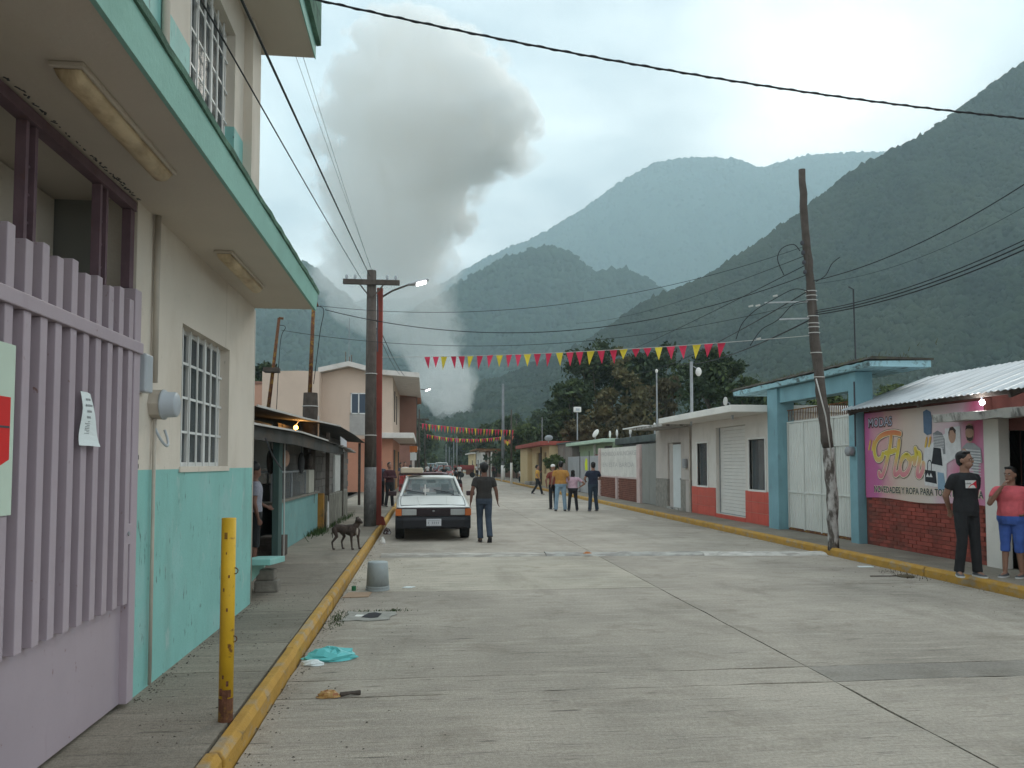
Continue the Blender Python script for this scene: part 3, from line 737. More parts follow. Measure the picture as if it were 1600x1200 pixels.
# plank bench on blocks by the corner of the building
bn = thing('bench', 'mint plank bench resting on a grey block beside the building corner', 'bench', (-1.95, 9.6, .13))
m = MB(); m.prism([(9.25, .53), (10.2, .46), (10.2, .53), (9.25, .60)], 'x', -2.06, -1.74); m.build('plank', M_MINT, bn, bevel=.006)
m = MB(); m.prism([(9.22, .30), (10.22, .40), (10.22, .455), (9.22, .52)], 'x', -2.02, -1.98); m.build('side_board', M_FASCIA, bn)
M_BLOCK = mat('cement_block', (0.22, 0.20, 0.17), 0.95, 0.25, 8, 0.6, 50)
m = MB(); m.box(-2.04, -1.76, 9.85, 10.05, .13, .27); m.build('block', M_BLOCK, bn, bevel=.015)
m = MB(); m.box(-2.02, -1.8, 9.86, 10.04, .272, .40); m.build('block', M_BLOCK, bn, bevel=.02)
# ================================================================== food stall with tin awning
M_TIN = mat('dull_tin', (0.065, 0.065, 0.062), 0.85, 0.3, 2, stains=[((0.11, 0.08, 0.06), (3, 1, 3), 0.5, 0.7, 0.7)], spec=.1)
M_TINE = mat('tin_edge', (0.50, 0.48, 0.45), 0.6, 0.1, 3)
M_STGREEN = mat('stall_green', (0.055, 0.10, 0.092), 0.7, 0.15, 2, stains=[((.05, .07, .06), (4, 4, 2), .5, .7, .6)])
M_STMINT = mat('stall_mint', (0.17, 0.33, 0.32), 0.7, 0.12, 3, 0.2, 30, stains=[((0.30, 0.22, 0.14), (9, 9, 5), .6, .72, .5)])
M_WOODD = mat('dark_wood', (0.075, 0.06, 0.05), 0.9, 0.3, 8, 0.4, 40)
M_DARKIN = mat('near_black_stall', (0.05, 0.05, 0.05), 0.9, 0.3, 2)  # near-black colour of the stall back wall, trays and one bundle
M_PEACHW = mat('stall_back_wall', (0.42, 0.26, 0.19), 0.85, 0.15, 2)
st = thing('food_stall', 'open fronted mint food stall under a sagging tin awning', 'stall', (-2.6, 14, .13))
SX = -2.32
for yp_, wd in ((10.35, .10), (12.95, .34)):
    m = MB(); m.box(SX - .1, SX, yp_, yp_ + wd * .9, .13, 2.12); m.build('post', M_STGREEN, st, bevel=.006)
m = MB(); m.tube([(SX + .02, 13.36, .14), (SX + .02, 13.32, 2.05)], .012, 6); m.build('post_pipe', M_TINE, st)
m = MB(); m.box(SX - .28, SX - .20, 14.02, 19.1, .13, 1.0); m.build('counter_front', M_STMINT, st, bevel=.004)
m = MB(); m.box(SX - .75, SX - .16, 13.35, 19.15, 1.0, 1.045); m.build('counter_top', M_BLOCK, st)
m = MB(); m.box(SX - .75, SX - .70, 13.4, 19.1, .13, 1.0); m.build('counter_side', M_STGREEN, st)
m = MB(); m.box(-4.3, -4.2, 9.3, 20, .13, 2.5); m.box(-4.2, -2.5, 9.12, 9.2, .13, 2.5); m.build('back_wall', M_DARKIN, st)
m = MB(); m.box(-4.19, -4.15, 13.3, 19.5, 1.05, 2.4); m.build('back_panel', M_PEACHW, st)
m = MB(); m.box(-4.15, -4.11, 15.6, 16.5, 1.1, 2.1); m.build('back_door', M_WOODD, st)
m = MB(); m.box(-2.85, -2.8, 11.0, 12.6, 1.42, 2.1); m.build('blue_poster', mat('poster_blue', (0.05, 0.27, 0.55), 0.6, 0.1, 2, stains=[((.62, .62, .66), (2.4, 2.4, 2.4), .55, .62, .9)]), st)
# glass display case on the counter
dc = thing('display_case', 'dark glass display case on the stall counter', 'display case', (-2.75, 15, 1.05))
for (ya, yb) in ((13.55, 15.5), (15.52, 17.3)):
    m = MB()
    for yy in (ya, yb - .03):
        for xx in (SX - .68, SX - .24): m.box(xx, xx + .03, yy, yy + .03, 1.047, 1.52)
    m.box(SX - .68, SX - .21, ya, yb, 1.52, 1.55); m.build('frame', M_GREYM, dc)
    m = MB(); m.box(SX - .225, SX - .22, ya + .03, yb - .03, 1.05, 1.51); m.build('pane', M_GLASS, dc)
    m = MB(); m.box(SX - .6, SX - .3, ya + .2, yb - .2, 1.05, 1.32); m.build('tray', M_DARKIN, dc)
# items on the counter end
bx_ = thing('box', 'pale carton standing at the far end of the stall counter', 'box', (-2.7, 17.9, 1.05))
m = MB(); m.box(-2.85, -2.5, 17.55, 18.3, 1.047, 1.55); m.build('carton', mat('carton_pale', (.42, .40, .34), .8, .1), bx_, bevel=.01)
# sagging awning sheet
def sheet(path_yz, x_in, x_out, dz_in, mt, name, parent, wav=.012, torn=0, th=.012, seed=1):
    """Corrugated sheet: path along the street as (y, z at outer edge); slopes up by dz_in towards x_in."""
    r = random.Random(seed); nu = 40; rows2 = []
    ys = np.linspace(path_yz[0][0], path_yz[-1][0], nu)
    zz = np.interp(ys, [p[0] for p in path_yz], [p[1] for p in path_yz])
    top = []; 
    for yv, zv in zip(ys, zz):
        j = r.uniform(-1, 1) * torn
        top.append([(x_out + j * .2, yv, zv + j * .06), (x_out - (x_out - x_in) * .33, yv, zv + dz_in * .33), (x_out - (x_out - x_in) * .66, yv, zv + dz_in * .66), (x_in, yv, zv + dz_in)])
    m = MB()
    m.loft([[*t, *[(p[0], p[1], p[2] - th) for p in reversed(t)]] for t in top], 0, True, True)
    return m.build(name, mt, parent)
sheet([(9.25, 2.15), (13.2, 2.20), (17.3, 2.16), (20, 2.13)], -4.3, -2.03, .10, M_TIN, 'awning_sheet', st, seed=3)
m = MB(); m.beam((-2.02, 9.25, 2.155), (-2.02, 13.2, 2.205), .02, .025); m.beam((-2.02, 13.2, 2.205), (-2.02, 16.8, 2.17), .02, .025); m.build('awning_edge', M_TINE, st)
m = MB(); m.prism([(9.25, 1.98), (13, 1.99), (17.0, 1.93), (20.5, 1.93), (20.5, 2.08), (17.3, 2.14), (13.2, 2.185), (9.25, 2.135)], 'x', -2.12, -2.08); m.build('awning_valance', M_TIN, st)
sheet([(19.2, 2.12), (20.6, 2.08), (21.6, 2.08), (22.6, 2.0)], -2.6, -1.98, .08, mat('torn_tin', (.3, .29, .27), .7, .3, 6), 'torn_sheet', st, torn=.3, seed=6)
# hanging cable and poster scraps
m = MB(); m.tube(smooth_path([(-2.0, 10.2, 2.0), (-1.99, 10.5, 1.84), (-2.0, 11.0, 1.70), (-2.03, 11.6, 1.60)]), .012, 6); m.build('hanging_cable', M_INK, st)
# warm bulb
LBP = pt(462, 668, Y=16.5)
lb = thing('hanging_bulb', 'lit warm bulb hanging above the tin awning', 'lamp', tuple(LBP))
m = MB(); m.ell(tuple(LBP), (.045, .045, .05)); m.build('bulb', mat('warm_glow', (1, .55, .15), .5, 0, emit=(1, .42, .08), estr=6), lb, True)
m = MB(); m.tube([LBP + Vector((0, 0, .05)), LBP + Vector((.12, 0, .22))], .012, 6); m.build('flex', M_INK, lb)
ld = bpy.data.lights.new('bulb_light', 'POINT'); ld.energy = 16; ld.color = (1, .5, .15); ld.shadow_soft_size = .06
lo = bpy.data.objects.new('bulb_light', ld); COL.objects.link(lo); lo.parent = lb; lo.location = LBP + Vector((.09, 0, 0)) - Vector(lb.location)

# ================================================================== block-built shack with second tin roof
M_BLKWALL = mat('block_wall', (0.17, 0.155, 0.14), 0.95, 0.12, 1.5, 0.4, 40, stains=[((0.12, 0.11, 0.10), (1.5, 1.5, .8), .5, .75, .6)], rand=.06)
sh_ = thing('block_shack', 'grey cement block shack with a low dark tin roof', 'shack', (-3.2, 20, .13))
# wall of cement blocks (courses along the street)
bk = MB(); bk.box(0, .12, -.195, .195, -.095, .095); bme = bk.mesh('cement_block', M_BLKWALL)
for c in range(8):
    for k in range(33):
        yy = 16.2 + k * .4 + (.2 if c % 2 else 0)
        if yy > 28.9: continue
        link('cement_block', bme, sh_, Vector((-2.88 + rng.uniform(-.004, .004), yy, .78 + c * .2)) - Vector(sh_.location))
m = MB(); m.box(-2.99, -2.9, 16.0, 29.1, .13, 2.5); m.box(-6, -2.9, 28.95, 29.1, .13, 2.5); m.build('mortar_wall', M_JOINT, sh_)
m = MB(); m.box(-6, -3.0, 12.4, 16.0, 1.6, 2.46); m.build('side_wall', M_ROOMDARK, sh_)
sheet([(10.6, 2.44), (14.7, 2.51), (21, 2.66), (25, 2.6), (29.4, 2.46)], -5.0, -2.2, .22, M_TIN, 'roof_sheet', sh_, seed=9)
m = MB(); m.beam((-2.19, 10.6, 2.445), (-2.19, 14.7, 2.515), .02, .03); m.beam((-2.19, 14.7, 2.515), (-2.19, 20.8, 2.665), .02, .03); m.build('roof_edge', M_TINE, sh_)
for yy in (19.6, 23.0, 29.0):
    m = MB(); m.beam((-2.36, yy, .2), (-2.36, yy, 2.44), .09, .09); m.build('roof_post', M_WOODD, sh_)
m = MB(); m.prism([(21.0, 2.40), (22.6, 2.33), (22.7, 2.06), (21.2, 1.98)], 'x', -2.22, -2.20); m.build('white_board', mat('grey_board', (.5, .5, .52), .7, .08), sh_)
m = MB(); m.box(-2.75, -2.69, 24.2, 26.4, .8, 1.95); m.build('shutter', mat('pale_shutter', (.5, .5, .47), .7, .1, 5), sh_)
# low wall, yellow end
lw = thing('low_wall', 'low mossy cement wall with an ochre painted near end', 'wall', (-2.4, 20, .13))
m = MB(); m.box(-2.52, -2.40, 19.3, 19.4, .13, .95); m.prism([(-2.95, .13), (-2.4, .13), (-2.4, .98), (-2.95, .98)], 'y', 19.2, 19.32)
m.build('ochre_end', mat('ochre_paint', (.40, .20, .04), .85, .2, 3, stains=[((.13, .09, .05), (3, 3, 3), .5, .65, .8)]), lw)
m = MB(); m.box(-2.46, -2.34, 19.42, 24.5, .13, .92); m.build('wall_face', mat('mossy_cement', (.20, .19, .16), .95, .3, 3, .5, 30, stains=[((.05, .055, .03), (5, 5, 1.5), .48, .7, .8)]), lw, bevel=.02)

# grass tufts at the foot of the wall
M_GRASS = mat('grass_blades', (0.05, 0.085, 0.025), 0.9, 0.4, 6)
def tufts(name, label, spots, hmin, hmax, seed, mt=None):
    rg = np.random.default_rng(seed); V = []; F = []
    for (x, y, z, rx, ry, n) in spots:
        for _ in range(n):
            a = rg.uniform(0, 6.28); px_, py_ = x + rg.normal() * rx, y + rg.normal() * ry; h = rg.uniform(hmin, hmax); lx, ly = rg.normal(0, .4) * h, rg.normal(0, .4) * h; w_ = .004 + h * .04
            b0 = len(V); V += [(px_ - math.cos(a) * w_, py_ - math.sin(a) * w_, z), (px_ + math.cos(a) * w_, py_ + math.sin(a) * w_, z), (px_ + lx + .001, py_ + ly, z + h), (px_ + lx - .001, py_ + ly, z + h)]
            F.append((b0, b0 + 1, b0 + 2, b0 + 3))
    o = link(name, fast_mesh(name, V, F, mt or M_GRASS)); return tag(o, label, kind='stuff')
tufts('grass', 'weeds growing along the foot of the low wall', [(-2.42, 18.2, .13, .12, .5, 420), (-2.3, 20.5, .13, .05, 1.2, 200), (-2.2, 23, .13, .05, 1, 150)], .04, .13, 2)
tufts('weeds', 'small weeds in the gutter around the broken drain', [(-.93, 8.75, .0, .05, .22, 260), (-.35, 9.2, .0, .05, .04, 90), (-.6, 9.18, 0, .2, .03, 90)], .008, .028, 5)
tufts('weeds', 'litter of leaves and weeds by the far kerb', [(7.2, 11.3, 0, .12, .25, 110)], .01, .05, 7, mat('dry_weed', (.07, .05, .03), .9, .3, 9))

# stump pole with mast, and rusty mast
def mast(name, label, pts_, rad, mt, cat='mast'):
    t = thing(name, label, cat, pts_[0]); m = MB(); m.tube(pts_, rad, 8); m.build('pole', mt, t, True); return t
SPX, SPY = pt(485, 640, Y=18.5).x, 18.5
sp_ = thing('pole_stump', 'squat weathered wooden pole stump rising through the tin roof', 'pole', (SPX, SPY, .13))
SZ = pt(485, 614, Y=SPY).z
m = MB(); m.tube([(SPX - .03, SPY, .1), (SPX - .02, SPY, 1.9), (SPX - .01, SPY, 2.6), (SPX, SPY, 2.9), (SPX, SPY, SZ)], [.14, .15, .165, .175, .16], 10); m.build('trunk', M_WOODD, sp_)
m = MB(); m.tube([(SPX + .18 * math.cos(t), SPY + .18 * math.sin(t), pt(485, 635, Y=SPY).z) for t in [k * .55 for k in range(13)]], .011, 6); m.build('wire_tie', M_TINE, sp_)
m = MB(); m.beam((SPX + .2, SPY - .1, 2.2), (SPX + .2, SPY - .1, pt(497, 650, Y=SPY).z), .03, .03); m.build('side_pipe', M_TINE, sp_)
ma, mb_ = pt(484, 616, Y=18.6), pt(490, 475, Y=18.6)
t = mast('roof_mast', 'thin rusty mast standing on the wooden stump', [tuple(ma), tuple(mb_)], [.05, .04], M_RUSTY)
m = MB(); m.tube([mb_, mb_ + Vector((.07, 0, .02)), mb_ + Vector((.09, 0, -.06))], .035, 6); m.build('cap_hook', M_RUSTY, t)
ma, mc, mb_ = pt(419, 640, Y=18.9), pt(427, 575, Y=18.9), pt(436, 497, Y=18.9)
t = mast('roof_mast', 'leaning rusty mast with a dark block near its foot', [tuple(ma), tuple(mc), tuple(mb_)], [.045, .04, .034], M_RUSTY)
q_ = pt(424, 578, Y=18.8); m = MB(); m.box(q_.x - .17, q_.x + .17, 18.7, 19.0, q_.z - .05, q_.z + .05); m.build('block', M_WOODD, t)
m = MB(); m.tube([mb_, mb_ + Vector((.10, 0, -.01))], .03, 6); m.build('arm', M_RUSTY, t)

# clutter along the stall front
for k, (yy, zz, w_, h_) in enumerate(((13.2, 1.72, .18, .42), (14.6, 1.78, .26, .30), (16.4, 1.70, .20, .44), (17.6, 1.76, .30, .34))):
    t = thing('hanging_bag', ['dark bundle hanging by the stall post', 'brown bundle hanging over the display case', 'long dark bundle hanging near the stump', 'wide dark bundle hanging at the far end of the stall'][k], 'bundle', (-2.5, yy, zz))
    m = MB(); m.ell((-2.5, yy, zz), (.07, w_ / 2, h_ / 2), 10, 8); m.build('sack', [M_WOODD, M_PEACHW, M_DARKIN, M_WOODD][k], t, True)
    m = MB(); m.tube([(-2.5, yy, zz + h_ / 2 - .02), (-2.5, yy, 2.14)], .008, 5); m.build('string', M_INK, t)
t = thing('leaning_pole', 'pale pipe leaning against the far end of the stall counter', 'pipe', (-2.36, 19.5, .13))
m = MB(); m.tube([(-2.30, 19.25, .14), (-2.42, 20.1, 1.75)], .035, 8); m.build('pipe', M_TINE, t)
t = thing('crate', 'dark crate standing under the stall counter beside the post', 'crate', (-2.5, 13.6, .13))
for zz in (.16, .27, .38):
    m = MB(); m.box(-2.72, -2.34, 13.42, 13.44, zz, zz + .08); m.build('slat', M_WOODD, t)
m = MB(); m.box(-2.72, -2.34, 13.445, 13.95, .14, .47); m.build('crate_body', M_WOODD, t)
# ================================================================== clothes shop with banner (right)
FX = 8.55
M_BRICK = mat('red_brick', (0.27, 0.062, 0.045), 0.85, 0.22, 6, 0.3, 60, stains=[((0.15, 0.06, 0.045), (3, 1.2, 3), .48, .62, .7), ((0.36, 0.25, 0.2), (14, 14, 14), .68, .74, .6)], rand=0.18)
M_MORTAR = mat('mortar_red', (0.15, 0.055, 0.045), 0.95, 0.2, 5)
M_ZINC = mat('zinc_roof', (0.50, 0.51, 0.52), 0.4, 0.12, 1.2, stains=[((0.32, 0.31, 0.31), (.8, 5, 1), .52, .7, .6)], metal=0.35)
M_WHITEW = mat('white_wall', (0.66, 0.62, 0.57), 0.8, 0.07, 1.2, 0.1, 30, stains=[((0.42, 0.38, 0.33), (2, 2, 1), .56, .76, .5)])
M_CONC_OLD = mat('old_concrete', (0.40, 0.38, 0.35), 0.9, 0.25, 2.5, 0.3, 40, stains=[((0.07, 0.065, 0.06), (5, 5, 2.5), .5, .62, .85)])
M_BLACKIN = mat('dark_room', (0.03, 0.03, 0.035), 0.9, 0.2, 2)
shop = thing('clothes_shop', 'low brick clothes shop with corrugated zinc roof and a white door pier', 'shop', (10.5, 11.5, .13))
m = MB(); wall_x(m, FX + .115, FX + .3, 7.6, 14.56, .10, 2.72, [(9.0, 10.86, .13, 2.18)]); m.build('mortar_wall', M_MORTAR, shop)
bm_ = MB(); bm_.box(0, .12, -.108, .108, -.031, .031); brme = bm_.mesh('brick', M_BRICK)
m = MB(); m.box(FX + .013, FX + .114, 11.19, 14.55, .10, 1.064); m.build('mortar_bed', M_MORTAR, shop)
for c in range(13):
    yy = 11.30 + (.112 if c % 2 else 0)
    while yy < 14.44:
        link('brick', brme, shop, Vector((FX + rng.uniform(-.004, .004), yy, .165 + c * .0715)) - Vector(shop.location)); yy += .2255
m = MB(); m.box(FX, FX + .115, 11.19, 14.56, 1.065, 2.70); m.build('upper_wall', M_MORTAR, shop)
m = MB(); m.box(FX - .06, FX + .3, 10.86, 11.18, .12, 2.36); m.build('door_pier', M_WHITEW, shop, bevel=.01)
m = MB(); m.box(FX + .02, FX + .3, 7.6, 9.0, .12, 2.36); m.build('door_pier', M_WHITEW, shop, bevel=.01)
m = MB(); m.box(FX + .3, FX + .34, 9.0, 10.86, 2.18, 2.36); m.build('lintel', M_WHITEW, shop)
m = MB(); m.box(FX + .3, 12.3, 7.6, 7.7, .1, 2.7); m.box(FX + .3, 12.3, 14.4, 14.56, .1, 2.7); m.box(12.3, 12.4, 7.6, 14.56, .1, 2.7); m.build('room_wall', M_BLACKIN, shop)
# racks of clothes just inside the dark doorway
for k in range(5):
    m = MB(); yy = 9.4 + k * .28; m.box(10.0, 10.35, yy, yy + .05, .9, 1.75); m.build('hanging_garment', mat('garment%d' % (k % 3), [(0.08, .05, .07), (.05, .06, .09), (.10, .07, .05)][k % 3], .9, .2, 4), shop)
# concrete door hood, ragged edge
m = MB(); rr = []
for i in range(28):
    yy = 8.2 + (11.78 - 8.2) * i / 27; j = rng.uniform(-.02, .02)
    rr.append([(8.08 + j, yy, 2.34 + rng.uniform(-.015, .01)), (FX + .3, yy, 2.37), (FX + .3, yy, 2.50), (8.06 + j, yy, 2.455 + j)])
m.loft(rr, 0, True); m.build('door_hood', M_CONC_OLD, shop)
# corrugated roof: profile along the street, sloping up away from it
m = MB(); n = 150; top = []; 
rows4 = [(8.17, 2.735), (9.1, 3.08), (10.05, 3.43)]
sec = []
for i in range(n + 1):
    yy = 7.4 + (14.72 - 7.4) * i / n; a = .014 * math.sin(yy * 2 * math.pi / .13)
    sec.append([(x, yy, z + a) for x, z in rows4] + [(x, yy, z + a - .006) for x, z in reversed(rows4)])
m.loft(sec, 0, True); m.build('roof_sheet', M_ZINC, shop)
m = MB(); sec = []
for i in range(n + 1):
    yy = 7.4 + (14.72 - 7.4) * i / n; a = .014 * math.sin(yy * 2 * math.pi / .13)
    sec.append([(x, yy, z + a) for x, z in [(10.055, 3.43), (12.6, 2.6)]] + [(x, yy, z + a - .006) for x, z in [(12.6, 2.6), (10.055, 3.43)]])
m.loft(sec, 0, True); m.build('roof_sheet', M_ZINC, shop)
for xx, zz in ((8.3, 2.715), (9.6, 3.2)):
    m = MB(); m.beam((xx, 7.5, zz), (xx, 14.66, zz), .07, .07); m.build('purlin', M_WOODD, shop)
for yy in (8.5, 10.3, 12.4, 14.55):
    m = MB(); m.beam((8.24, yy, 2.66), (10.0, yy, 3.33), .05, .08); m.build('rafter', M_WOODD, shop)
lb = thing('eave_bulb', 'lit white bulb under the zinc eave above the shop door', 'lamp', (8.3, 10.9, 2.6))
m = MB(); m.ell((8.28, 10.9, 2.60), (.035, .035, .045)); m.build('bulb', mat('white_glow', (1, .95, 1), .5, 0, emit=(1, .93, 1), estr=14), lb, True)
m = MB(); m.tube([(8.28, 10.9, 2.64), (8.28, 10.9, 2.70)], .018, 8); m.build('socket', M_INK, lb)
ld = bpy.data.lights.new('eave_light', 'POINT'); ld.energy = 5; ld.shadow_soft_size = .04
lo = bpy.data.objects.new('eave_light', ld); COL.objects.link(lo); lo.parent = lb; lo.location = (-.08, 0, 0)

# ---- banner (flat print on cloth)
M_BANNER, nt, b_ = node_mat('banner_print')
geo = nt.nodes.new('ShaderNodeNewGeometry'); sp3 = nt.nodes.new('ShaderNodeSeparateXYZ'); nt.links.new(geo.outputs['Position'], sp3.inputs[0])
f1 = nz(nt, geo.outputs['Position'], 1, 3, .5, .4, (1, .9, .9))
mr = nt.nodes.new('ShaderNodeMapRange'); nt.links.new(sp3.outputs[1], mr.inputs[0]); mr.inputs[1].default_value = 14.6; mr.inputs[2].default_value = 11.2
ad = nt.nodes.new('ShaderNodeMath'); ad.operation = 'ADD'; nt.links.new(mr.outputs[0], ad.inputs[0])
ml = nt.nodes.new('ShaderNodeMath'); ml.operation = 'MULTIPLY_ADD'; nt.links.new(f1, ml.inputs[0]); ml.inputs[1].default_value = .5; ml.inputs[2].default_value = -.25; nt.links.new(ml.outputs[0], ad.inputs[1])
rp = nt.nodes.new('ShaderNodeValToRGB'); nt.links.new(ad.outputs[0], rp.inputs[0])
els = [(0.0, (.46, .10, .26)), (.10, (.50, .12, .30)), (.24, (.60, .34, .34)), (.42, (.60, .47, .40)), (.62, (.58, .50, .46)), (.80, (.58, .38, .45)), (.93, (.50, .10, .20)), (1.0, (.55, .20, .32))]
while len(rp.color_ramp.elements) < len(els): rp.color_ramp.elements.new(.5)
for e, (p_, c_) in zip(rp.color_ramp.elements, els): e.position = p_; e.color = (*c_, 1)
nt.links.new(rp.outputs[0], b_.inputs['Base Color']); b_.inputs['Roughness'].default_value = .5
ban = thing('banner', 'pink printed shop banner reading MODAS Flor hung on the brick wall', 'banner', (FX - .02, 12.9, 1.0))
BYL, BYR, BZ0, BZ1 = 14.50, 11.20, 1.03, 2.66
BX = FX - .022
m = MB(); L = []
for i in range(25):
    t = i / 24; yy = BYL + (BYR - BYL) * t
    L.append([(BX + .004 * math.sin(t * 23), yy, BZ0 + .02 * math.sin(t * 9) + (.0)), (BX - .003 * math.sin(t * 31), yy, (BZ0 + BZ1) / 2), (BX + .002 * math.sin(t * 17), yy, BZ1)])
m.loft(L, 0, False, False); s_ = m.build('cloth', M_BANNER, ban); so_ = s_.modifiers.new('t', 'SOLIDIFY'); so_.thickness = .002
LAY = [0]
def bpt(u, v, lift):  # u 0..1 left to right as read, v 0..1 upwards
    return (BX - .008 - lift, BYL + (BYR - BYL) * u, BZ0 + (BZ1 - BZ0) * v)
AS = (BYL - BYR) / (BZ1 - BZ0)
def print_poly(pts_, mt, lift, name='print'):
    m = MB(); m.add([bpt(u, v, lift) for u, v in pts_], [tuple(range(len(pts_)))]); o = m.mesh(name, mt, wloc(ban)); return o
class Print(MB):
    k = 0
    def poly(self, pts_, lift, mi=0):
        Print.k += 1
        return self.add([bpt(u, v, lift + (Print.k % 40) * .00002) for u, v in pts_], [tuple(range(len(pts_)))], mi)
    def disc(self, u, v, ru, rv, lift, mi=0, n=14):
        return self.poly([(u + ru * math.cos(2 * math.pi * k / n), v + rv * math.sin(2 * math.pi * k / n)) for k in range(n)], lift, mi)
    def stroke(self, pts_, w_, lift, mi=0):
        """Ribbon of width w (in v units) along points, round joints."""
        P = []
        for i in range(len(pts_) - 1):           # Catmull-Rom
            p0 = pts_[max(i - 1, 0)]; p1 = pts_[i]; p2 = pts_[i + 1]; p3 = pts_[min(i + 2, len(pts_) - 1)]
            for s in range(6):
                t = s / 6
                P.append(tuple(.5 * ((2 * p1[k]) + (-p0[k] + p2[k]) * t + (2 * p0[k] - 5 * p1[k] + 4 * p2[k] - p3[k]) * t * t + (-p0[k] + 3 * p1[k] - 3 * p2[k] + p3[k]) * t ** 3) for k in (0, 1)))
        P.append(pts_[-1])
        Lf = []; Rt = []
        for i, p in enumerate(P):
            a = P[max(i - 1, 0)]; c = P[min(i + 1, len(P) - 1)]; du, dv = (c[0] - a[0]) * AS, c[1] - a[1]; L_ = math.hypot(du, dv) or 1
            nu, nv = -dv / L_, du / L_; Lf.append((p[0] + nu * w_ / 2 / AS, p[1] + nv * w_ / 2)); Rt.append((p[0] - nu * w_ / 2 / AS, p[1] - nv * w_ / 2))
        for i in range(len(P) - 1): self.poly([Lf[i], Lf[i + 1], Rt[i + 1], Rt[i]], lift, mi)
        for p in (P[0], P[-1]): self.disc(p[0], p[1], w_ / 2 / AS, w_ / 2, lift, mi, 10)
        return self
# script lettering of the shop name: strokes with dark outline, pale rim and a red to yellow to pink fill
M_FLOR, nt, b_ = node_mat('lettering_gradient')
geo = nt.nodes.new('ShaderNodeNewGeometry'); sp3 = nt.nodes.new('ShaderNodeSeparateXYZ'); nt.links.new(geo.outputs['Position'], sp3.inputs[0])
mr = nt.nodes.new('ShaderNodeMapRange'); nt.links.new(sp3.outputs[2], mr.inputs[0]); mr.inputs[1].default_value = 1.32; mr.inputs[2].default_value = 2.38
rp = nt.nodes.new('ShaderNodeValToRGB'); nt.links.new(mr.outputs[0], rp.inputs[0])
els = [(0, (.62, .10, .20)), (.28, (.62, .30, .28)), (.5, (.62, .50, .05)), (.72, (.62, .36, .08)), (1, (.62, .07, .06))]
while len(rp.color_ramp.elements) < len(els): rp.color_ramp.elements.new(.5)
for e, (p_, c_) in zip(rp.color_ramp.elements, els): e.position = p_; e.color = (*c_, 1)
nt.links.new(rp.outputs[0], b_.inputs['Base Color'])
M_RIM = mat('pale_rim', (.70, .62, .45), .6, 0); M_OUT = mat('dark_outline', (.10, .06, .05), .6, 0)
def bz(x, y):  # from the enlarged view of the banner (1533 px wide, 6.665 px per photograph px) to u, v
    u = (x - 105) / (1440 - 105); top = 170 - (x - 105) * .107; bot = 1065 + (x - 105) * (1150 - 1065) / 1335
    # perspective: the near end is larger
    yl, yr = BYL, BYR
    d = 1 / (1 / yl + (1 / yr - 1 / yl) * u); u = (d - yl) / (yr - yl)
    return (u, (bot - y) / (bot - top))
def S(pts_): return [bz(x, y) for x, y in pts_]
flor = [S([(500, 385), (430, 372), (340, 385), (260, 430), (218, 510), (215, 600), (240, 660), (285, 650), (305, 600)]),   # F top bar and left curl
        S([(400, 415), (385, 520), (355, 640), (325, 750), (290, 830), (262, 830), (258, 800)]),                           # F stem
        S([(335, 590), (400, 575), (440, 560)]),                                                                         # F bar
        S([(487, 460), (470, 570), (445, 690), (425, 790), (440, 820), (480, 790)]),                                      # l
        S([(560, 610), (515, 650), (490, 740), (510, 815), (560, 800), (600, 720), (600, 640), (565, 610), (600, 660), (640, 640)]),   # o
        S([(665, 545), (672, 600), (650, 700)]), S([(672, 600), (705, 590), (715, 640), (690, 740), (680, 820), (710, 830), (745, 760), (750, 700)])]   # r
m = Print()
for s in flor: m.stroke(s, .085, .0005)
tag(m.build('lettering_outline', M_OUT, ban), kind='stuff')
m = Print()
for s in flor: m.stroke(s, .074, .0018)
tag(m.build('lettering_rim', M_RIM, ban), kind='stuff')
m = Print()
for s in flor: m.stroke(s, .056, .0031)
for (x, y) in ((160, 460), (195, 465), (785, 430), (825, 425)): m.stroke(S([(x + 10, y), (x - 8, y + 90)]), .03, .0031)
tag(m.build('lettering_fill', M_FLOR, ban), kind='stuff')
def text_mesh(s, size, mt, name, parent, origin, right, up, nrm, shear=0.0, xs=1.0, extr=0.0):
    cu = bpy.data.curves.new(name, 'FONT'); cu.body = s; cu.size = size; cu.shear = shear; cu.resolution_u = 3; cu.offset = extr
    tmp = bpy.data.objects.new('tmp', cu); COL.objects.link(tmp)
    bpy.context.view_layer.update()
    me = bpy.data.meshes.new_from_object(tmp.evaluated_get(bpy.context.evaluated_depsgraph_get()))
    bpy.data.objects.remove(tmp); bpy.data.curves.remove(cu)
    right, up, nrm = Vector(right), Vector(up), Vector(nrm); base = Vector(origin) - wloc(parent)
    for v in me.vertices: v.co = base + right * (v.co.x * xs) + up * v.co.y + nrm * v.co.z
    me.materials.clear(); me.materials.append(mt)
    o = link(name, me, parent); return o
def ban_text(s, u0, v0, u1, h, mt, lift, off=0.0):
    o = text_mesh(s, h * 1.42, mt, 'lettering', ban, (0, 0, 0), (0, -1, 0), (0, 0, 1), (-1, 0, 0), 0, 1, off)
    ws = [-v.co.y for v in o.data.vertices]; w0, w1 = min(ws), max(ws)
    a = Vector(bpt(u0, v0, lift)); c = Vector(bpt(u1, v0, lift)); k = abs(c.y - a.y) / (w1 - w0); bl = wloc(ban)
    zb = min(v.co.z for v in o.data.vertices)
    for v in o.data.vertices:
        v.co.y = (a.y - bl.y) - (-v.co.y - w0) * k; v.co.z = v.co.z + bl.z + a.z - bl.z - 0 if False else (v.co.z + bl.z) + a.z - bl.z; v.co.x = a.x - bl.x
    return o
M_LILB = mat('pale_letter', (.50, .50, .62), .6, 0)
u0, v0 = bz(148, 318); u1, _ = bz(415, 300)
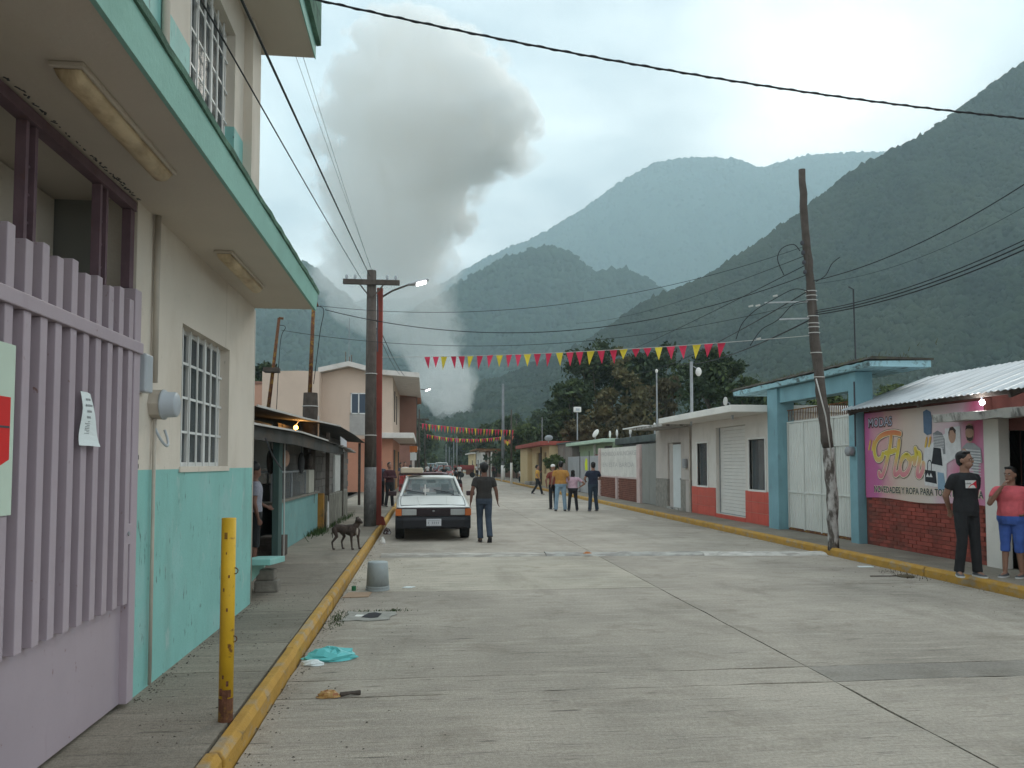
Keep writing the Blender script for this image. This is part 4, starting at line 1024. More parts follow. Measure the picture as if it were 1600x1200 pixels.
ban_text('MODAS', u0, v0, u1, .17, M_OUT, .0006, .016); ban_text('MODAS', u0 + .004, v0 + .004, u1 - .004, .165, M_LILB, .0016)
u0, v0 = bz(200, 1005); u1, _ = bz(1415, 1090)
v0 = .075
ban_text('NOVEDADES Y ROPA PARA TODA LA FAMILIA', u0, v0, u1, .115, M_RIM, .0006, .012); ban_text('NOVEDADES Y ROPA PARA TODA LA FAMILIA', u0, v0, u1, .112, M_INK, .0016, .004)
# printed pictures: denim shirt, striped top, skirt, handbag, jeans and three people
PC = {k: mat('print_' + k, c, .6, .1, 12) for k, c in dict(denim=(.09, .14, .22), stripe=(.20, .20, .21), black=(.02, .02, .025), white=(.62, .60, .60), skin=(.42, .25, .18), hair=(.05, .03, .025), pinkt=(.50, .30, .36), grey=(.30, .30, .31), palej=(.22, .32, .42), wine=(.40, .05, .14)).items()}
def pic(name, mt, polys, lift):
    m = Print()
    for p in polys: m.poly(S(p), lift)
    return m.build(name, PC[mt], ban)
pic('printed_glow', 'white', [[(770, 540), (1000, 380), (1110, 480), (1110, 640), (1010, 700), (1000, 960), (760, 930), (745, 700)], [(1000, 330), (1170, 300), (1180, 640), (1010, 660)]], .0004)
pic('printed_shirt', 'denim', [[(760, 150), (800, 125), (845, 150), (858, 220), (850, 385), (800, 400), (762, 370)]], .0010)
pic('printed_top', 'stripe', [[(865, 380), (915, 350), (965, 375), (995, 440), (1000, 600), (975, 600), (965, 530), (870, 520)]], .0010)
m = Print()
for k in range(9): m.poly(S([(868, 395 + k * 16), (985, 405 + k * 16), (985, 411 + k * 16), (868, 401 + k * 16)]), .0016)
m.build('printed_stripes', PC['white'], ban)
pic('printed_skirt', 'black', [[(868, 525), (950, 540), (965, 725), (840, 700)]], .0014)
pic('printed_bag', 'black', [[(765, 765), (885, 780), (895, 915), (765, 890)]], .0014)
pic('printed_bag_trim', 'white', [[(775, 840), (795, 800), (812, 840), (830, 800), (850, 845)]], .0020)
m = Print(); m.stroke(S([(795, 765), (800, 690), (820, 665), (838, 690), (836, 770)]), .012, .0014); m.build('printed_handle', PC['black'], ban)
pic('printed_jeans', 'palej', [[(905, 790), (975, 800), (1000, 985), (905, 975)]], .0012)
pic('printed_person', 'white', [[(1020, 500), (1085, 475), (1140, 500), (1160, 650), (1020, 640)]], .0010)
for fx_, fy_, fa, fb, fl_ in ((1080, 395, .028, .085, .0016), (1278, 375, .030, .095, .0016), (1210, 630, .026, .085, .0026)):
    m = Print(); m.disc(*bz(fx_, fy_), fa, fb, fl_); m.build('printed_face', PC['skin'], ban)
for hp_ in ([(1038, 370), (1055, 318), (1095, 310), (1125, 345), (1118, 390), (1090, 345), (1055, 350), (1045, 420)], [(1232, 345), (1240, 300), (1280, 290), (1318, 305), (1322, 350), (1305, 330), (1250, 330)]): pic('printed_hair', 'hair', [hp_], .0020)
pic('printed_beard', 'hair', [[(1240, 410), (1262, 425), (1300, 422), (1318, 400), (1310, 450), (1280, 465), (1250, 450)]], .0020)
pic('printed_polo', 'grey', [[(1190, 530), (1240, 480), (1320, 480), (1400, 540), (1412, 690), (1370, 700), (1365, 910), (1260, 900), (1200, 700)]], .0012)
m = Print()
for k in range(12): m.poly(S([(1200, 545 + k * 30), (1395, 560 + k * 30), (1395, 570 + k * 30), (1200, 555 + k * 30)]), .0018)
m.build('printed_stripes', PC['white'], ban)
pic('printed_hair', 'hair', [[(1152, 680), (1165, 570), (1210, 535), (1250, 570), (1262, 700), (1238, 690), (1230, 590), (1190, 590), (1182, 690)]], .0030)
pic('printed_person', 'pinkt', [[(1140, 790), (1180, 710), (1250, 710), (1310, 770), (1330, 930), (1150, 930)]], .0022)

# ================================================================== blue portal with corrugated white gate
M_BLUE = mat('portal_blue', (0.19, 0.345, 0.39), 0.75, 0.1, 1.5, 0.1, 30, stains=[((0.26, 0.50, 0.55), (3, 3, .6), .55, .75, .5), ((.10, .13, .13), (6, 6, 2), .62, .75, .5)])
M_BLUEL = mat('portal_edge', (0.32, 0.52, 0.57), 0.8, 0.12, 2, 0.2, 30, stains=[((.06, .07, .06), (6, 3, 6), .52, .64, .85)])
M_ROOFMOSS = mat('roof_moss', (0.07, 0.06, 0.05), 0.95, 0.4, 5, 0.6, 30, stains=[((0.10, 0.12, 0.04), (3, 3, 3), .5, .7, .7)])
M_GATEW = mat('white_gate', (0.60, 0.61, 0.57), 0.5, 0.06, 2, stains=[((0.40, 0.37, 0.30), (8, 8, 1), .58, .75, .5), (RUST, (20, 20, 6), .70, .78, .5)])
por = thing('gate_portal', 'light blue concrete portal with flat mossy roof over the white gate', 'portal', (8.6, 16.5, .13))
m = MB(); m.box(8.35, 8.78, 17.96, 18.50, .11, 3.50); m.build('column', M_BLUE, por, bevel=.012)
m = MB(); m.box(8.40, 8.76, 14.58, 14.86, .11, 3.50); m.build('column', M_BLUE, por, bevel=.012)
m = MB(); m.box(8.42, 8.74, 14.87, 17.95, 3.14, 3.49); m.build('beam', M_BLUE, por)
m = MB(); rr = []
for i in range(50):
    yy = 13.85 + (20.4 - 13.85) * i / 49; j = rng.uniform(-.015, .015)
    rr.append([(8.28 + j, yy, 3.51), (9.5, yy, 3.51), (9.5, yy, 3.64), (8.26 + j, yy, 3.62 + j)])
m.loft(rr, 0, True); m.build('roof_slab', M_BLUEL, por)
m = MB(); rr = []
for i in range(70):
    yy = 13.82 + (20.5 - 13.82) * i / 69; j = rng.uniform(-.02, .02)
    rr.append([(8.24 + j, yy, 3.645), (9.54, yy, 3.645), (9.54, yy, 3.68), (8.30 + j, yy, 3.70 + j)])
m.loft(rr, 0, True); m.build('roof_moss', M_ROOFMOSS, por)
tufts('weeds', 'dry weeds growing on the mossy portal roof', [(8.4, 17, 3.68, .08, 2.0, 400), (8.9, 15, 3.68, .2, .6, 200)], .03, .10, 11, mat('roof_weed', (.09, .08, .03), .9, .3, 9))
wg = thing('yard_gate', 'white corrugated metal yard gate with a wicket door between blue columns', 'gate', (8.62, 16.4, .13))
def corr_panel(y0, y1, z0, z1, x, name, mt, parent, pitch=.105, dep=.018):
    m = MB(); prof = []; yy = y0
    while yy < y1 - 1e-6:
        for f_, d_ in ((0, 0), (.40, 0), (.55, dep), (.85, dep)):
            q = yy + f_ * pitch
            if q < y1: prof.append((q, x - d_))
        yy += pitch
    prof.append((y1, x))
    lo = [(p[1], p[0], z0) for p in prof] + [(p[1] + .004, p[0], z0) for p in reversed(prof)]
    hi = [(p[0], p[1], z1) for p in lo]
    m.loft([lo, hi], 0, True, True); return m.build(name, mt, parent)
for (a, c) in ((14.90, 15.82), (15.84, 16.36), (16.40, 17.14), (17.16, 17.92)):
    corr_panel(a, c, 1.04, 2.64, 8.62, 'gate_panel', M_GATEW, wg); corr_panel(a, c, .19, 1.01, 8.62, 'gate_panel', M_GATEW, wg)
for yy in (14.87, 15.83, 16.38, 17.15, 17.93):
    m = MB(); m.box(8.585, 8.635, yy - .018, yy + .018, .17, 2.68); m.build('gate_frame', M_GATEW, wg)
for zz in (1.01, 2.65):
    m = MB(); m.box(8.588, 8.64, 14.90, 17.92, zz, zz + .03); m.build('gate_rail', M_GATEW, wg)
m = MB(); m.box(8.60, 8.66, 14.87, 17.95, .13, .185); m.build('gate_sill', M_RUSTY, wg)
wd = MB()
for a, c, e, d in ((14.92, 15.80, 2.06, 2.085), ): wd.box(8.578, 8.598, a, c, e, d)
wd.box(8.578, 8.598, 15.775, 15.80, .2, 2.06); wo = wd.build('wicket_frame', M_GATEW, wg)
m = MB(); m.box(8.555, 8.577, 15.66, 15.76, 1.16, 1.19); m.build('bolt', M_GREYM, wo)
tp = MB()
for k in range(40):
    yy = 14.9 + k * .0765; tp.box(8.60, 8.612, yy, yy + .018, 2.70, 2.95)
tp.box(8.596, 8.616, 14.88, 17.94, 2.94, 2.965)
tag(tp.build('gate_spikes', M_RUSTY, wg), kind='stuff')
mt_ = thing('electric_meter', 'grey electric meter on the blue column beside the pink banner', 'meter', (8.4, 14.7, 1.85))
m = MB(); m.tube([(8.40, 14.72, 1.93), (8.28, 14.72, 1.93), (8.26, 14.72, 1.93)], [.10, .095, .07], 14); m.build('dome', M_GREYM, mt_, True)
m = MB(); m.tube([(8.385, 14.60, 2.02), (8.385, 14.60, 3.3)], .014, 6); m.build('conduit', M_INK, mt_)

# ================================================================== white shop with red tiles and roller shutter
WSX = 8.5
M_TILE = mat('red_tile', (0.56, 0.085, 0.06), 0.35, 0.1, 3, spec=.5, rand=.06, stains=[((.40, .10, .08), (5, 5, 5), .6, .75, .4)])
M_GROUT = mat('grout', (0.55, 0.33, 0.28), 0.9, .1, 5)
M_SHUT = mat('shutter_white', (0.66, 0.64, 0.60), 0.5, .04, 3, rand=.02, stains=[((.45, .42, .38), (3, 3, 12), .62, .78, .4)])
ws = thing('corner_shop', 'small white shop with red tile base and closed roller shutter', 'shop', (9.5, 21.5, .13))
m = MB(); HOL = [(18.96, 19.94, 1.02, 2.32), (20.22, 22.36, .25, 2.74), (23.02, 23.90, 1.02, 2.32)]
wall_x(m, WSX, WSX + .25, 18.56, 24.46, .10, 3.0, HOL); m.box(WSX + .25, 13, 18.56, 18.7, .1, 3.0); m.build('wall', M_WHITEW, ws)
m = MB(); m.box(7.42, 13, 18.52, 24.5, 2.955, 3.13); m.build('roof_slab', mat('slab_white', (.70, .67, .62), .85, .07, 1.5, 0.1, 20, stains=[((.35, .32, .28), (3, 1, 5), .62, .78, .5)]), ws, bevel=.015)
m = MB(); m.box(WSX - .012, WSX - .001, 18.60, 20.20, .12, .98); m.box(WSX - .012, WSX - .001, 22.38, 24.45, .12, .98); m.box(WSX - .012, WSX - .001, 20.2, 22.38, .12, .245); m.build('tile_bed', M_GROUT, ws)
tl = MB(); tl.box(-.014, -.001, -.222, .222, -.135, .135); tme = tl.mesh('tile', M_TILE)
tl = MB(); tl.box(-.014, -.001, -.222, .222, -.055, .055); tme2 = tl.mesh('tile', M_TILE)
for (a, c) in ((18.60, 20.20), (22.38, 24.44)):
    for r in range(3):
        n = 4; wdt = (c - a) / n
        for k in range(n):
            o = link('tile', tme, ws, Vector((WSX - .012, a + wdt * (k + .5), .28 + r * .281)) - Vector(ws.location)); o.scale = (1, (wdt - .008) / .444, 1)
for k in range(5): link('tile', tme2, ws, Vector((WSX - .012, 20.42 + k * .432, .185)) - Vector(ws.location)).scale = (1, .424 / .444, 1)
sh = MB(); sh.box(-.012, .0, -1.05, 1.05, -.046, .046); sme = sh.mesh('shutter_slat', M_SHUT)
for k in range(25): link('shutter_slat', sme, ws, Vector((WSX + .14 + (.004 if k % 2 else 0), 21.29, .32 + k * .0985)) - Vector(ws.location))
m = MB(); m.box(WSX + .10, WSX + .16, 20.24, 22.34, .255, .272); m.build('shutter_foot', M_GREYM, ws)
m = MB(); m.box(WSX + .10, WSX + .13, 20.225, 20.245, .27, 2.73); m.build('shutter_guide', M_GREYM, ws)
m = MB(); m.box(WSX + .10, WSX + .13, 22.335, 22.355, .27, 2.73); m.build('shutter_guide', M_GREYM, ws)
for (a, c, e, d) in (HOL[0], HOL[2]):
    f = MB(); t = .05; x0, x1 = WSX - .03, WSX + .06
    f.box(x0, x1, a - t, c + t, e - t, e); f.box(x0, x1, a - t, c + t, d, d + t); f.box(x0, x1, a - t, a, e, d); f.box(x0, x1, c, c + t, e, d)
    wo = f.build('window', M_WHITE, ws)
    m = MB(); m.box(WSX + .07, WSX + .075, a, c, e, d); m.build('pane', M_GLASS, wo)
    m = MB()
    for k in range(4): m.box(WSX + .3, WSX + .34, a + .1 + k * .2, a + .22 + k * .2, e, e + .5 + .12 * (k % 3))
    m.build('goods', mat('shop_goods', (.12, .045, .05), .9, .4, 5), wo)
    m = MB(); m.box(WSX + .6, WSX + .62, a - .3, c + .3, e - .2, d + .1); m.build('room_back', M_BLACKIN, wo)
for yy in (19.7, 22.9):
    m = MB(); m.tube([(7.95, yy, 2.954), (7.95, yy, 2.90)], [.04, .03], 8); m.tube([(7.95, yy, 2.90), (7.95, yy, 2.84)], [.02, .035], 8); lo_ = m.build('porch_bulb', M_PLASTIC, ws)
m = MB(); m.ell((9.0, 19.8, 3.12), (.2, .3, .10)); tag(m.build('roof_dish', M_WHITE), 'white upturned dish lying on the white shop roof', 'dish')
dd = thing('satellite_dish', 'small bent antenna dish on the white shop roof', 'antenna', (8.2, 20.5, 3.13))
m = MB(); m.tube([(8.2, 20.5, 3.13), (8.2, 20.5, 3.32), (8.1, 20.6, 3.4)], .015, 6); m.build('stand', M_GREYM, dd); m = MB(); m.ell((8.1, 20.55, 3.38), (.04, .14, .12)); m.build('dish', M_TINE, dd, True)

# ================================================================== grey plaster house with white door
M_PLAST = mat('grey_plaster', (0.46, 0.41, 0.37), .85, .09, 1.3, .15, 30, stains=[((.30, .26, .23), (3, 3, 1), .52, .74, .6)])
M_ROUGH = mat('rough_plinth', (0.26, 0.24, 0.21), .95, .25, 6, .7, 30)
gh = thing('plaster_house', 'grey plaster house with a rough plinth and narrow white door', 'house', (9.5, 27, .13))
m = MB(); wall_x(m, WSX, WSX + .25, 24.52, 28.4, 1.16, 2.9, [(25.55, 27.0, .1, 2.42)]); m.box(WSX + .25, 13, 28.2, 28.4, .1, 2.9); m.build('wall', M_PLAST, gh)
for ya_, yb_ in ((24.52, 25.55), (27.0, 28.4)):
    m = MB(); m.box(WSX - .02, WSX + .25, ya_, yb_, .10, 1.155); m.build('plinth', M_ROUGH, gh)
m = MB(); m.box(WSX - .03, WSX + .1, 24.7, 25.0, .11, 1.15); m.build('plinth_pier', M_PLAST, gh)
d_ = MB(); d_.box(WSX + .05, WSX + .08, 25.56, 26.55, .2, 2.35); do = d_.build('door', mat('pale_door', (.60, .63, .62), .6, .05, 3), gh)
m = MB(); m.box(WSX + .01, WSX + .05, 25.66, 25.72, 1.15, 1.2); m.build('handle', M_GREYM, do)
m = MB(); m.box(WSX + .06, WSX + .08, 26.56, 26.98, .2, 2.4); m.build('door_side', M_PLAST, gh)
m = MB(); m.box(WSX - .03, WSX + .25, 25.5, 27.05, .105, .2); m.build('door_step', M_CONC_OLD, gh)
m = MB(); m.box(7.55, 13, 24.52, 28.0, 2.90, 2.985); m.build('roof_slab', M_CONC_OLD, gh)
m = MB(); m.box(7.50, 8.2, 26.6, 29.4, 2.988, 3.03); m.build('roof_edge', M_WHITE, gh)
m = MB(); m.tube([(WSX - .035, 24.56, .13), (WSX - .035, 24.56, 2.9)], .03, 8); m.build('drain_pipe', M_PIPE, gh)
m = MB(); m.box(WSX - .12, WSX - .021, 24.85, 25.1, 1.55, 1.85); m.build('meter', M_GREYM, gh, bevel=.02)
# grey sheet gate
gg = thing('metal_gate', 'plain grey sheet metal gate between the plaster house and pink pillar', 'gate', (WSX, 29.5, .13))
for (a, c) in ((28.45, 29.5), (29.52, 30.5)):
    m = MB(); m.box(WSX + .05, WSX + .08, a, c, .15, 2.45); m.build('gate_leaf', mat('gate_grey', (.235, .235, .215), .6, .08, 2), gg, bevel=.006)

# ================================================================== painted wall with faded lettering, brick base, pink pillars
M_PINKP = mat('pink_pillar', (.52, .40, .37), .8, .1, 3, .1, 30, stains=[((.35, .27, .25), (5, 5, 2), .55, .75, .5)])
M_WALLP = mat('whitewash', (.60, .57, .52), .85, .1, 2, .1, 30, stains=[((.42, .40, .36), (4, 4, 1.5), .5, .75, .5)])
bw = thing('boundary_wall', 'whitewashed wall with faded painted lettering over a brick base', 'wall', (WSX, 34.5, .13))
m = MB(); m.box(WSX + .04, WSX + .16, 30.9, 37.9, 1.13, 2.42); m.build('panel_face', M_WALLP, bw)
m = MB(); m.box(WSX + .06, WSX + .16, 30.9, 37.9, .1, 1.06); m.build('brick_backing', mat('mortar_pale', (.30, .17, .13), .9, .15, 4), bw)
b2 = MB(); b2.box(0, .05, -.13, .13, -.034, .034); b2me = b2.mesh('brick', mat('dark_brick', (.17, .065, .045), .85, .25, 5, .2, 40, rand=.15))
for c in range(11):
    yy = 31.2 + (.14 if c % 2 else 0)
    while yy < 37.8:
        if not 34.25 < yy < 34.6: link('brick', b2me, bw, Vector((WSX + .025, yy, .17 + c * .083)) - Vector(bw.location))
        yy += .278
m = MB(); m.box(WSX - .01, WSX + .17, 30.9, 37.9, 1.065, 1.125); m.build('string_course', M_PINKP, bw)
for (a, c, zt) in ((30.55, 31.0, 2.46), (34.32, 34.55, 1.10), (37.8, 38.05, 2.44)):
    m = MB(); m.box(WSX - .04, WSX + .2, a, c, .11, zt); m.build('pillar', M_PINKP, bw, bevel=.01)
m = MB(); m.box(WSX + .2, WSX + .8, 30.6, 30.9, .11, 2.4); m.build('pillar', M_PLAST, bw)
M_FADE = mat('faded_letter', (.40, .38, .36), .85, .25, 9)
def wall_text(s, y0, y1, z, h):
    o = text_mesh(s, h * 1.42, M_FADE, 'faded_lettering', bw, (0, 0, 0), (0, -1, 0), (0, 0, 1), (-1, 0, 0))
    bl = wloc(bw); ys = [-v.co.y for v in o.data.vertices]; w0, w1 = min(ys), max(ys); k = (y0 - y1) / (w1 - w0)
    for v in o.data.vertices: v.co.y = y0 - bl.y - (-v.co.y - w0) * k; v.co.z += z; v.co.x = WSX + .036 - bl.x
wall_text('PROHIBIDO ANUNCIARSE', 37.6, 31.2, 2.05, .2)
wall_text('EN ESTA BARDA', 37.3, 31.6, 1.55, .2)

# dark flat roofed house behind the wall, dishes along its edge
M_DKROOF = mat('dark_roof', (.075, .085, .08), .9, .3, 2, stains=[((.14, .2, .16), (1, 1, 2), .55, .75, .5)])
dh = thing('flat_roof_house', 'dark flat roofed house behind the whitewashed wall', 'house', (11, 33, .13))
m = MB(); m.box(9.6, 15, 28.6, 37.6, .1, 2.62); m.build('wall', mat('dark_block', (.15, .145, .135), .95, .15, 2), dh)
m = MB(); m.box(9.35, 15.2, 28.5, 38.2, 2.62, 2.92); m.build('roof_slab', M_DKROOF, dh, bevel=.02)
def dish(px, py, label, tilt):
    p = pt(px, py, X=9.42); t = thing('satellite_dish', label, 'antenna', (p.x, p.y, 2.92), group='white dishes on the dark roof edge')
    m = MB(); m.tube([(p.x, p.y, 2.92), (p.x, p.y, 3.12)], .035, 6); m.build('stand', M_GREYM, t)
    m = MB(); mm = Matrix.Rotation(tilt, 3, 'X'); m.ell((p.x, p.y, 3.20), (.05, .15, .19), 12, 8, 0, mm); m.build('reflector', M_WHITE, t, True)
dish(953, 683, 'smallest white dish on the dark roof edge, nearest the green slab', .1)
dish(964, 681, 'white dish on the dark roof edge beside the smallest one', -.2)
dish(985, 681, 'white dish with a leaning rim in the middle of the roof edge', .5)
dish(1023, 683, 'broad white dish on the roof edge beside the plaster house', -.1)

# ================================================================== sheet metal fence, green house, block house, ochre yellow house
M_SHEETG = mat('grey_sheet', (.36, .37, .38), .55, .1, 1.5, stains=[((.22, .2, .18), (3, 3, 1), .58, .75, .5)], metal=.2, rand=.06)
sf = thing('sheet_fence', 'grey sheet metal fence of tall panels with a yellow sticker', 'fence', (WSX, 42, .13))
for (a, c) in ((38.12, 40.4), (40.44, 42.9), (42.94, 46.6)):
    m = MB(); m.box(WSX + .03, WSX + .05, a, c, .15, 2.1); m.build('sheet_panel', M_SHEETG, sf)
for yy in (40.42, 42.92):
    m = MB(); m.box(WSX - .0, WSX + .028, yy - .03, yy + .03, .13, 2.35); m.build('fence_post', M_TIN, sf)
m = MB(); m.prism([(40.9, 1.35), (41.5, 1.35), (41.6, 1.7), (41.3, 2.0), (40.95, 1.9)], 'x', WSX + .02, WSX + .029); m.build('sticker', mat('lime_sticker', (.62, .72, .03), .6, .05), sf)
M_GREENW = mat('pale_green_wall', (.33, .41, .27), .85, .1, 1.5)
gr = thing('green_house', 'pale green house with a mint edged flat roof behind the sheet fence', 'house', (11, 43, .13))
m = MB(); m.box(9.3, 14, 38.3, 47.0, .1, 2.75); m.build('wall', M_GREENW, gr)
m = MB(); m.box(8.75, 14.2, 38.3, 48.6, 2.76, 2.95); m.build('roof_slab', mat('mint_slab', (.43, .55, .43), .8, .1, 2), gr, bevel=.02)
w_ = MB(); w_.box(9.24, 9.3, 38.6, 40.0, 2.0, 2.6); wo = w_.build('window', M_WOODD, gr); m = MB(); m.box(9.22, 9.235, 38.65, 39.95, 2.05, 2.55); m.build('pane', M_GLASS, wo)
m = MB(); m.beam((9.2, 42.2, .13), (9.2, 42.2, 2.75), .1, .1); m.build('porch_post', M_WHITEW, gr)
m = MB(); m.box(9.2, 9.28, 40.3, 42.1, 2.05, 2.2); m.build('red_board', mat('dull_red', (.25, .07, .05), .8, .1), gr)
bh = thing('block_house', 'brown grey block house with a flat roof beside the yellow house', 'house', (11, 49, .13))
m = MB(); m.box(8.9, 14, 47.2, 52.4, .1, 2.95); m.build('wall', mat('brown_block', (.22, .195, .175), .95, .14, 1.2, stains=[((.16, .09, .07), (2, 2, 1), .5, .7, .5)]), bh)
m = MB(); m.box(8.8, 14.1, 47.1, 52.5, 2.96, 3.06); m.build('roof_slab', M_DKROOF, bh)
M_YEL = mat('cream_yellow', (.56, .44, .25), .85, .07, 1.2, stains=[((.38, .3, .2), (2, 2, 1), .58, .76, .5)])
yh = thing('yellow_house', 'cream yellow house with dull red roof edge and two dark doorways', 'house', (10.5, 58, .13))
m = MB(); wall_x(m, 8.35, 8.6, 52.6, 66.0, .1, 2.95, [(54.0, 55.3, 1.0, 2.5), (56.8, 58.8, .2, 2.5)]); m.box(8.6, 14, 52.6, 52.8, .1, 2.95); m.box(8.0, 8.35, 61.4, 66.0, .1, 2.93); m.build('wall', M_YEL, yh)
m = MB(); m.box(7.7, 14, 52.4, 67.0, 2.95, 3.22); m.build('roof_slab', mat('red_edge', (.33, .08, .06), .85, .12, 2), yh, bevel=.02)
for (a, c, e, d) in ((54.0, 55.3, 1.0, 2.5), (56.8, 58.8, .2, 2.5)):
    m = MB(); m.box(8.5, 8.55, a, c, e, d); m.build('door' if e < .5 else 'window', mat('brown_door', (.10, .065, .045), .7, .15, 2), yh)
m = MB(); m.tube([(8.28, 56.0, .2), (8.28, 56.0, 2.9)], .06, 8); m.build('drain_pipe', M_WOODD, yh)
st_ = thing('doorstep', 'small broken concrete step on the pavement by the yellow house', 'step', (7.9, 60, .13))
m = MB(); m.box(7.65, 8.3, 58.9, 60.4, .13, .36); m.build('step_block', M_CONC_OLD, st_, bevel=.03)

# masts and signs on the roofs
def thin_mast(name, label, px, ytop, x, y, z0, r=.03, mt=None):
    p = pt(px, ytop, Y=y); t = thing(name, label, 'mast', (p.x, y, z0)); m = MB(); m.tube([(p.x, y, z0), (p.x, y, p.z)], r, 6); m.build('pole', mt or M_GREYM, t); return t, p
t, p = thin_mast('roof_mast', 'thin grey mast with a white insulator on the plaster house roof', 1026, 582, 0, 26.5, 2.98, .025)
m = MB(); m.ell((p.x, 26.5, p.z + .05), (.05, .05, .07)); m.build('insulator', M_WHITE, t)
t, p = thin_mast('roof_mast', 'grey pipe mast with a white floodlight on the white shop roof', 1080, 565, 0, 22.5, 3.12, .045)
m = MB(); m.tube([(p.x, 22.5, p.z - .1), (p.x + .2, 22.5, p.z - .22)], .012, 6); m.build('bracket', M_GREYM, t)
m = MB(); m.ell((p.x + .22, 22.5, p.z - .3), (.09, .1, .13)); m.build('carrybag', M_WHITE, t, True)  # white bag hanging from the mast, not a lamp
t, p = thin_mast('roof_mast', 'thin mast carrying a white box lamp above the green house', 902, 640, 0, 41, 2.95, .035)
m = MB(); m.box(p.x - .2, p.x + .2, 40.9, 41.05, p.z - .14, p.z + .14); fo = m.build('box_lamp', M_WHITE, t, bevel=.04)
m = MB(); m.box(p.x - .1, p.x + .1, 40.88, 40.9, p.z - .06, p.z + .06); m.build('lens', M_PLASTIC, fo)
t, p = thin_mast('roof_mast', 'bare thin mast behind the yellow house roof', 847, 652, 0, 58, 3.2, .03)
t = thing('satellite_dish', 'grey dish antenna tilted up on the block house roof', 'antenna', (9.0, 50.5, 3.06))
p = pt(857, 688, Y=50.5)
m = MB(); m.tube([(p.x, 50.5, 3.06), (p.x, 50.5, 3.3)], .03, 6); m.build('stand', M_GREYM, t); m = MB(); m.ell((p.x, 50.4, 3.36), (.28, .08, .22), 12, 8, 0, Matrix.Rotation(.6, 3, 'X')); m.build('reflector', M_PLASTIC, t, True)
t = thing('satellite_dish', 'white dish antenna leaning on the mint edged roof', 'antenna', (8.9, 39.3, 2.95))
p = pt(930, 678, Y=39.5)
m = MB(); m.tube([(p.x, 39.5, 2.95), (p.x, 39.5, 3.15)], .03, 6); m.build('stand', M_GREYM, t); m = MB(); m.ell((p.x, 39.4, 3.24), (.12, .08, .24), 12, 8, 0, Matrix.Rotation(.6, 3, 'Y')); m.build('reflector', M_WHITE, t, True)
# ================================================================== peach two-storey house (left, down the street)
M_PEACH = mat('peach_plaster', (.58, .45, .36), .85, .05, .8, .1, 20, stains=[((.45, .34, .27), (1.2, 1.2, .5), .55, .78, .5)])
M_ORANGE = mat('orange_plaster', (.46, .215, .14), .85, .08, 1, .1, 20)
M_BROWNW = mat('brown_plaster', (.25, .135, .10), .85, .08, 1)
M_PALE = mat('pale_slab', (.60, .56, .52), .85, .1, 1.5, .1, 20, stains=[((.33, .3, .27), (2, 2, 3), .58, .75, .5)])
ph = thing('peach_house', 'peach two storey house with low gable front and pale canopy over the door', 'house', (-5, 52, .13))
PY = 45.0
def px_x(px, Y): return pt(px, 700, Y=Y).x
def px_z(py, Y): return pt(600, py, Y=Y).z
xL, xM, xR = px_x(415, PY), px_x(502, PY + 0), px_x(613, PY)
gz = [(px, pt(px, py, Y=PY).x, pt(px, py, Y=PY).z) for px, py in ((502, 584), (546, 574), (596, 587), (613, 588))]
m = MB(); m.prism([(gz[0][1], .1), (xR, .1), (xR, gz[3][2]), (gz[2][1], gz[2][2]), (gz[1][1], gz[1][2]), (gz[0][1], gz[0][2])], 'y', PY, PY + 12.5)
m.build('gable_wall', M_PEACH, ph)
zl = pt(420, 584, Y=PY).z; zl2 = pt(470, 583, Y=PY).z
m = MB(); m.prism([(xL, .1), (xM - .005, .1), (xM - .005, gz[0][2]), (pt(470, 582, Y=PY).x, zl2), (xL, zl)], 'y', PY - 1.2, PY + 6); m.build('side_wing', M_PEACH, ph)
m = MB(); th = .28
P_ = [(gz[0][1] - .1, gz[0][2]), (gz[1][1], gz[1][2]), (gz[2][1], gz[2][2]), (px_x(655, PY + 2), gz[3][2] - .12)]
m.prism([(p[0], p[1] + .01) for p in P_] + [(p[0], p[1] + th) for p in reversed(P_)], 'y', PY - .6, PY + 13.0); m.build('roof_slab', M_PALE, ph)
m = MB(); m.box(xR - 3.6, xR - .0, PY - .03, PY - .001, .12, 3.1); m.box(xR + .001, xR + .03, PY, PY + 12.4, .12, 3.1); m.build('ground_floor_paint', M_ORANGE, ph)
bx0 = px_x(650, PY + 12.5)
m = MB(); m.box(xR - .5, bx0, PY + 12.52, PY + 20, 3.2, 6.6); m.build('upper_room', M_BROWNW, ph)
m = MB(); m.box(xR - .6, px_x(657, PY + 12.5), PY + 12.3, PY + 20.2, 6.61, 6.85); m.build('upper_room_roof', M_ORANGE, ph)
cx1 = px_x(648, PY + 3)
m = MB(); m.box(xR - 1.5, cx1, PY - .9, PY + 11, 3.12, 3.42); m.build('canopy_slab', M_PALE, ph, bevel=.02)
m = MB(); m.box(xR - 1.1, xR - .7, PY - .7, PY - .3, 2.75, 3.1); m.build('canopy_box', M_GREYM, ph)
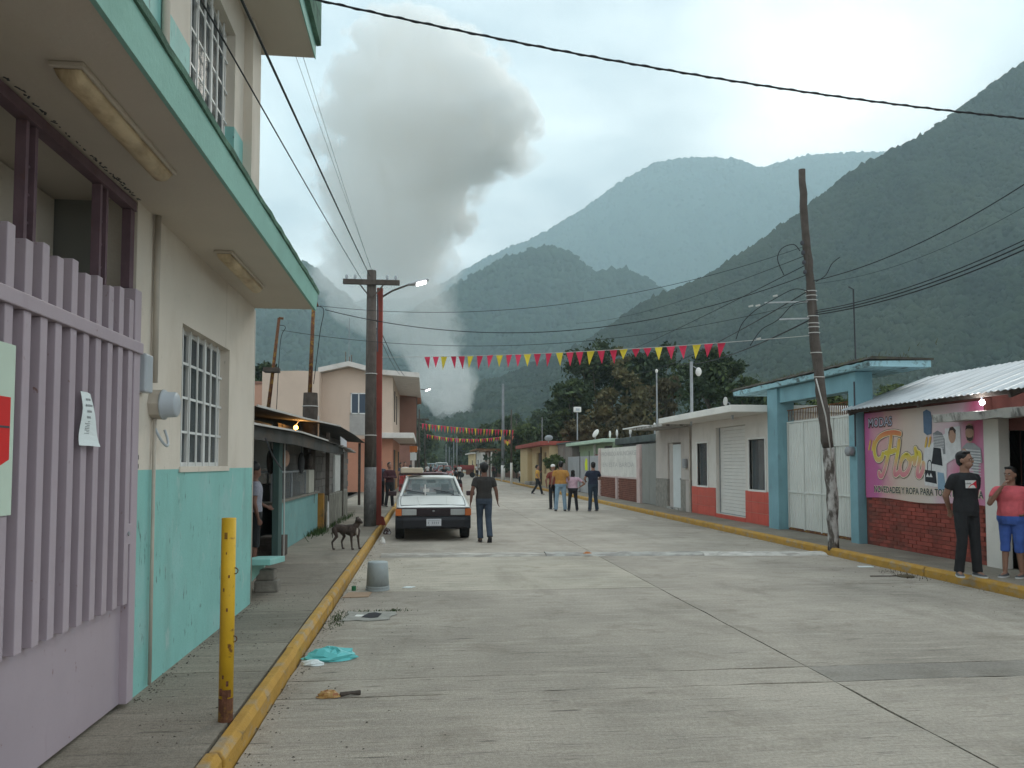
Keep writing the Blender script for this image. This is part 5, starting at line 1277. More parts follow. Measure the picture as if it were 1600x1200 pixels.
# front window with blind wall panel below
wx0, wx1 = pt(548, 640, Y=PY).x, pt(573, 640, Y=PY).x; wz0, wz1 = pt(560, 647, Y=PY).z, pt(560, 614, Y=PY).z
f = MB(); f.box(wx0, wx1, PY - .05, PY + .02, wz0, wz0 + .06); f.box(wx0, wx1, PY - .05, PY + .02, wz1 - .06, wz1); f.box(wx0, wx0 + .06, PY - .05, PY + .02, wz0, wz1); f.box(wx1 - .06, wx1, PY - .05, PY + .02, wz0, wz1); f.box((wx0 + wx1) / 2 - .03, (wx0 + wx1) / 2 + .03, PY - .05, PY + .02, wz0, wz1)
wo = f.build('window', M_FRAMEW, ph); m = MB(); m.box(wx0 + .06, wx1 - .06, PY - .02, PY - .004, wz0 + .06, wz1 - .06); m.build('pane', glass_mat('blue_glass', (.05, .07, .10), .97), wo)
m = MB(); m.box(wx0 - .05, wx1 + .05, PY - .03, PY - .002, wz0 - 1.2, wz0 - .01); m.build('window_apron', mat('raw_cement', (.36, .34, .32), .9, .12, 2), ph)
for k, yy in enumerate((PY + 2.2, PY + 5.5)):
    m = MB(); m.box(xR + .001, xR + .04, yy, yy + .7, 4.2, 6.0); wo = m.build('window', M_WOODD, ph)
for yy in (PY + 1.0, PY + 4.2, PY + 8):
    m = MB(); m.box(xR + .031, xR + .08, yy, yy + 1.5, .15, 2.5); m.build('door', M_WOODD if yy != PY + 4.2 else mat('ochre_door', (.35, .2, .08), .8, .1), ph)
for px, ht in ((540, 1.3), (546, 1.0), (549, 1.1)):
    p = pt(px, 575, Y=PY + 4); m = MB(); m.tube([(p.x, PY + 4, gz[1][2]), (p.x, PY + 4, gz[1][2] + .15 + ht)], .02, 5); m.build('rebar', M_RUSTY, ph)
m = MB(); q = pt(545, 575, Y=PY + 6); m.tube([(q.x, PY + 6, q.z), (q.x, PY + 6, pt(545, 497, Y=PY + 6).z)], .02, 5); m.build('aerial', M_GREYM, ph)
oh = thing('orange_house', 'salmon plastered house behind the peach house wing', 'house', (-12, 52, .1))
a = pt(360, 600, Y=50); c = pt(424, 600, Y=50); m = MB(); m.box(a.x, c.x, 50, 58, .1, c.z); m.build('wall', mat('salmon', (.50, .29, .21), .85, .08, 1), oh); m = MB(); m.box(a.x - .1, c.x + .1, 49.9, 58.1, c.z + .005, c.z + .15); m.build('roof_slab', M_BROWNW, oh)
sgn = thing('shop_sign', 'orange and white shop sign fixed below the pale canopy', 'sign', (-.9, 58, 2.6))
m = MB(); m.box(px_x(640, 58), px_x(652, 58), 57.9, 58, 2.55, 3.0); m.build('board', mat('sign_orange', (.5, .16, .04), .7, .1), sgn)
m = MB(); m.box(px_x(641, 58), px_x(651, 58), 57.9, 58, 1.95, 2.5); m.build('poster', M_PAPER, sgn)

# ================================================================== buildings further along
def far_house(name, label, x0, x1, y0, y1, h, wm, rm, side, doors, roof_over=.4, cat='house'):
    t = thing(name, label, cat, ((x0 + x1) / 2, (y0 + y1) / 2, .1)); m = MB(); m.box(x0, x1, y0, y1, .08, h); m.build('wall', wm, t)
    m = MB()
    if side < 0: m.box(x0, x1 + roof_over, y0 - .2, y1 + .2, h + .005, h + .2)
    else: m.box(x0 - roof_over, x1, y0 - .2, y1 + .2, h + .005, h + .2)
    m.build('roof_slab', rm, t)
    xf = x1 if side < 0 else x0
    for (a, c, e, d, isd) in doors:
        m = MB(); m.box(xf - .03, xf + .03, a, c, e, d); m.build('door' if isd else 'window', M_WOODD, t)
    return t
far_house('brick_house', 'narrow red brown two storey house beyond the peach house', -8, -1.35, 72, 84, 6.3, mat('far_redbrown', (.26, .13, .10), .85, .15, 1), M_BROWNW, -1, [(74, 75.5, .1, 2.3, 1), (78, 79.5, .1, 2.3, 1), (74, 75, 3.8, 5.2, 0), (79, 80, 3.8, 5.2, 0)], .55)
far_house('white_house', 'white low house with open front beyond the red brown house', -8, -1.2, 88, 100, 3.4, M_WHITEW, M_PALE, -1, [(90, 92, .1, 2.3, 1), (95, 97, .1, 2.3, 1)], .6)
far_house('grey_house', 'grey low house before the distant trees on the left pavement', -8, -1.6, 106, 122, 3.2, M_PLAST, M_DKROOF, -1, [(110, 112, .1, 2.3, 1)], .6)
far_house('far_shop', 'brown fronted low shop with pale posts far along the right pavement', 7.9, 14, 92, 104, 3.2, mat('far_brown', (.2, .12, .09), .9, .15, 1), M_RUSTY, 1, [(94, 96, .1, 2.3, 1), (99, 101, .1, 2.3, 1)], .8)
far_house('far_shop', 'pale fronted shop with a rusty awning beyond the brown shop', 8.0, 14, 108, 124, 3.6, M_WHITEW, M_RUSTY, 1, [(111, 113, .1, 2.3, 1), (118, 120, .1, 2.3, 1)], 1.0)
far_house('far_house', 'most distant low cream house on the right of the street', 8.2, 14, 132, 150, 3.4, M_YEL, M_PALE, 1, [(136, 138, .1, 2.3, 1)], .6)
for k, (y_, h_) in enumerate(((91.5, 3.1), (96.5, 3.1), (107, 3.3))):
    t = thing('porch_post', ['nearest pale porch post before the brown fronted shop', 'pale porch post at the middle of the brown fronted shop', 'furthest pale porch post before the pale fronted shop'][k], 'post', (7.45, y_, .13), group='pale porch posts on the far pavement'); m = MB(); m.box(7.62, 7.78, y_, y_ + .15, .13, h_); m.build('shaft', M_WHITEW, t)
for i, (x_, y_) in enumerate(((-.2, 210), (-.1, 235), (.0, 262), (.2, 292))):
    pass

# ================================================================== trees
def leaf_mat(name, a, c, sc=.8):
    m, nt, b = node_mat(name)
    geo = nt.nodes.new('ShaderNodeNewGeometry')
    out = ramp(nt, nz(nt, geo.outputs['Position'], sc, 5, .7), .35, .66, (*a, 1), (*c, 1))
    nt.links.new(out, b.inputs['Base Color']); b.inputs['Roughness'].default_value = .75; b.inputs['Specular IOR Level'].default_value = .15
    return m
L_DARK = leaf_mat('leaf_dark', (.018, .030, .016), (.062, .088, .042))
L_MID = leaf_mat('leaf_mid', (.032, .05, .02), (.095, .125, .05))
L_OLIVE = leaf_mat('leaf_olive', (.06, .054, .024), (.15, .135, .062))
L_BROWN = leaf_mat('leaf_brown', (.06, .05, .028), (.13, .105, .055))
L_LIT = {L_DARK.name: leaf_mat('leaf_dark_lit', (.04, .058, .022), (.095, .125, .05)), L_MID.name: leaf_mat('leaf_mid_lit', (.07, .10, .03), (.14, .17, .06)), L_OLIVE.name: leaf_mat('leaf_olive_lit', (.10, .085, .04), (.17, .145, .07)), L_BROWN.name: leaf_mat('leaf_brown_lit', (.085, .07, .035), (.15, .115, .06))}  # paler leaf copies: a lit look painted into the colour, scattered at random
M_BARK = mat('bark', (.10, .08, .06), .95, .3, 4, .5, 20)
def tree(label, base, height, blobs, lm, n, leaf, seed, group=None, droop=0.0, name='tree', trunk_r=.22, cat='tree'):
    """blobs: (dx, dy, z, rx, ry, rz) lobes of the crown."""
    rg = np.random.default_rng(seed); t = thing(name, label, cat, base, group=group)
    bx, by, bz_ = base
    m = MB(); top = height * .55
    m.tube([(bx, by, bz_), (bx + .1, by, bz_ + top * .5), (bx - .05, by, bz_ + top)], [trunk_r, trunk_r * .75, trunk_r * .5], 8); m.build('trunk', M_BARK, t, True)
    for (dx_, dy_, z, rx, ry, rz_) in blobs[:7]:
        m = MB(); z0 = bz_ + top * rg.uniform(.45, .95); m.tube([(bx, by, z0), (bx + dx_ * .5, by + dy_ * .5, (z0 + z) / 2 + .2), (bx + dx_, by + dy_, z)], [trunk_r * .4, trunk_r * .25, trunk_r * .1], 6); m.build('limb', M_BARK, t, True)
    vol = np.array([b[3] * b[4] * b[5] for b in blobs]) ** .67; vol /= vol.sum()
    V = []; MI = []
    for b, w_ in zip(blobs, vol):
        ncl = max(6, int(46 * w_ * len(blobs) ** .3)); k = int(n * w_ / ncl)
        for _ in range(ncl):
            d = rg.normal(size=3); d /= np.linalg.norm(d); d[2] = abs(d[2]) * 1.0 if rg.random() < .62 else d[2]
            rr_ = rg.uniform(.55, 1.08); cc = np.array([bx + b[0], by + b[1], b[2]]) + d * rr_ * np.array(b[3:6])
            s = min(b[3:6]) * rg.uniform(.16, .38)
            p = cc + rg.normal(size=(k, 3)) * s * np.array([1, 1, .62]); p[:, 2] -= droop * rg.random(k) * s * 2
            V.append(p); MI.append(np.where(rg.random(k) < (.55 if rg.random() < .35 else .10), 1, 0))
    P_ = np.concatenate(V); n_ = len(P_)
    a_ = rg.normal(size=(n_, 3)); a_ /= np.linalg.norm(a_, axis=1)[:, None]
    if droop: a_[:, 2] -= droop; a_ /= np.linalg.norm(a_, axis=1)[:, None]
    c_ = np.cross(a_, rg.normal(size=(n_, 3))); c_ /= np.linalg.norm(c_, axis=1)[:, None]
    s = (leaf * rg.uniform(.6, 1.4, n_))[:, None]
    q = np.stack([P_ - a_ * s, P_ + c_ * s * .45, P_ + a_ * s, P_ - c_ * s * .45], 1).reshape(-1, 3) - np.array(base)
    f = np.arange(n_ * 4).reshape(-1, 4)
    link('crown', fast_mesh('crown', q, f, [lm, L_LIT[lm.name]], mi=np.concatenate(MI)), t); return t
def tree_px(label, px, Y, top_py, half_px, lm, n, leaf, seed, shape='round', **k):
    k.setdefault('name', 'tree')
    b = pt(px, 725, Y=Y); x = b.x; zt = pt(px, top_py, Y=Y).z; r = half_px / FPX * Y; rg = random.Random(seed); H = zt
    bl = []
    if shape == 'round':
        zc = max(H - r * .8, H * .55)
        for i in range(7):
            a = i * 2.4 + rg.random(); rr_ = r * rg.uniform(.25, .62); bl.append((math.cos(a) * rr_, math.sin(a) * rr_, zc + rg.uniform(-.35, .32) * r, r * rg.uniform(.38, .6), r * rg.uniform(.38, .6), r * rg.uniform(.3, .5)))
        bl.append((0, 0, H - r * .42, r * .5, r * .5, r * .42))
        zlow = zc - r * .7
        while zlow > 1.6: 
            bl.append((rg.uniform(-.6, .6) * r, rg.uniform(-.4, .4) * r, zlow, r * .55, r * .5, r * .4)); zlow -= r * .55
    else:
        lv = 6
        for i in range(lv):
            t = i / (lv - 1); z = H * (.22 + .74 * t); w_ = r * (1 - t * .72)
            for s_ in ((-1, 1) if t < .8 else (0,)): bl.append((s_ * w_ * rg.uniform(.35, .62), rg.uniform(-.4, .4) * w_, z, w_ * .55, w_ * .5, H * .11))
    return tree(label, (x, Y, 0), H, bl, lm, n, leaf, seed, **k)
tree_px('feathery olive brown tree rising in the middle of the garden trees', 972, 58, 556, 76, L_OLIVE, 12000, .20, 21, 'cone', droop=.5)
tree_px('tall dark tree behind the feathery olive tree, to its left', 935, 66, 540, 66, L_DARK, 9000, .21, 22)
tree_px('dark bushy tree over the green house, lowest on the left of the garden', 893, 62, 590, 46, L_DARK, 6000, .2, 23)
tree_px('dark tree with a broad top between the olive tree and the floodlight mast', 1020, 64, 548, 60, L_DARK, 8000, .21, 24)
tree_px('brownish thin tree behind the plaster house roof', 1045, 52, 590, 34, L_BROWN, 4500, .17, 25)
tree_px('broad dark tree behind the white shop roof', 1118, 46, 550, 62, L_DARK, 11000, .17, 26)
tree_px('low dark tree beside the mossy portal roof', 1172, 42, 592, 38, L_DARK, 5000, .16, 27)
tree_px('green tree seen under the blue portal roof', 1290, 34, 612, 52, L_MID, 6000, .14, 28)
tree_px('green tree beyond the portal column above the zinc roof', 1400, 36, 602, 46, L_MID, 6000, .14, 29)
tree_px('tangled dark tree between the portal and the broad dark tree', 1225, 40, 608, 42, L_DARK, 6000, .16, 30)
tree_px('low brown bush tree above the mint edged roof', 905, 54, 652, 26, L_BROWN, 3500, .16, 31)
tree_px('low brown thicket behind the dark flat roof', 985, 50, 648, 34, L_BROWN, 4500, .16, 32)
tree_px('small dark tree behind the salmon house on the left', 412, 66, 566, 26, L_DARK, 3500, .18, 33)
tree_px('leafy top showing above the peach house roof', 612, 78, 584, 14, L_DARK, 2500, .2, 34)
# street-side shrubs and the line of trees going down the valley
tree_px('green shrub growing against the block house beside the yellow house', 866, 47.5, 712, 16, L_MID, 3500, .10, 35, name='shrub', trunk_r=.06, cat='shrub')
hz = [(845, 90, 668, 30, L_MID), (815, 84, 664, 26, L_MID), (790, 105, 652, 26, L_DARK), (762, 125, 664, 24, L_DARK), (740, 150, 672, 22, L_MID), (722, 180, 680, 20, L_DARK), (875, 78, 655, 30, L_DARK), (852, 130, 640, 34, L_DARK), (800, 160, 650, 32, L_DARK), (706, 215, 690, 12, L_DARK)]
kinds = ['green roadside tree behind the leaning far pole', 'roadside tree just right of the white based pole', 'dark roadside tree behind the two thin poles', 'dark tree over the far brown shop', 'mid green tree over the middle of the far street', 'dark tree where the right side of the street closes in', 'dark tree behind the yellow house roof', 'large dark tree rising behind the roadside trees', 'tall dark tree behind the bunting tail', 'small distant tree at the right of the vanishing street']
for i, ((px, Y, tp, hp, lm), kd) in enumerate(zip(hz, kinds)): tree_px(kd, px, Y, tp, hp, lm, 4200, .1 + Y * .0021, 60 + i, group='trees along the right of the street')
hz = [(664, 128, 672, 13, L_DARK), (672, 170, 680, 12, L_MID), (655, 150, 655, 16, L_DARK), (678, 230, 690, 9, L_DARK)]
kinds = ['dark tree beyond the white low house on the left', 'mid green tree at the left of the vanishing street', 'taller dark tree behind the left houses', 'smallest far tree at the end of the left pavement']
for i, ((px, Y, tp, hp, lm), kd) in enumerate(zip(hz, kinds)): tree_px(kd, px, Y, tp, hp, lm, 3500, .1 + Y * .0021, 80 + i, group='trees along the left of the street')
# hedge on the right verge beyond the yellow house
rg0 = random.Random(12)
bl = [(rg0.uniform(-1.2, 1.2), k * 2.6, rg0.uniform(.8, 2.2), 1.2, 1.8, 1.1) for k in range(14)]
tree('dense dark hedge along the right pavement beyond the yellow house', (9.6, 68.5, 0), 3, bl, L_DARK, 9000, .16, 90, name='hedge', trunk_r=.08, cat='hedge')
# far wood closing the end of the street
rgw = np.random.default_rng(3); V = []; n = 16000
xs = rgw.uniform(-160, 190, n); ys = rgw.uniform(232, 330, n); keep = ~((xs > -2) & (xs < 8.5)); xs, ys = xs[keep], ys[keep]; n = len(xs)
zs = rgw.random(n) ** .7 * (6.5 + 3.5 * np.sin(xs * .21) + 2.5 * np.sin(xs * .57 + 2)); P_ = np.stack([xs, ys, np.maximum(zs, .3)], 1)
a_ = rgw.normal(size=(n, 3)); c_ = np.cross(a_, rgw.normal(size=(n, 3))); a_ /= np.linalg.norm(a_, axis=1)[:, None]; c_ /= np.linalg.norm(c_, axis=1)[:, None]; s = rgw.uniform(.7, 1.7, n)[:, None]
tag(link('woods', fast_mesh('woods', np.stack([P_ - a_ * s, P_ + c_ * s * .7, P_ + a_ * s, P_ - c_ * s * .7], 1).reshape(-1, 3), np.arange(n * 4).reshape(-1, 4), L_DARK)), 'dark wood closing the far end of the street', kind='stuff')

# ================================================================== poles
M_POLE = mat('pole_wood', (.085, .07, .06), .95, .25, 5, .5, 25, stains=[((.18, .16, .14), (12, 12, 1), .55, .72, .7)])
M_POLEW = mat('flaking_whitewash', (.42, .40, .38), .95, .2, 8, .4, 30, stains=[((.08, .065, .055), (9, 9, 3), .46, .58, .95)])
M_REDP = mat('red_pole_paint', (.24, .05, .035), .7, .2, 2, stains=[((.12, .05, .04), (5, 5, 1), .55, .72, .7)])
M_STEEL = mat('galvanised', (.45, .46, .47), .45, .1, 8, metal=.4)
pl = thing('utility_pole', 'dark wooden utility pole with crossarm beside the kerb', 'utility pole', (-1.36, 20.04, .13))
m = MB(); m.tube([(-1.36, 20.04, .1), (-1.36, 20.04, 1.6)], [.155, .15], 12); m.build('whitewashed_base', mat('grey_base', (.16, .155, .15), .95, .25, 8, .4, 30, stains=[((.42, .41, .40), (14, 14, 3), .58, .70, .8)]), pl, True)
m = MB(); m.tube([(-1.36, 20.04, 1.6), (-1.365, 20.04, 4), (-1.37, 20.04, 6.58)], [.15, .135, .115], 12); m.build('shaft', M_POLE, pl, True)
m = MB(); m.box(-2.07, -.66, 19.86, 19.94, 6.19, 6.32); xa_ = m.build('crossarm', M_POLE, pl, bevel=.008)
for x in (-1.98, -1.77, -.97, -.76):
    m = MB(); m.tube([(x, 19.9, 6.32), (x, 19.9, 6.36), (x, 19.9, 6.42), (x, 19.9, 6.44)], [.015, .035, .035, .02], 8); m.build('insulator', M_PLASTIC, xa_)
for s_ in (-1, 1):
    m = MB(); m.beam((-1.36 + s_ * .30, 19.9, 6.2), (-1.36 + s_ * .04, 19.9, 5.88), .03, .03); m.build('brace', M_POLE, pl)
for z in (3.95, 2.4):
    m = MB(); m.tube([(-1.365 + .15 * math.cos(t), 20.04 + .15 * math.sin(t), z) for t in [k * .55 for k in range(13)]], .011, 6); m.build('wire_tie', M_TINE, pl)
m = MB(); m.tube([(-1.22, 19.93, 5.95), (-1.20, 19.93, 5.4), (-1.215, 19.93, 5.0), (-1.20, 19.93, 4.5)], .02, 6); m.build('cable_bundle', M_INK, pl)
rp_ = thing('street_lamp', 'red painted lamp post with lit lamp arm behind the wooden pole', 'street lamp', (-1.20, 20.35, .13))
m = MB(); m.box(-1.25, -1.10, 20.26, 20.42, .13, 6.2); m.build('post', M_REDP, rp_, bevel=.01)
m = MB(); m.prism([(-1.10, .13), (-.98, .13), (-1.04, .34), (-1.10, .36)], 'y', 20.28, 20.40); m.build('foot_bracket', M_REDP, rp_)
m = MB(); m.tube([(-1.12, 20.34, 5.98), (-.85, 20.34, 6.15), (-.48, 20.34, 6.30), (-.40, 20.34, 6.33)], .024, 8); m.build('arm', M_POLE, rp_, True)
m = MB(); m.loft([[(x, 20.34 + w_ * math.cos(a), z + h_ * math.sin(a)) for a in [k * math.pi / 5 for k in range(10)]] for x, z, w_, h_ in ((-.46, 6.32, .05, .03), (-.33, 6.34, .08, .05), (-.30, 6.35, .12, .06), (.02, 6.44, .13, .055), (.07, 6.455, .06, .02))], 0, True); hd = m.build('lamp_head', M_STEEL, rp_, True)
m = MB(); m.add([(-.22, 20.22, 6.352), (.0, 20.22, 6.422), (.0, 20.46, 6.352), (-.22, 20.46, 6.282)][:0] + [(-.24, 20.205, 6.33), (.01, 20.205, 6.405), (.01, 20.30, 6.36), (-.24, 20.30, 6.285)], [(0, 1, 2, 3)]); m.add([(-.24, 20.30, 6.284), (.01, 20.30, 6.359), (.01, 20.44, 6.375), (-.24, 20.44, 6.30)], [(0, 1, 2, 3)])
m.build('lamp_lens', mat('lamp_lens', (1, 1, 1), .4, 0, emit=(1, .97, .95), estr=7), hd)
ld = bpy.data.lights.new('lamp_light', 'AREA'); ld.energy = 12; ld.size = .2; lo = bpy.data.objects.new('lamp_light', ld); COL.objects.link(lo); lo.parent = rp_; lo.location = (1.08, 0, 6.1)

pr = thing('utility_pole', 'leaning weathered wooden pole with flaking whitewash in front of the white gate', 'utility pole', (7.46, 13.4, .13))
PR = [tuple(pt(x, y, Y=13.9)) for x, y in ((1303, 860), (1300, 780), (1294, 700), (1286, 640), (1280, 590), (1273, 530), (1266, 440), (1258, 360), (1253, 265))]
pr.location = (PR[0][0], 13.9, .13)
off = Vector((0, 0, 0))
PRr = [.098, .102, .104, .10, .092, .088, .078, .070, .062]
def jag(path, rads, seed):
    r = random.Random(seed); P_ = []; Q = []
    for i in range(len(path) - 1):
        for k in range(5):
            t = k / 5; p = Vector(path[i]).lerp(Vector(path[i + 1]), t); P_.append(p + off + Vector((r.uniform(-.008, .008), r.uniform(-.008, .008), 0))); Q.append((rads[i] * (1 - t) + rads[i + 1] * t) * r.uniform(.92, 1.08))
    P_.append(Vector(path[-1]) + off); Q.append(rads[-1]); return P_, Q
P_, Q = jag(PR[:3], PRr[:3], 1); m = MB(); m.tube(P_, Q, 12); m.build('whitewashed_base', M_POLEW, pr, True)
P_, Q = jag(PR[2:], PRr[2:], 2); m = MB(); m.tube(P_, Q, 12); m.build('shaft', M_POLE, pr, True)
def on_pole(z):
    zs_ = [p[2] for p in PR]; return Vector((np.interp(z, zs_, [p[0] for p in PR]), np.interp(z, zs_, [p[1] for p in PR]), z)) + off
def pole_z(py): return pt(1265, py, Y=13.9).z
for py in (382, 397, 412, 427):
    c = on_pole(pole_z(py)); m = MB(); m.ell((c.x - .13, c.y - .08, c.z), (.035, .035, .045), 8, 6); m.tube([(c.x - .13, c.y - .08, c.z), (c.x - .04, c.y, c.z)], .012, 5); m.build('spool_insulator', M_INK, pr)
for py in (455, 462, 469, 494, 505, 511, 520, 551, 589):
    c = on_pole(pole_z(py)); m = MB(); rr_ = .098; m.tube([(c.x + rr_ * math.cos(t), c.y + rr_ * math.sin(t), c.z + .006 * math.sin(t)) for t in [k * .53 for k in range(13)]], .009, 5); m.build('steel_band', M_TINE, pr)
for py, px in ((471, 1195), (497, 1218)):
    c = on_pole(pole_z(py)); e = pt(px, py + 2, Y=13.9); m = MB(); m.tube([c, e], .015, 6); m.build('steel_arm', M_STEEL, pr)
m = MB(); m.tube([on_pole(pole_z(592)) + Vector((-.09, -.05, 0)), on_pole(pole_z(620)) + Vector((-.07, -.1, 0)), on_pole(pole_z(650)) + Vector((-.02, -.1, 0)), on_pole(pole_z(720)) + Vector((0, -.105, 0))], .012, 6); m.build('earth_wire', M_TINE, pr, True)

def simple_pole(label, px, Y, top, r, base_white=None, mt=None, arm=None, name='utility_pole', group=None):
    p = pt(px, top, Y=Y); t = thing(name, label, 'utility pole', (p.x, Y, .1), group=group)
    if base_white:
        zb = pt(px, base_white, Y=Y).z; m = MB(); m.tube([(p.x, Y, .05), (p.x, Y, zb)], r * 1.25, 8); m.build('white_base', M_WHITE, t, True)
        m = MB(); m.tube([(p.x, Y, zb), (p.x, Y, p.z)], [r, r * .7], 8); m.build('shaft', mt or M_POLE, t, True)
    else: m = MB(); m.tube([(p.x, Y, .05), (p.x, Y, p.z)], [r, r * .7], 8); m.build('shaft', mt or M_POLE, t, True)
    if arm: m = MB(); m.box(p.x - arm, p.x + arm, Y - .05, Y + .05, p.z - .9, p.z - .75); m.build('crossarm', M_POLE, t)
    return t, p
simple_pole('grey pole with white painted base on the far right pavement', 786, 76, 600, .16, 727, mat('grey_pole', (.22, .23, .24), .9, .15, 2))
simple_pole('thinner dark pole with pale foot beside the white based pole', 799, 64, 640, .08, 723)
simple_pole('dark pole with crossarm rising beyond the peach house', 655, 66, 640, .09, None, None, .8)
t, p = simple_pole('dark pole with lit lamp beyond the peach house roof', 651, 58, 605, .07)
t['category'] = 'street lamp'
q = pt(664, 609, Y=58); m = MB(); m.tube([(p.x, 58, p.z - .1), (q.x, 58, q.z)], .03, 6); m.build('arm', M_POLE, t)
q2 = pt(672, 606, Y=58); m = MB(); m.beam(q, q2, .2, .12); m.build('lamp_head', M_STEEL, t); m = MB(); m.beam(Vector(q) + Vector((.05, -.02, -.1)), Vector(q2) + Vector((0, -.02, -.1)), .14, .06); m.build('lamp_lens', MATS['lamp_lens'], t)
for i, (px, Y, tp) in enumerate(((697, 150, 694), (702, 170, 698), (706, 190, 697), (709, 135, 690), (714, 120, 682))):
    M_FARP = mat('far_pole', (.20, .21, .21), .9, .1, 2)
    simple_pole(['pale pole second from the left in the far row', 'pale pole in the middle of the far row', 'thinnest pale pole of the far row behind the middle one', 'pale pole second from the right in the far row', 'tallest pale pole at the right of the far row'][i], px, Y, tp, .09, None, M_FARP, None, group='pale poles receding along the far street')
for i, (px, Y, tp, lb_) in enumerate(((744, 112, 668, 'thin dark pole over the far red cart'), (664, 95, 655, 'thin dark pole beyond the red brown house'), (807, 88, 655, 'faint pole among the roadside trees'))): simple_pole(lb_, px, Y, tp, .06)

# ================================================================== wires
M_WIRE = mat('black_cable', (.022, .022, .025), .7, 0)
def wire(label, a, b, sag, r=.012, name='cable', twist=False, ext=0, n=26):
    a, b = Vector(a), Vector(b); P_ = []; r *= .8
    for i in range(n + 1):
        t = i / n; p = a.lerp(b, t); p.z -= sag * 4 * t * (1 - t); P_.append(p)
    if ext:  # runs on past the picture edge to the next pole
        d_ = (P_[-1] - P_[-2]).normalized(); P_ += [P_[-1] + d_ * (ext * .3), P_[-1] + d_ * ext]
    m = MB(); m.tube(P_, r, 6); o = m.build(name, M_WIRE, None, True); tag(o, label, 'cable')
    if twist:
        m = MB(); Q_ = []
        for i in range(n * 10 + 1):
            t = i / (n * 10); p = a.lerp(b, t); p.z -= sag * 4 * t * (1 - t); Q_.append(p + Vector((0, math.cos(t * 190) * r * 1.1, math.sin(t * 190) * r * 1.1)))
        m.tube(Q_, r * .62, 5); m.build('twisted_strand', M_WIRE, o, True)
    return o
wire('thick twisted cable crossing high over the street from the mint building', pt(470, -6, Y=8.5), pt(1640, 189, Y=9.5), .16, .014, twist=True, ext=25)
top_l = Vector((-1.37, 19.9, 6.42))
wire('heavier overhead cable running from the wooden crossarm back along the mint building', Vector((-1.40, 19.86, 6.40)), pt(350, -60, Y=4.4), .02, .013, ext=25)
wire('thinner overhead cable running from the crossarm past the grille window', Vector((-1.6, 19.86, 6.30)), pt(290, -42, Y=4.6), .03, .009, ext=25)
wire('faint thin wire from the pole top towards the roof corner', Vector((-1.37, 20.0, 6.56)), pt(440, -20, Y=9.6), .05, .004)
wire('faint thin wire beside the first from the pole top', Vector((-1.33, 20.0, 6.5)), pt(425, -20, Y=9.6), .05, .004)
# down the street from the wooden pole
wire('cable dropping from the wooden pole towards the peach roof', Vector((-1.28, 20.1, 5.4)), pt(633, 588, Y=46), .2, .016)
wire('thin cable beside it dropping towards the peach roof', Vector((-1.28, 20.1, 5.2)), pt(626, 586, Y=46), .2, .011)
# across the street to the leaning pole
pz = lambda py: on_pole(pole_z(py))
wire('upper level wire across the street to the leaning pole', pt(500, 478, Y=15.7), pz(384), .55, .006)
wire('sagging wire from the roof mast past the wooden pole to the leaning pole', pt(508, 484, Y=15.7), pz(428), .75, .010)
wire('lower wire from the leaning mast across to the leaning pole', pt(440, 516, Y=15.9), pz(470), .55, .006)
wire('cable leaving the leaning pole low towards the far trees', pz(452), pt(985, 585, Y=46), .35, .014)
wire('black bundle leaving the leaning pole to the far right pavement', pz(497), pt(1060, 570, Y=34), .25, .018)
wire('thin grey wire from the leaning pole towards the distant valley', pz(398), pt(900, 505, Y=40), .3, .008)
wire('thin wire from the leaning pole to the far bunting pole', pz(412), pt(787, 604, Y=76), .8, .010)
# to the right of the leaning pole
wire('upper cable climbing from the leaning pole to the right', pz(440) , pt(1640, 262, Y=9.8), .22, .010, ext=25)
wire('faint cable climbing beside the upper one', pz(444), pt(1640, 300, Y=9.8), .25, .004, ext=25)
for k, (py, r_) in enumerate(((364, .010), (372, .013), (380, .013))):
    wire(['uppermost cable of the black bundle climbing right from the pole', 'middle cable of the black bundle climbing right from the pole', 'lowest cable of the black bundle climbing right from the pole'][k], pz(486 + k * 3), pt(1640, py - 8, Y=9.6), .16, r_, ext=25)
wire('thin wire strung from the portal roof mast', pt(1334, 452, Y=15), pt(1336, 560, Y=15), 0, .008)
t = thing('roof_mast', 'thin dark pipe mast with bent tip on the portal roof', 'mast', tuple(pt(1337, 560, Y=15.2)))
q0, q1 = pt(1337, 562, Y=15.2), pt(1333, 452, Y=15.2); m = MB(); m.tube([q0, q1, q1 + Vector((-.1, 0, .05))], .014, 6); m.build('pole', M_INK, t)
for k, (pts_, lb_) in enumerate((([(1250, 392), (1240, 382), (1222, 388), (1215, 405), (1225, 430)], 'loose looping wire end at the upper left of the leaning pole'), ([(1262, 455), (1240, 452), (1205, 470), (1180, 485), (1160, 505), (1150, 530)], 'drooping connector cable left of the leaning pole'), ([(1262, 470), (1240, 475), (1215, 500), (1190, 515), (1172, 540)], 'second drooping connector cable below the steel arm'), ([(1275, 440), (1290, 430), (1300, 412), (1312, 402)], 'short kinked cable at the right of the leaning pole'))):
    m = MB(); m.tube(smooth_path([pt(x, y, Y=13.8) for x, y in pts_]), .008, 6); tag(m.build('cable', M_WIRE, None, True), lb_, 'cable')
for k, (x, y) in enumerate(((1170, 479), (1181, 478), (1208, 463), (1182, 530))):
    c = pt(x, y, Y=13.8); m = MB(); m.tube([c, c + Vector((.08, 0, .02))], .018, 6); tag(m.build('wire_clamp', M_TINE, None), ['pale clamp at the elbow of the drooping connector cable', 'pale clamp just right of the cable elbow', 'topmost pale clamp on the connector cable by the pole', 'lowest pale clamp where the bundle leaves the pole'][k], 'clamp', 'pale clamps on the pole cables')
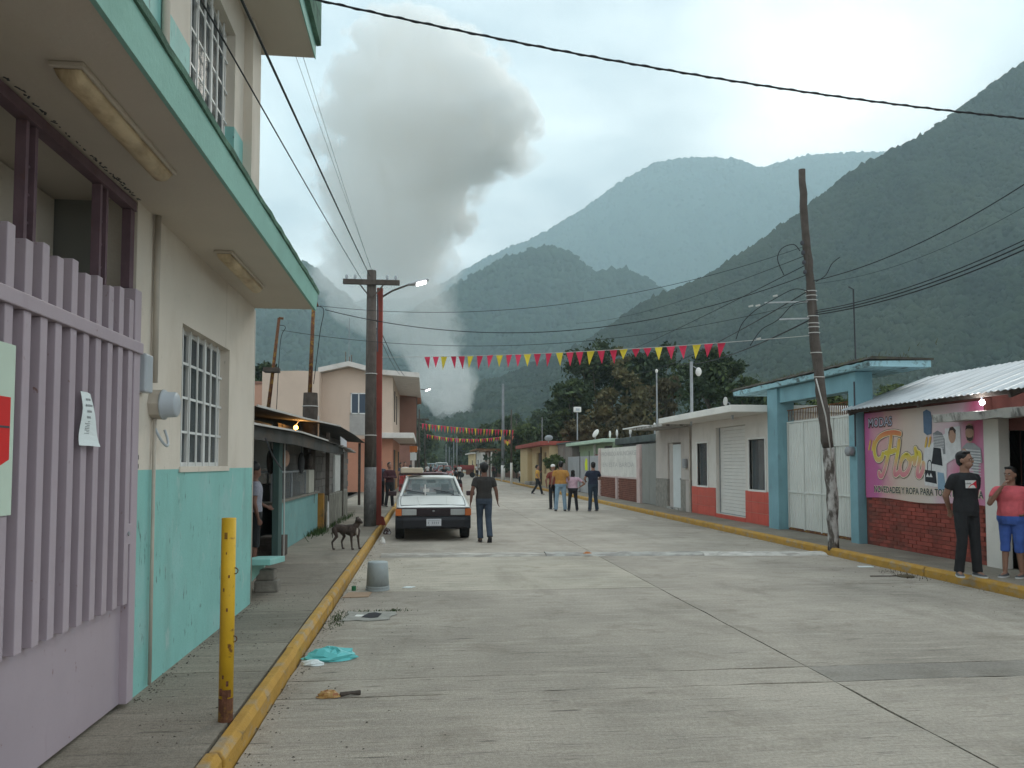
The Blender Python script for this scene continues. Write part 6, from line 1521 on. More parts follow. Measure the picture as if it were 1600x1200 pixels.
m = MB(); m.tube(smooth_path([pt(480, 480, Y=15.7), pt(505, 482, Y=15.7), pt(500, 520, Y=15.7), pt(490, 600, Y=15.7)]), .008, 6); tag(m.build('cable', M_WIRE, None, True), 'loose service wire hanging beside the stump mast', 'cable')
m = MB(); m.tube(smooth_path([pt(437, 508, Y=15.85), pt(446, 512, Y=15.85), pt(438, 535, Y=15.85), pt(432, 640, Y=15.85)]), .007, 6); tag(m.build('cable', M_WIRE, None, True), 'loose wire hanging down the leaning rusty mast', 'cable')
# rooftop water pipe stub wires are left as the photograph shows none

# ================================================================== bunting
M_FLR = mat('flag_red', (.60, .035, .085), .6, .1, 6); M_FLY = mat('flag_yellow', (.66, .52, .04), .6, .08, 6); M_FLO = mat('flag_orange', (.55, .16, .10), .6, .1, 6)
def bunting(label, a, b, sag, t0, t1, n, w_, h_, seed, folded=(), tail=0):
    a, b = Vector(a), Vector(b); r = random.Random(seed)
    def at_(t):
        p = a.lerp(b, t); p.z -= sag * 4 * t * (1 - t); return p
    t = thing('bunting', label, 'bunting', tuple(a)); m = MB(); m.tube([at_(k / 40) for k in range(41)], .006 if n < 30 else .006, 5); m.build('cord', M_TINE, t, True)
    for k in range(n):
        tt = t0 + (t1 - t0) * (k + .5 + r.uniform(-.08, .08)) / n; p = at_(tt); d = (b - a).normalized(); ww = w_ * r.uniform(.92, 1.08); hh = h_ * (r.uniform(.93, 1.06) if k not in folded else r.uniform(.55, .75))
        sw = Vector((r.uniform(-.035, .035), r.uniform(-.09, .09), r.uniform(0, .03))) * (h_ / .3)
        q = at_(tt + .004); dz = (q - p).normalized()
        l_, rr_ = p - dz * ww / 2, p + dz * ww / 2; tip = p + Vector((0, 0, -hh)) + sw
        mid = (l_ + rr_ + tip) / 3 + Vector((0, r.uniform(-.035, .035), 0)); rr_ = rr_ + Vector((0, r.uniform(-.02, .02), r.uniform(-.012, .004))); e = Vector((0, .0015, 0))
        m = MB(); m.add([l_, rr_, tip, mid, l_ + e, rr_ + e, tip + e, mid + e], [(0, 3, 1), (1, 3, 2), (2, 3, 0), (4, 5, 7), (5, 6, 7), (6, 4, 7), (0, 1, 5, 4), (1, 2, 6, 5), (2, 0, 4, 6)])
        m.build('pennant', (M_FLY if k % 3 == 2 else M_FLR), t, pivot=tuple(p))
    return t
BA = Vector((-1.1, 20.2, pt(596, 558, Y=20.2).z)); BB = on_pole(pole_z(524)) + Vector((-.05, 0, 0))
bunting('nearest string of red and yellow pennants slung across the street', BA, BB, .10, .125, .850, 29, .175, .315, 5, (20, 21, 22))
bunting('second string of red and yellow pennants, the middle one of three', pt(655, 661, Y=62), pt(806, 672, Y=66), .12, .02, .98, 31, .2, .58, 6)
bunting('furthest and lowest string of red and yellow pennants', pt(664, 678, Y=74), pt(786, 682, Y=76), .35, .02, .98, 33, .18, .42, 7)
m = MB(); c0 = pt(786, 683, Y=76); c1 = pt(800, 683, Y=75.5); 
t = thing('bunting', 'torn orange tail of pennants drooping at the right end of the furthest string', 'bunting', tuple(c0))
for k in range(5):
    p = c0.lerp(c1, k / 4); p.z -= .5 * math.sin(math.pi * k / 4); m = MB(); m.add([p + Vector((-.2, 0, .1)), p + Vector((.2, .02, .1)), p + Vector((0, 0, -.35)), p + Vector((0, .03, -.02))], [(0, 3, 1), (1, 3, 2), (2, 3, 0)]); m.build('pennant', M_FLO if k != 2 else M_FLY, t)
# ================================================================== people
PENDING = []
def remesh_later(o, voxel, smooth_it=4):
    r = o.modifiers.new('r', 'REMESH'); r.mode = 'VOXEL'; r.voxel_size = voxel; r.use_smooth_shade = True
    s = o.modifiers.new('s', 'SMOOTH'); s.iterations = smooth_it; s.factor = .5
    PENDING.append(o)
def flush_remesh():
    bpy.context.view_layer.update(); dg = bpy.context.evaluated_depsgraph_get()
    done = []
    for o in PENDING: done.append((o, bpy.data.meshes.new_from_object(o.evaluated_get(dg))))
    for o, me in done:
        o.modifiers.clear(); old = o.data; mts = list(old.materials); o.data = me
        me.materials.clear()
        for mt in mts: me.materials.append(mt)
        me.polygons.foreach_set('material_index', np.zeros(len(me.polygons), dtype=np.int32)); me.shade_smooth()
    PENDING.clear()
def cloth(name, col, rough=.9): return mat('cloth_' + name, col, rough, .2, 7, .75, 13)
SKIN = mat('skin', (.27, .145, .10), .6, .08, 9); SKIN2 = mat('skin_dark', (.17, .085, .06), .6, .08, 9)
HAIR = mat('hair_black', (.012, .010, .010), .5, .2, 30); SHOE = mat('shoe_black', (.03, .03, .035), .6, .1, 9); SHOEG = mat('shoe_grey', (.10, .10, .11), .7, .1, 9)
SOLE = mat('shoe_sole', (.55, .55, .53), .7, .05, 9); EYEW = mat('eye_white', (.6, .58, .55), .4, 0); BROWN = mat('shoe_brown', (.09, .06, .045), .7, .1, 9)

def seg(m, a, b, ra, rb, n=10):
    a, b = Vector(a), Vector(b); d = (b - a)
    m.tube([a, a + d * .33, a + d * .66, b], [ra, ra + (rb - ra) * .28, ra + (rb - ra) * .62, rb], n)
    m.ell(a, (ra, ra, ra), n, 6); m.ell(b, (rb, rb, rb), n, 6)

def person(label, at, H, rz, shirt, trousers, pose=None, sleeve=.62, leg_len=1.0, hair='short', build=1.0, skin=None, shoe=None, vox=.014, face=False, group=None, bust=0.0, belly=0.0, long_sleeve=False):
    """Standing figure facing local -Y. pose overrides joints given for a 1.70 m figure."""
    J = dict(head=(0, -.01, 1.585), neck=(0, .01, 1.43), chest=(0, 0, 1.26), waist=(0, 0, 1.05), pelvis=(0, 0, .93),
             sl=(.170, .008, 1.350), sr=(-.170, .008, 1.350), el=(.235, .03, 1.10), er=(-.235, .03, 1.10), wl=(.245, -.03, .86), wr=(-.245, -.03, .86),
             hl=(.088, 0, .90), hr=(-.088, 0, .90), kl=(.095, -.015, .49), kr=(-.095, -.015, .49), al=(.10, .02, .085), ar=(-.10, .02, .085), look=0.0, tl=0.0, tr=0.0, fl=(0, -1), fr=(0, -1))
    J.update(pose or {})
    k = H / 1.70; look = J['look']
    def P(n): v = J[n]; return Vector((v[0] * (build if n[0] in 'swe' and n != 'waist' else 1), v[1], v[2])) * k
    t = thing('person', label, 'person', at, rz, group); sk = skin or SKIN
    lk = Matrix.Rotation(look, 3, 'Z'); hc = P('head')
    def torso(m, g_, z0=None):
        pv, ch, nk = P('pelvis'), P('chest'), P('neck')
        prof = [(-.10, .13, .095), (-.02, .160, .11), (.06, .158, .108), (.14, .142, .098), (.24, .152, .105), (.34, .164, .112), (.40, .158, .106), (.445, .120, .088), (.49, .075, .066)]
        rr = []; base = pv.z
        for (dz, rx, ry) in prof:
            z = base + dz * k
            if z0 and z < z0: continue
            u = (z - pv.z) / max(.01, nk.z - pv.z); c = pv.lerp(Vector((ch.x, ch.y, nk.z)), max(0, min(1, u)))
            fr_ = (bust if .26 < dz < .44 else 0) + belly * math.exp(-((dz - .12) / .12) ** 2)
            ring = []
            for i in range(16):
                a = 2 * math.pi * i / 16; x = math.cos(a) * (rx * build * k + g_); y = math.sin(a) * (ry * (build * .5 + .5) * k + g_ + (fr_ * k if math.sin(a) < 0 else 0))
                ring.append((c.x + x, c.y + y, z))
            rr.append(ring)
        m.loft(rr, 0, True)
    # body: one continuous surface
    m = MB(); torso(m, 0)
    seg(m, P('neck') + Vector((0, 0, -.03)), hc + Vector((0, .015, -.05)) * k, .062 * k, .058 * k)
    m.ell(hc + Vector((0, .01, .02)) * k, (.076 * k, .095 * k, .108 * k), 16, 10, 0, lk)
    m.ell(hc + lk @ (Vector((0, -.025, -.055)) * k), (.058 * k, .066 * k, .062 * k), 12, 8, 0, lk)
    if face:
        m.ell(hc + lk @ (Vector((0, -.098, -.012)) * k), (.014 * k, .019 * k, .022 * k), 8, 6, 0, lk); m.ell(hc + lk @ (Vector((0, -.088, -.058)) * k), (.027 * k, .012 * k, .012 * k), 8, 6, 0, lk)
        for s_ in (-1, 1): m.ell(hc + lk @ (Vector((s_ * .03, -.083, .024)) * k), (.022 * k, .012 * k, .008 * k), 8, 6, 0, lk)
    for s_ in (-1, 1): m.ell(hc + lk @ (Vector((s_ * .078, .012, -.003)) * k), (.012 * k, .022 * k, .032 * k), 8, 6, 0, lk)
    for s_ in 'lr':
        sh, el, wr = P('s' + s_), P('e' + s_), P('w' + s_)
        seg(m, P('neck') + Vector((0, 0, -.055 * k)), sh, .050 * k, .050 * k); seg(m, sh, el, .054 * k * (build * .5 + .5), .041 * k); seg(m, el, wr, .042 * k, .027 * k)
        d = (wr - el).normalized(); tw = J['t' + s_]; side = Vector((1 if s_ == 'l' else -1, 0, 0)); nrm = d.cross(Vector((0, 1, 0)) if abs(d.y) < .8 else Vector((1, 0, 0))).normalized(); nrm = Matrix.Rotation(tw, 3, d) @ nrm; wid = nrm.cross(d).normalized()
        pc = wr + d * .05 * k
        m.ell(pc, (.016 * k, .038 * k, .052 * k), 10, 6, 0, Matrix((nrm, wid, d)).transposed())
        for i, (o_, L_) in enumerate(((-.030, .060), (-.010, .070), (.010, .066), (.029, .052))):
            a0 = wr + d * .088 * k + wid * o_ * k; a1 = a0 + d * L_ * .55 * k - nrm * .010 * k; a2 = a1 + d * L_ * .40 * k - nrm * .022 * k; m.tube([a0 - d * .02 * k, a0, a1, a2], [.0095 * k, .0095 * k, .0088 * k, .0072 * k], 7)
        th0 = wr + d * .03 * k - wid * .03 * k; m.tube([th0, th0 - wid * .022 * k + d * .028 * k - nrm * .01 * k, th0 - wid * .026 * k + d * .062 * k - nrm * .018 * k], [.012 * k, .0105 * k, .008 * k], 7)
        hp, kn, an = P('h' + s_), P('k' + s_), P('a' + s_); lg = .74 if leg_len >= 1 else 1.0
        seg(m, hp, kn, .082 * k * lg * (build * .5 + .5), .053 * k * lg); seg(m, kn, an, .052 * k * lg, .035 * k * lg); m.ell(kn.lerp(an, .28) + Vector((0, .014 * lg, 0)) * k, (.05 * k * lg, .052 * k * lg, .11 * k), 10, 6)
        fd = Vector((J['f' + s_][0], J['f' + s_][1], 0)).normalized(); m.tube([an + Vector((0, 0, -.03)) * k - fd * .03 * k, an + fd * .07 * k + Vector((0, 0, -.05)) * k, an + fd * .15 * k + Vector((0, 0, -.062)) * k], [.034 * k, .036 * k, .022 * k], 8)
    b = m.build('body', sk, t, True, local=True); remesh_later(b, vox * (.62 if face else 1), 3)
    # shirt
    g_ = .014 * k; m = MB(); torso(m, g_, (P('pelvis').z - .05 * k))
    for s_ in 'lr':
        sh, el = P('s' + s_), P('e' + s_); end = sh.lerp(el, sleeve); seg(m, P('neck') + Vector((0, 0, -.055 * k)), sh, .058 * k, .060 * k)
        m.tube([sh, sh.lerp(el, sleeve * .5), end], [.066 * k, .064 * k * (build * .4 + .6), .062 * k], 12)
        if long_sleeve: seg(m, el, P('w' + s_), .052 * k, .040 * k); seg(m, sh, el, .066 * k, .053 * k)
    o = m.build('shirt', shirt, t, True, local=True); remesh_later(o, vox * .85, 4)
    # trousers
    m = MB(); pv = P('pelvis'); rr = []
    for dz, rx, ry in ((-.11, .135, .10), (-.04, .165, .115), (.02, .163, .113), (.075, .152, .105)):
        rr.append([(pv.x + math.cos(a) * (rx * build * k + .010), pv.y + math.sin(a) * (ry * (build * .5 + .5) * k + .010 + (belly * .5 * k if math.sin(a) < 0 else 0)), pv.z + dz * k) for a in [2 * math.pi * i / 16 for i in range(16)]])
    m.loft(rr, 0, True)
    for s_ in 'lr':
        hp, kn, an = P('h' + s_), P('k' + s_), P('a' + s_); seg(m, hp, kn, .094 * k * (build * .5 + .5), .068 * k)
        if leg_len >= 1: e = kn.lerp(an, 1.06); m.tube([kn, kn.lerp(an, .4), kn.lerp(an, .85), e], [.070 * k, .068 * k, .064 * k, .068 * k], 12)
        elif leg_len > .5: e = kn.lerp(an, (leg_len - .5) * 2); m.tube([kn, e], [.072 * k, .07 * k], 12)
        
    o = m.build('trousers', trousers, t, True, local=True); remesh_later(o, vox * .85, 4)
    # shoes
    for s_ in 'lr':
        an = P('a' + s_); fd = Vector((J['f' + s_][0], J['f' + s_][1], 0)).normalized(); up = Vector((0, 0, 1)); m = MB(); zz = an.z - .085 * k
        if J.get('toe' + s_): up = Vector((0, 0, 1)); 
        tilt = J.get('toe' + s_, 0.0); sd = up.cross(fd)
        def q(f_, w_, z_):
            v = fd * f_ * k + sd * w_ * k + up * z_ * k
            if tilt: ax = sd; v = Matrix.Rotation(tilt, 3, ax) @ v
            return Vector((an.x, an.y, zz)) + v
        rr = []
        for f_, w_, h_ in ((-.075, .028, .055), (-.05, .038, .075), (.0, .041, .085), (.06, .046, .062), (.12, .047, .048), (.165, .036, .036), (.185, .018, .02)):
            rr.append([q(f_, w_ * math.cos(a), max(.022, .022 + (h_ - .022) * math.sin(a))) for a in [math.pi * i / 6 for i in range(7)]] + [q(f_, w_ * x_, .018) for x_ in (-.6, 0, .6)])
        m.loft(rr, 0, True); so = m.build('shoe', shoe or SHOE, t, True, local=True)
        if face or vox <= .015:
            m = MB(); rr = []
            for f_, w_ in ((-.078, .03), (-.05, .041), (.0, .044), (.06, .049), (.12, .050), (.168, .039), (.19, .02)): rr.append([q(f_, w_, .0), q(f_, w_, .0215), q(f_, -w_, .0215), q(f_, -w_, .0)])
            m.loft(rr, 0, True); m.build('sole', SOLE if shoe is SHOEG or face else SHOE, so, False, local=True)
    # hair
    m = MB(); c = hc + Vector((0, .018, .035)) * k; rr = []
    if hair == 'cap': m.ell(hc + lk @ (Vector((0, .008, .06)) * k), (.088 * k, .106 * k, .075 * k), 14, 8, 0, lk); m.ell(hc + lk @ (Vector((0, -.11, .045)) * k), (.06 * k, .06 * k, .010 * k), 10, 6, 0, lk)
    else:
        m.ell(hc + lk @ (Vector((0, .032, .052)) * k), (.085 * k, .098 * k, .090 * k), 16, 10, 0, lk)
        m.ell(hc + lk @ (Vector((0, .045, -.005)) * k), (.080 * k, .075 * k, .085 * k), 14, 8, 0, lk)
        if face:
            for i in range(9): a = -1.2 + i * .3; m.ell(hc + lk @ (Vector((math.sin(a) * .06, -.045 + .03 * abs(math.sin(a)), .112)) * k), (.022 * k, .026 * k, .020 * k), 8, 6, 0, lk)
        if hair == 'shoulder': m.ell(hc + lk @ (Vector((0, .045, -.08)) * k), (.092 * k, .062 * k, .13 * k), 14, 8, 0, lk)
        if hair == 'tied': m.ell(hc + lk @ (Vector((0, .115, .0)) * k), (.035 * k, .04 * k, .06 * k), 10, 6, 0, lk)
        if hair == 'thick': m.ell(hc + lk @ (Vector((0, .03, .05)) * k), (.098 * k, .112 * k, .105 * k), 16, 10, 0, lk)
    o = m.build('hair' if hair != 'cap' else 'cap', HAIR if hair != 'cap' else M_WHITE, t, True, local=True); remesh_later(o, vox * .8, 2)
    if face:
        for s_ in (-1, 1):
            m = MB(); m.ell(hc + lk @ (Vector((s_ * .031, -.0885, .008)) * k), (.013 * k, .006 * k, .0062 * k), 8, 6, 0, lk); e = m.build('eye', EYEW, t, True, local=True)
            m = MB(); m.ell(hc + lk @ (Vector((s_ * .031, -.0925, .008)) * k), (.0058 * k, .004 * k, .0058 * k), 8, 6, 0, lk); m.build('iris', HAIR, e, True, local=True)
            m = MB(); m.ell(hc + lk @ (Vector((s_ * .031, -.092, .030)) * k), (.020 * k, .006 * k, .0042 * k), 8, 6, 0, lk); m.build('eyebrow', HAIR, t, True, local=True)
        m = MB(); m.ell(hc + lk @ (Vector((0, -.0975, -.058)) * k), (.023 * k, .0045 * k, .0045 * k), 8, 6, 0, lk); m.build('mouth', mat('lips', (.17, .06, .05), .6, 0), t, True, local=True)
    return t

C_BLK = cloth('black', (.020, .020, .022)); C_CHAR = cloth('charcoal', (.035, .032, .030)); C_NAVY = cloth('navy', (.022, .028, .048)); C_MUST = cloth('mustard', (.40, .20, .05)); C_LILP = cloth('lilac_pink', (.50, .34, .40))
C_JEAN = cloth('jeans', (.045, .06, .085)); C_JEANL = cloth('jeans_light', (.20, .29, .36)); C_JEAND = cloth('jeans_dark', (.03, .045, .065)); C_CORAL = cloth('coral_pink', (.62, .12, .14)); C_BLUE = cloth('blue_shorts', (.055, .11, .36))
C_MAR = cloth('maroon', (.06, .022, .026)); C_ORA = cloth('orange', (.55, .22, .03)); C_WHI = cloth('white', (.58, .57, .55)); C_YEL = cloth('yellow', (.55, .30, .06)); C_GREY = cloth('grey', (.26, .26, .30)); C_STR = cloth('slate', (.06, .065, .085)); C_RED = cloth('red', (.28, .04, .04))
C_RUST = cloth('rust_red', (.20, .05, .035))

# man walking away beside the white car
person('man in dark T-shirt and jeans walking away beside the white car', (1.27, 17.0, .0), 1.69, math.pi, C_CHAR, C_JEAN,
       dict(kl=(.085, -.10, .50), al=(.075, -.02, .105), kr=(-.095, .03, .49), ar=(-.115, .17, .15), fr=(0, -1), toer=.75, el=(.245, .05, 1.11), wl=(.27, .0, .88), er=(-.25, -.02, 1.11), wr=(-.285, -.10, .89)), hair='thick', build=1.06, skin=SKIN2, shoe=BROWN, vox=.013)
# trio looking down the street
person('man in mustard T-shirt and light blue jeans standing with his back turned', (4.80, 27.7, 0), 1.76, math.pi - .05, C_MUST, C_JEANL, dict(al=(.17, .03, .085), ar=(-.15, .02, .085), kl=(.135, 0, .49), kr=(-.12, 0, .49), wl=(.26, -.10, .90), wr=(-.26, -.10, .90)), hair='short', build=1.2, vox=.018)
person('woman in lilac pink top and black leggings with one hand on her hip', (5.24, 27.7, 0), 1.46, math.pi - .1, C_LILP, C_BLK, dict(al=(.17, .02, .085), ar=(-.17, .02, .085), kl=(.135, 0, .49), kr=(-.13, 0, .49), er=(-.40, .06, 1.14), wr=(-.22, -.02, .98), el=(.27, -.02, 1.12), wl=(.20, -.14, 1.0)), hair='shoulder', build=1.22, shoe=SHOEG, vox=.017)
person('man in navy T-shirt and dark jeans standing right of the woman in lilac', (5.95, 27.6, 0), 1.74, math.pi + .12, C_NAVY, C_JEAND, dict(al=(.14, .05, .085), ar=(-.15, -.03, .085), er=(-.27, -.04, 1.13), wr=(-.17, -.20, 1.10), el=(.27, -.02, 1.13), wl=(.20, -.18, 1.06)), hair='short', build=1.1, shoe=SHOEG, vox=.017)
person('person in rust red top and white cap mostly hidden behind the mustard T-shirt', (4.72, 28.9, 0), 1.66, math.pi + .3, C_RUST, C_BLK, dict(el=(.30, .0, 1.10)), hair='cap', vox=.02)
person('woman in yellow top and black trousers stepping along the far kerb', (6.10, 42.6, 0), 1.62, 1.45, C_YEL, C_BLK, dict(kl=(.08, -.16, .50), al=(.08, -.26, .10), kr=(-.08, .06, .50), ar=(-.08, .30, .14), el=(.23, -.06, 1.16), wl=(.10, -.20, 1.32), er=(-.23, .04, 1.12), wr=(-.20, -.1, .90)), hair='tied', build=1.1, shoe=SHOEG, vox=.02)
person('person in white shirt sitting on the steps beyond the yellow house', (8.2, 66.8, .13), 1.65, -.3, C_WHI, C_BLK, dict(pelvis=(0, 0, .42), waist=(0, 0, .55), chest=(0, -.02, .75), neck=(0, -.02, .93), head=(0, -.04, 1.085), sl=(.178, -.02, .89), sr=(-.178, -.02, .89), el=(.22, -.12, .64), er=(-.22, -.12, .64), wl=(.15, -.33, .55), wr=(-.15, -.33, .55), hl=(.09, -.02, .42), hr=(-.09, -.02, .42), kl=(.11, -.40, .46), kr=(-.11, -.40, .46), al=(.11, -.38, .085), ar=(-.11, -.38, .085)), vox=.025)

# man with printed T-shirt at the kerb, woman at the door
mb = person('young man in black with a red and white chest print standing at the kerb', (7.40, 10.12, .143), 1.70, .18, C_BLK, C_BLK,
            dict(look=.30, el=(.245, .10, 1.10), wl=(.14, .19, .90), er=(-.20, .12, 1.10), wr=(-.08, .20, .92), al=(.115, -.05, .085), ar=(-.095, .05, .085), kl=(.10, -.04, .49), fl=(-.25, -1), fr=(-.75, -1)), hair='short', build=1.12, face=True, shoe=SHOEG, vox=.013)
wv = person('woman in coral pink T-shirt and blue shorts with a hand at her mouth', (8.02, 10.05, .13), 1.50, -1.05, C_CORAL, C_BLUE,
            dict(look=-.1, er=(-.20, -.16, 1.14), wr=(-.05, -.17, 1.40), el=(.34, .13, 1.16), wl=(.21, -.03, 1.02), al=(.10, .06, .085), ar=(-.10, -.04, .085), tr=.6), hair='tied', build=1.22, leg_len=.62, bust=.03, belly=.055, face=True, shoe=SHOEG, vox=.013)
# chest print on the black T-shirt
def local_patch(name, parent, pts_, mt):
    m = MB(); n = len(pts_); m.add(pts_, [tuple(range(n))]); return m.build(name, mt, parent, local=True)
z0, z1 = 1.17, 1.285; yf = -.146
def chest(x, z): return (x, -.158 + .32 * x * x * 4 - (z - 1.2) * -.06, z)
xs_ = [-.135, -.10, -.065, -.03, .0, .03]
m = MB(); m.loft([[chest(x, 1.21) for x in xs_], [chest(x, 1.315) for x in xs_]], 0, False, False); m.build('chest_print', C_WHI, mb, local=True)
m = MB(); m.add([tuple(Vector(chest(x, z)) + Vector((0, -.0015, 0))) for x, z in ((-.105, 1.212), (-.07, 1.255), (-.03, 1.275), (.028, 1.312), (.028, 1.212))], [(0, 1, 2, 3, 4)]); m.build('chest_print_red', mat('print_red', (.50, .02, .035), .8, .05), mb, local=True)
m = MB()
for i, x in enumerate((-.128, -.112, -.097, -.080, -.066)): c = Vector(chest(x, 1.272)); m.box(c.x - .004, c.x + .004, c.y - .003, c.y - .0018, 1.262, 1.280 + .004 * (i % 2))
m.build('chest_lettering', C_BLK, mb, local=True)

# left pavement people
person('person in pale grey shirt and dark shorts standing in the shade of the stall', (-2.42, 11.6, .13), 1.56, 1.9, C_GREY, C_BLK, dict(el=(.24, -.02, 1.12), wl=(.15, -.2, 1.02)), hair='thick', leg_len=.6, build=1.1, skin=SKIN2, vox=.017)
person('person in slate checked shirt half hidden behind the utility pole', (-1.62, 29.2, .13), 1.66, .5, C_STR, C_BLK, dict(el=(.24, -.06, 1.12), wl=(.12, -.2, 1.08)), build=1.05, vox=.02)
person('woman in maroon jacket and black trousers facing the street with folded arms', (-1.28, 29.0, .13), 1.60, .5, C_MAR, C_BLK, dict(al=(.15, .03, .085), ar=(-.15, .0, .085), el=(.25, -.04, 1.13), wl=(-.05, -.20, 1.14), er=(-.25, -.04, 1.13), wr=(.06, -.19, 1.10)), hair='tied', long_sleeve=True, vox=.019)
person('dark haired woman in dark blue beside the peach house doorway', (-1.32, 44.2, .13), 1.62, 1.1, C_STR, C_RED, None, hair='shoulder', vox=.024)
person('woman in white top looking over beside the woman in dark blue', (-1.12, 45.0, .13), 1.66, .2, C_WHI, C_RED, None, hair='shoulder', vox=.024)
person('person in bright orange shirt seen behind the white car windscreen pillar', (-.72, 40.5, .0), 1.62, 2.6, C_ORA, C_BLK, None, hair='short', build=1.15, vox=.022)
person('person in black seen past the right roof edge of the white car', (1.02, 26.0, .0), 1.42, 2.9, C_BLK, C_BLK, None, hair='short', vox=.022)
# further figures in the street
far = [(745, 96, C_WHI, 'figure in white walking in the far street beside the red cart'), (752, 90, C_BLK, 'figure in black just left of the walking man beyond the red cart'), (765, 98, C_GREY, 'figure in grey at the far right kerb'), (771, 86, C_MAR, 'figure in maroon at the far right kerb'), (673, 96, C_BLK, 'figure in black on the far left pavement'), (668, 88, C_WHI, 'figure in white on the far left pavement'), (711, 130, C_RED, 'tiny figure in red in the middle of the far street'), (758, 108, C_BLK, 'tiny dark figure between the far shop posts'), (739, 118, C_WHI, 'tiny figure in white before the far shop'), (703, 116, C_BLK, 'tiny dark figure on the left lane of the far street'), (680, 84, C_GREY, 'grey figure standing by the far left kerb'), (722, 140, C_WHI, 'tiniest pale figure deep in the far street'), (775, 92, C_NAVY, 'figure in navy by the far right pavement')]
for i, (px, Y, cl, lb_) in enumerate(far):
    p = pt(px, 700, Y=Y); person(lb_, (p.x, Y, .0), 1.66, math.pi * (i % 2) + .4, cl, C_BLK, None, vox=.04, group='figures in the far street')
flush_remesh()

# ================================================================== dog
M_DOG = mat('dog_coat', (.060, .042, .034), .8, .4, 14, .3, 120, stains=[((.12, .09, .075), (14, 14, 3), .5, .62, .6)])
dog = thing('dog', 'lean dark brindle dog with pale chest standing on the pavement', 'dog', (-1.42, 14.6, .13), 0)
m = MB()
def e_(c, r, a=0): m.ell(c, r, 14, 8, 0, Matrix.Rotation(a, 3, 'Y'))
# body runs along local +X (head to the right)
def ringx(x, zc, ry, rz_, n=14): return [(x, ry * math.cos(2 * math.pi * i / n), zc + rz_ * math.sin(2 * math.pi * i / n)) for i in range(n)]
m.loft([ringx(-.235, .43, .04, .05), ringx(-.20, .43, .075, .085), ringx(-.10, .425, .085, .085), ringx(0, .405, .085, .095), ringx(.10, .385, .10, .125), ringx(.18, .39, .10, .125), ringx(.235, .41, .065, .085)], 0, True)
seg(m, (.17, 0, .44), (.245, -.01, .53), .075, .058); seg(m, (.235, -.01, .52), (.25, -.035, .585), .06, .055)
m.ell((.26, -.05, .585), (.065, .055, .055), 12, 8); m.tube([(.28, -.06, .575), (.33, -.11, .56), (.36, -.145, .55)], [.042, .033, .022], 10)
for s_ in (-1, 1):
    m.tube([(.245, -.05 + s_ * .05, .60), (.235, -.04 + s_ * .075, .655), (.255, -.05 + s_ * .10, .66)], [.024, .018, .006], 7)
for (x, s_, dx_) in ((.135, -1, 0.01), (.235, 1, .04)):
    y = s_ * .065; seg(m, (x, y, .38), (x + dx_ * .2 - .01, y, .24), .048, .028); seg(m, (x - .01 + dx_ * .2, y, .24), (x + dx_ * .5, y, .05), .026, .019); m.ell((x + dx_ * .5 + .015, y, .020), (.036, .023, .020), 10, 6)
for (x, s_, dx_) in ((-.225, -1, .0), (-.145, 1, .14)):
    y = s_ * .065; seg(m, (x, y, .41), (x + .06 + dx_ * .3, y, .27), .052, .032); seg(m, (x + .06 + dx_ * .3, y, .27), (x - .035 + dx_ * .6, y, .155), .032, .021); seg(m, (x - .035 + dx_ * .6, y, .155), (x - .02 + dx_ * .6, y, .04), .020, .017); m.ell((x + .0 + dx_ * .6, y, .018), (.036, .022, .018), 10, 6)
m.tube([(-.23, 0, .46), (-.265, 0, .40), (-.275, .0, .30), (-.26, 0, .22)], [.022, .018, .013, .008], 8)
b = m.build('body', M_DOG, dog, True, local=True); remesh_later(b, .010, 3)
m = MB(); m.ell((.228, -.03, .37), (.028, .045, .085), 10, 8); m.build('pale_chest', mat('dog_pale', (.35, .30, .26), .85, .1, 20), dog, True, local=True)
m = MB(); m.ell((.363, -.150, .553), (.012, .012, .010), 8, 6); m.build('nose', M_INK, dog, True, local=True)
for s_ in (-1, 1): m = MB(); m.ell((.295 + .0 * s_, -.075 + s_ * .036, .60), (.007, .007, .007), 8, 6); m.build('eye', M_INK, dog, True, local=True)
flush_remesh()
dog.rotation_euler = (0, 0, -.12); dog.scale = (.9, .9, .9)
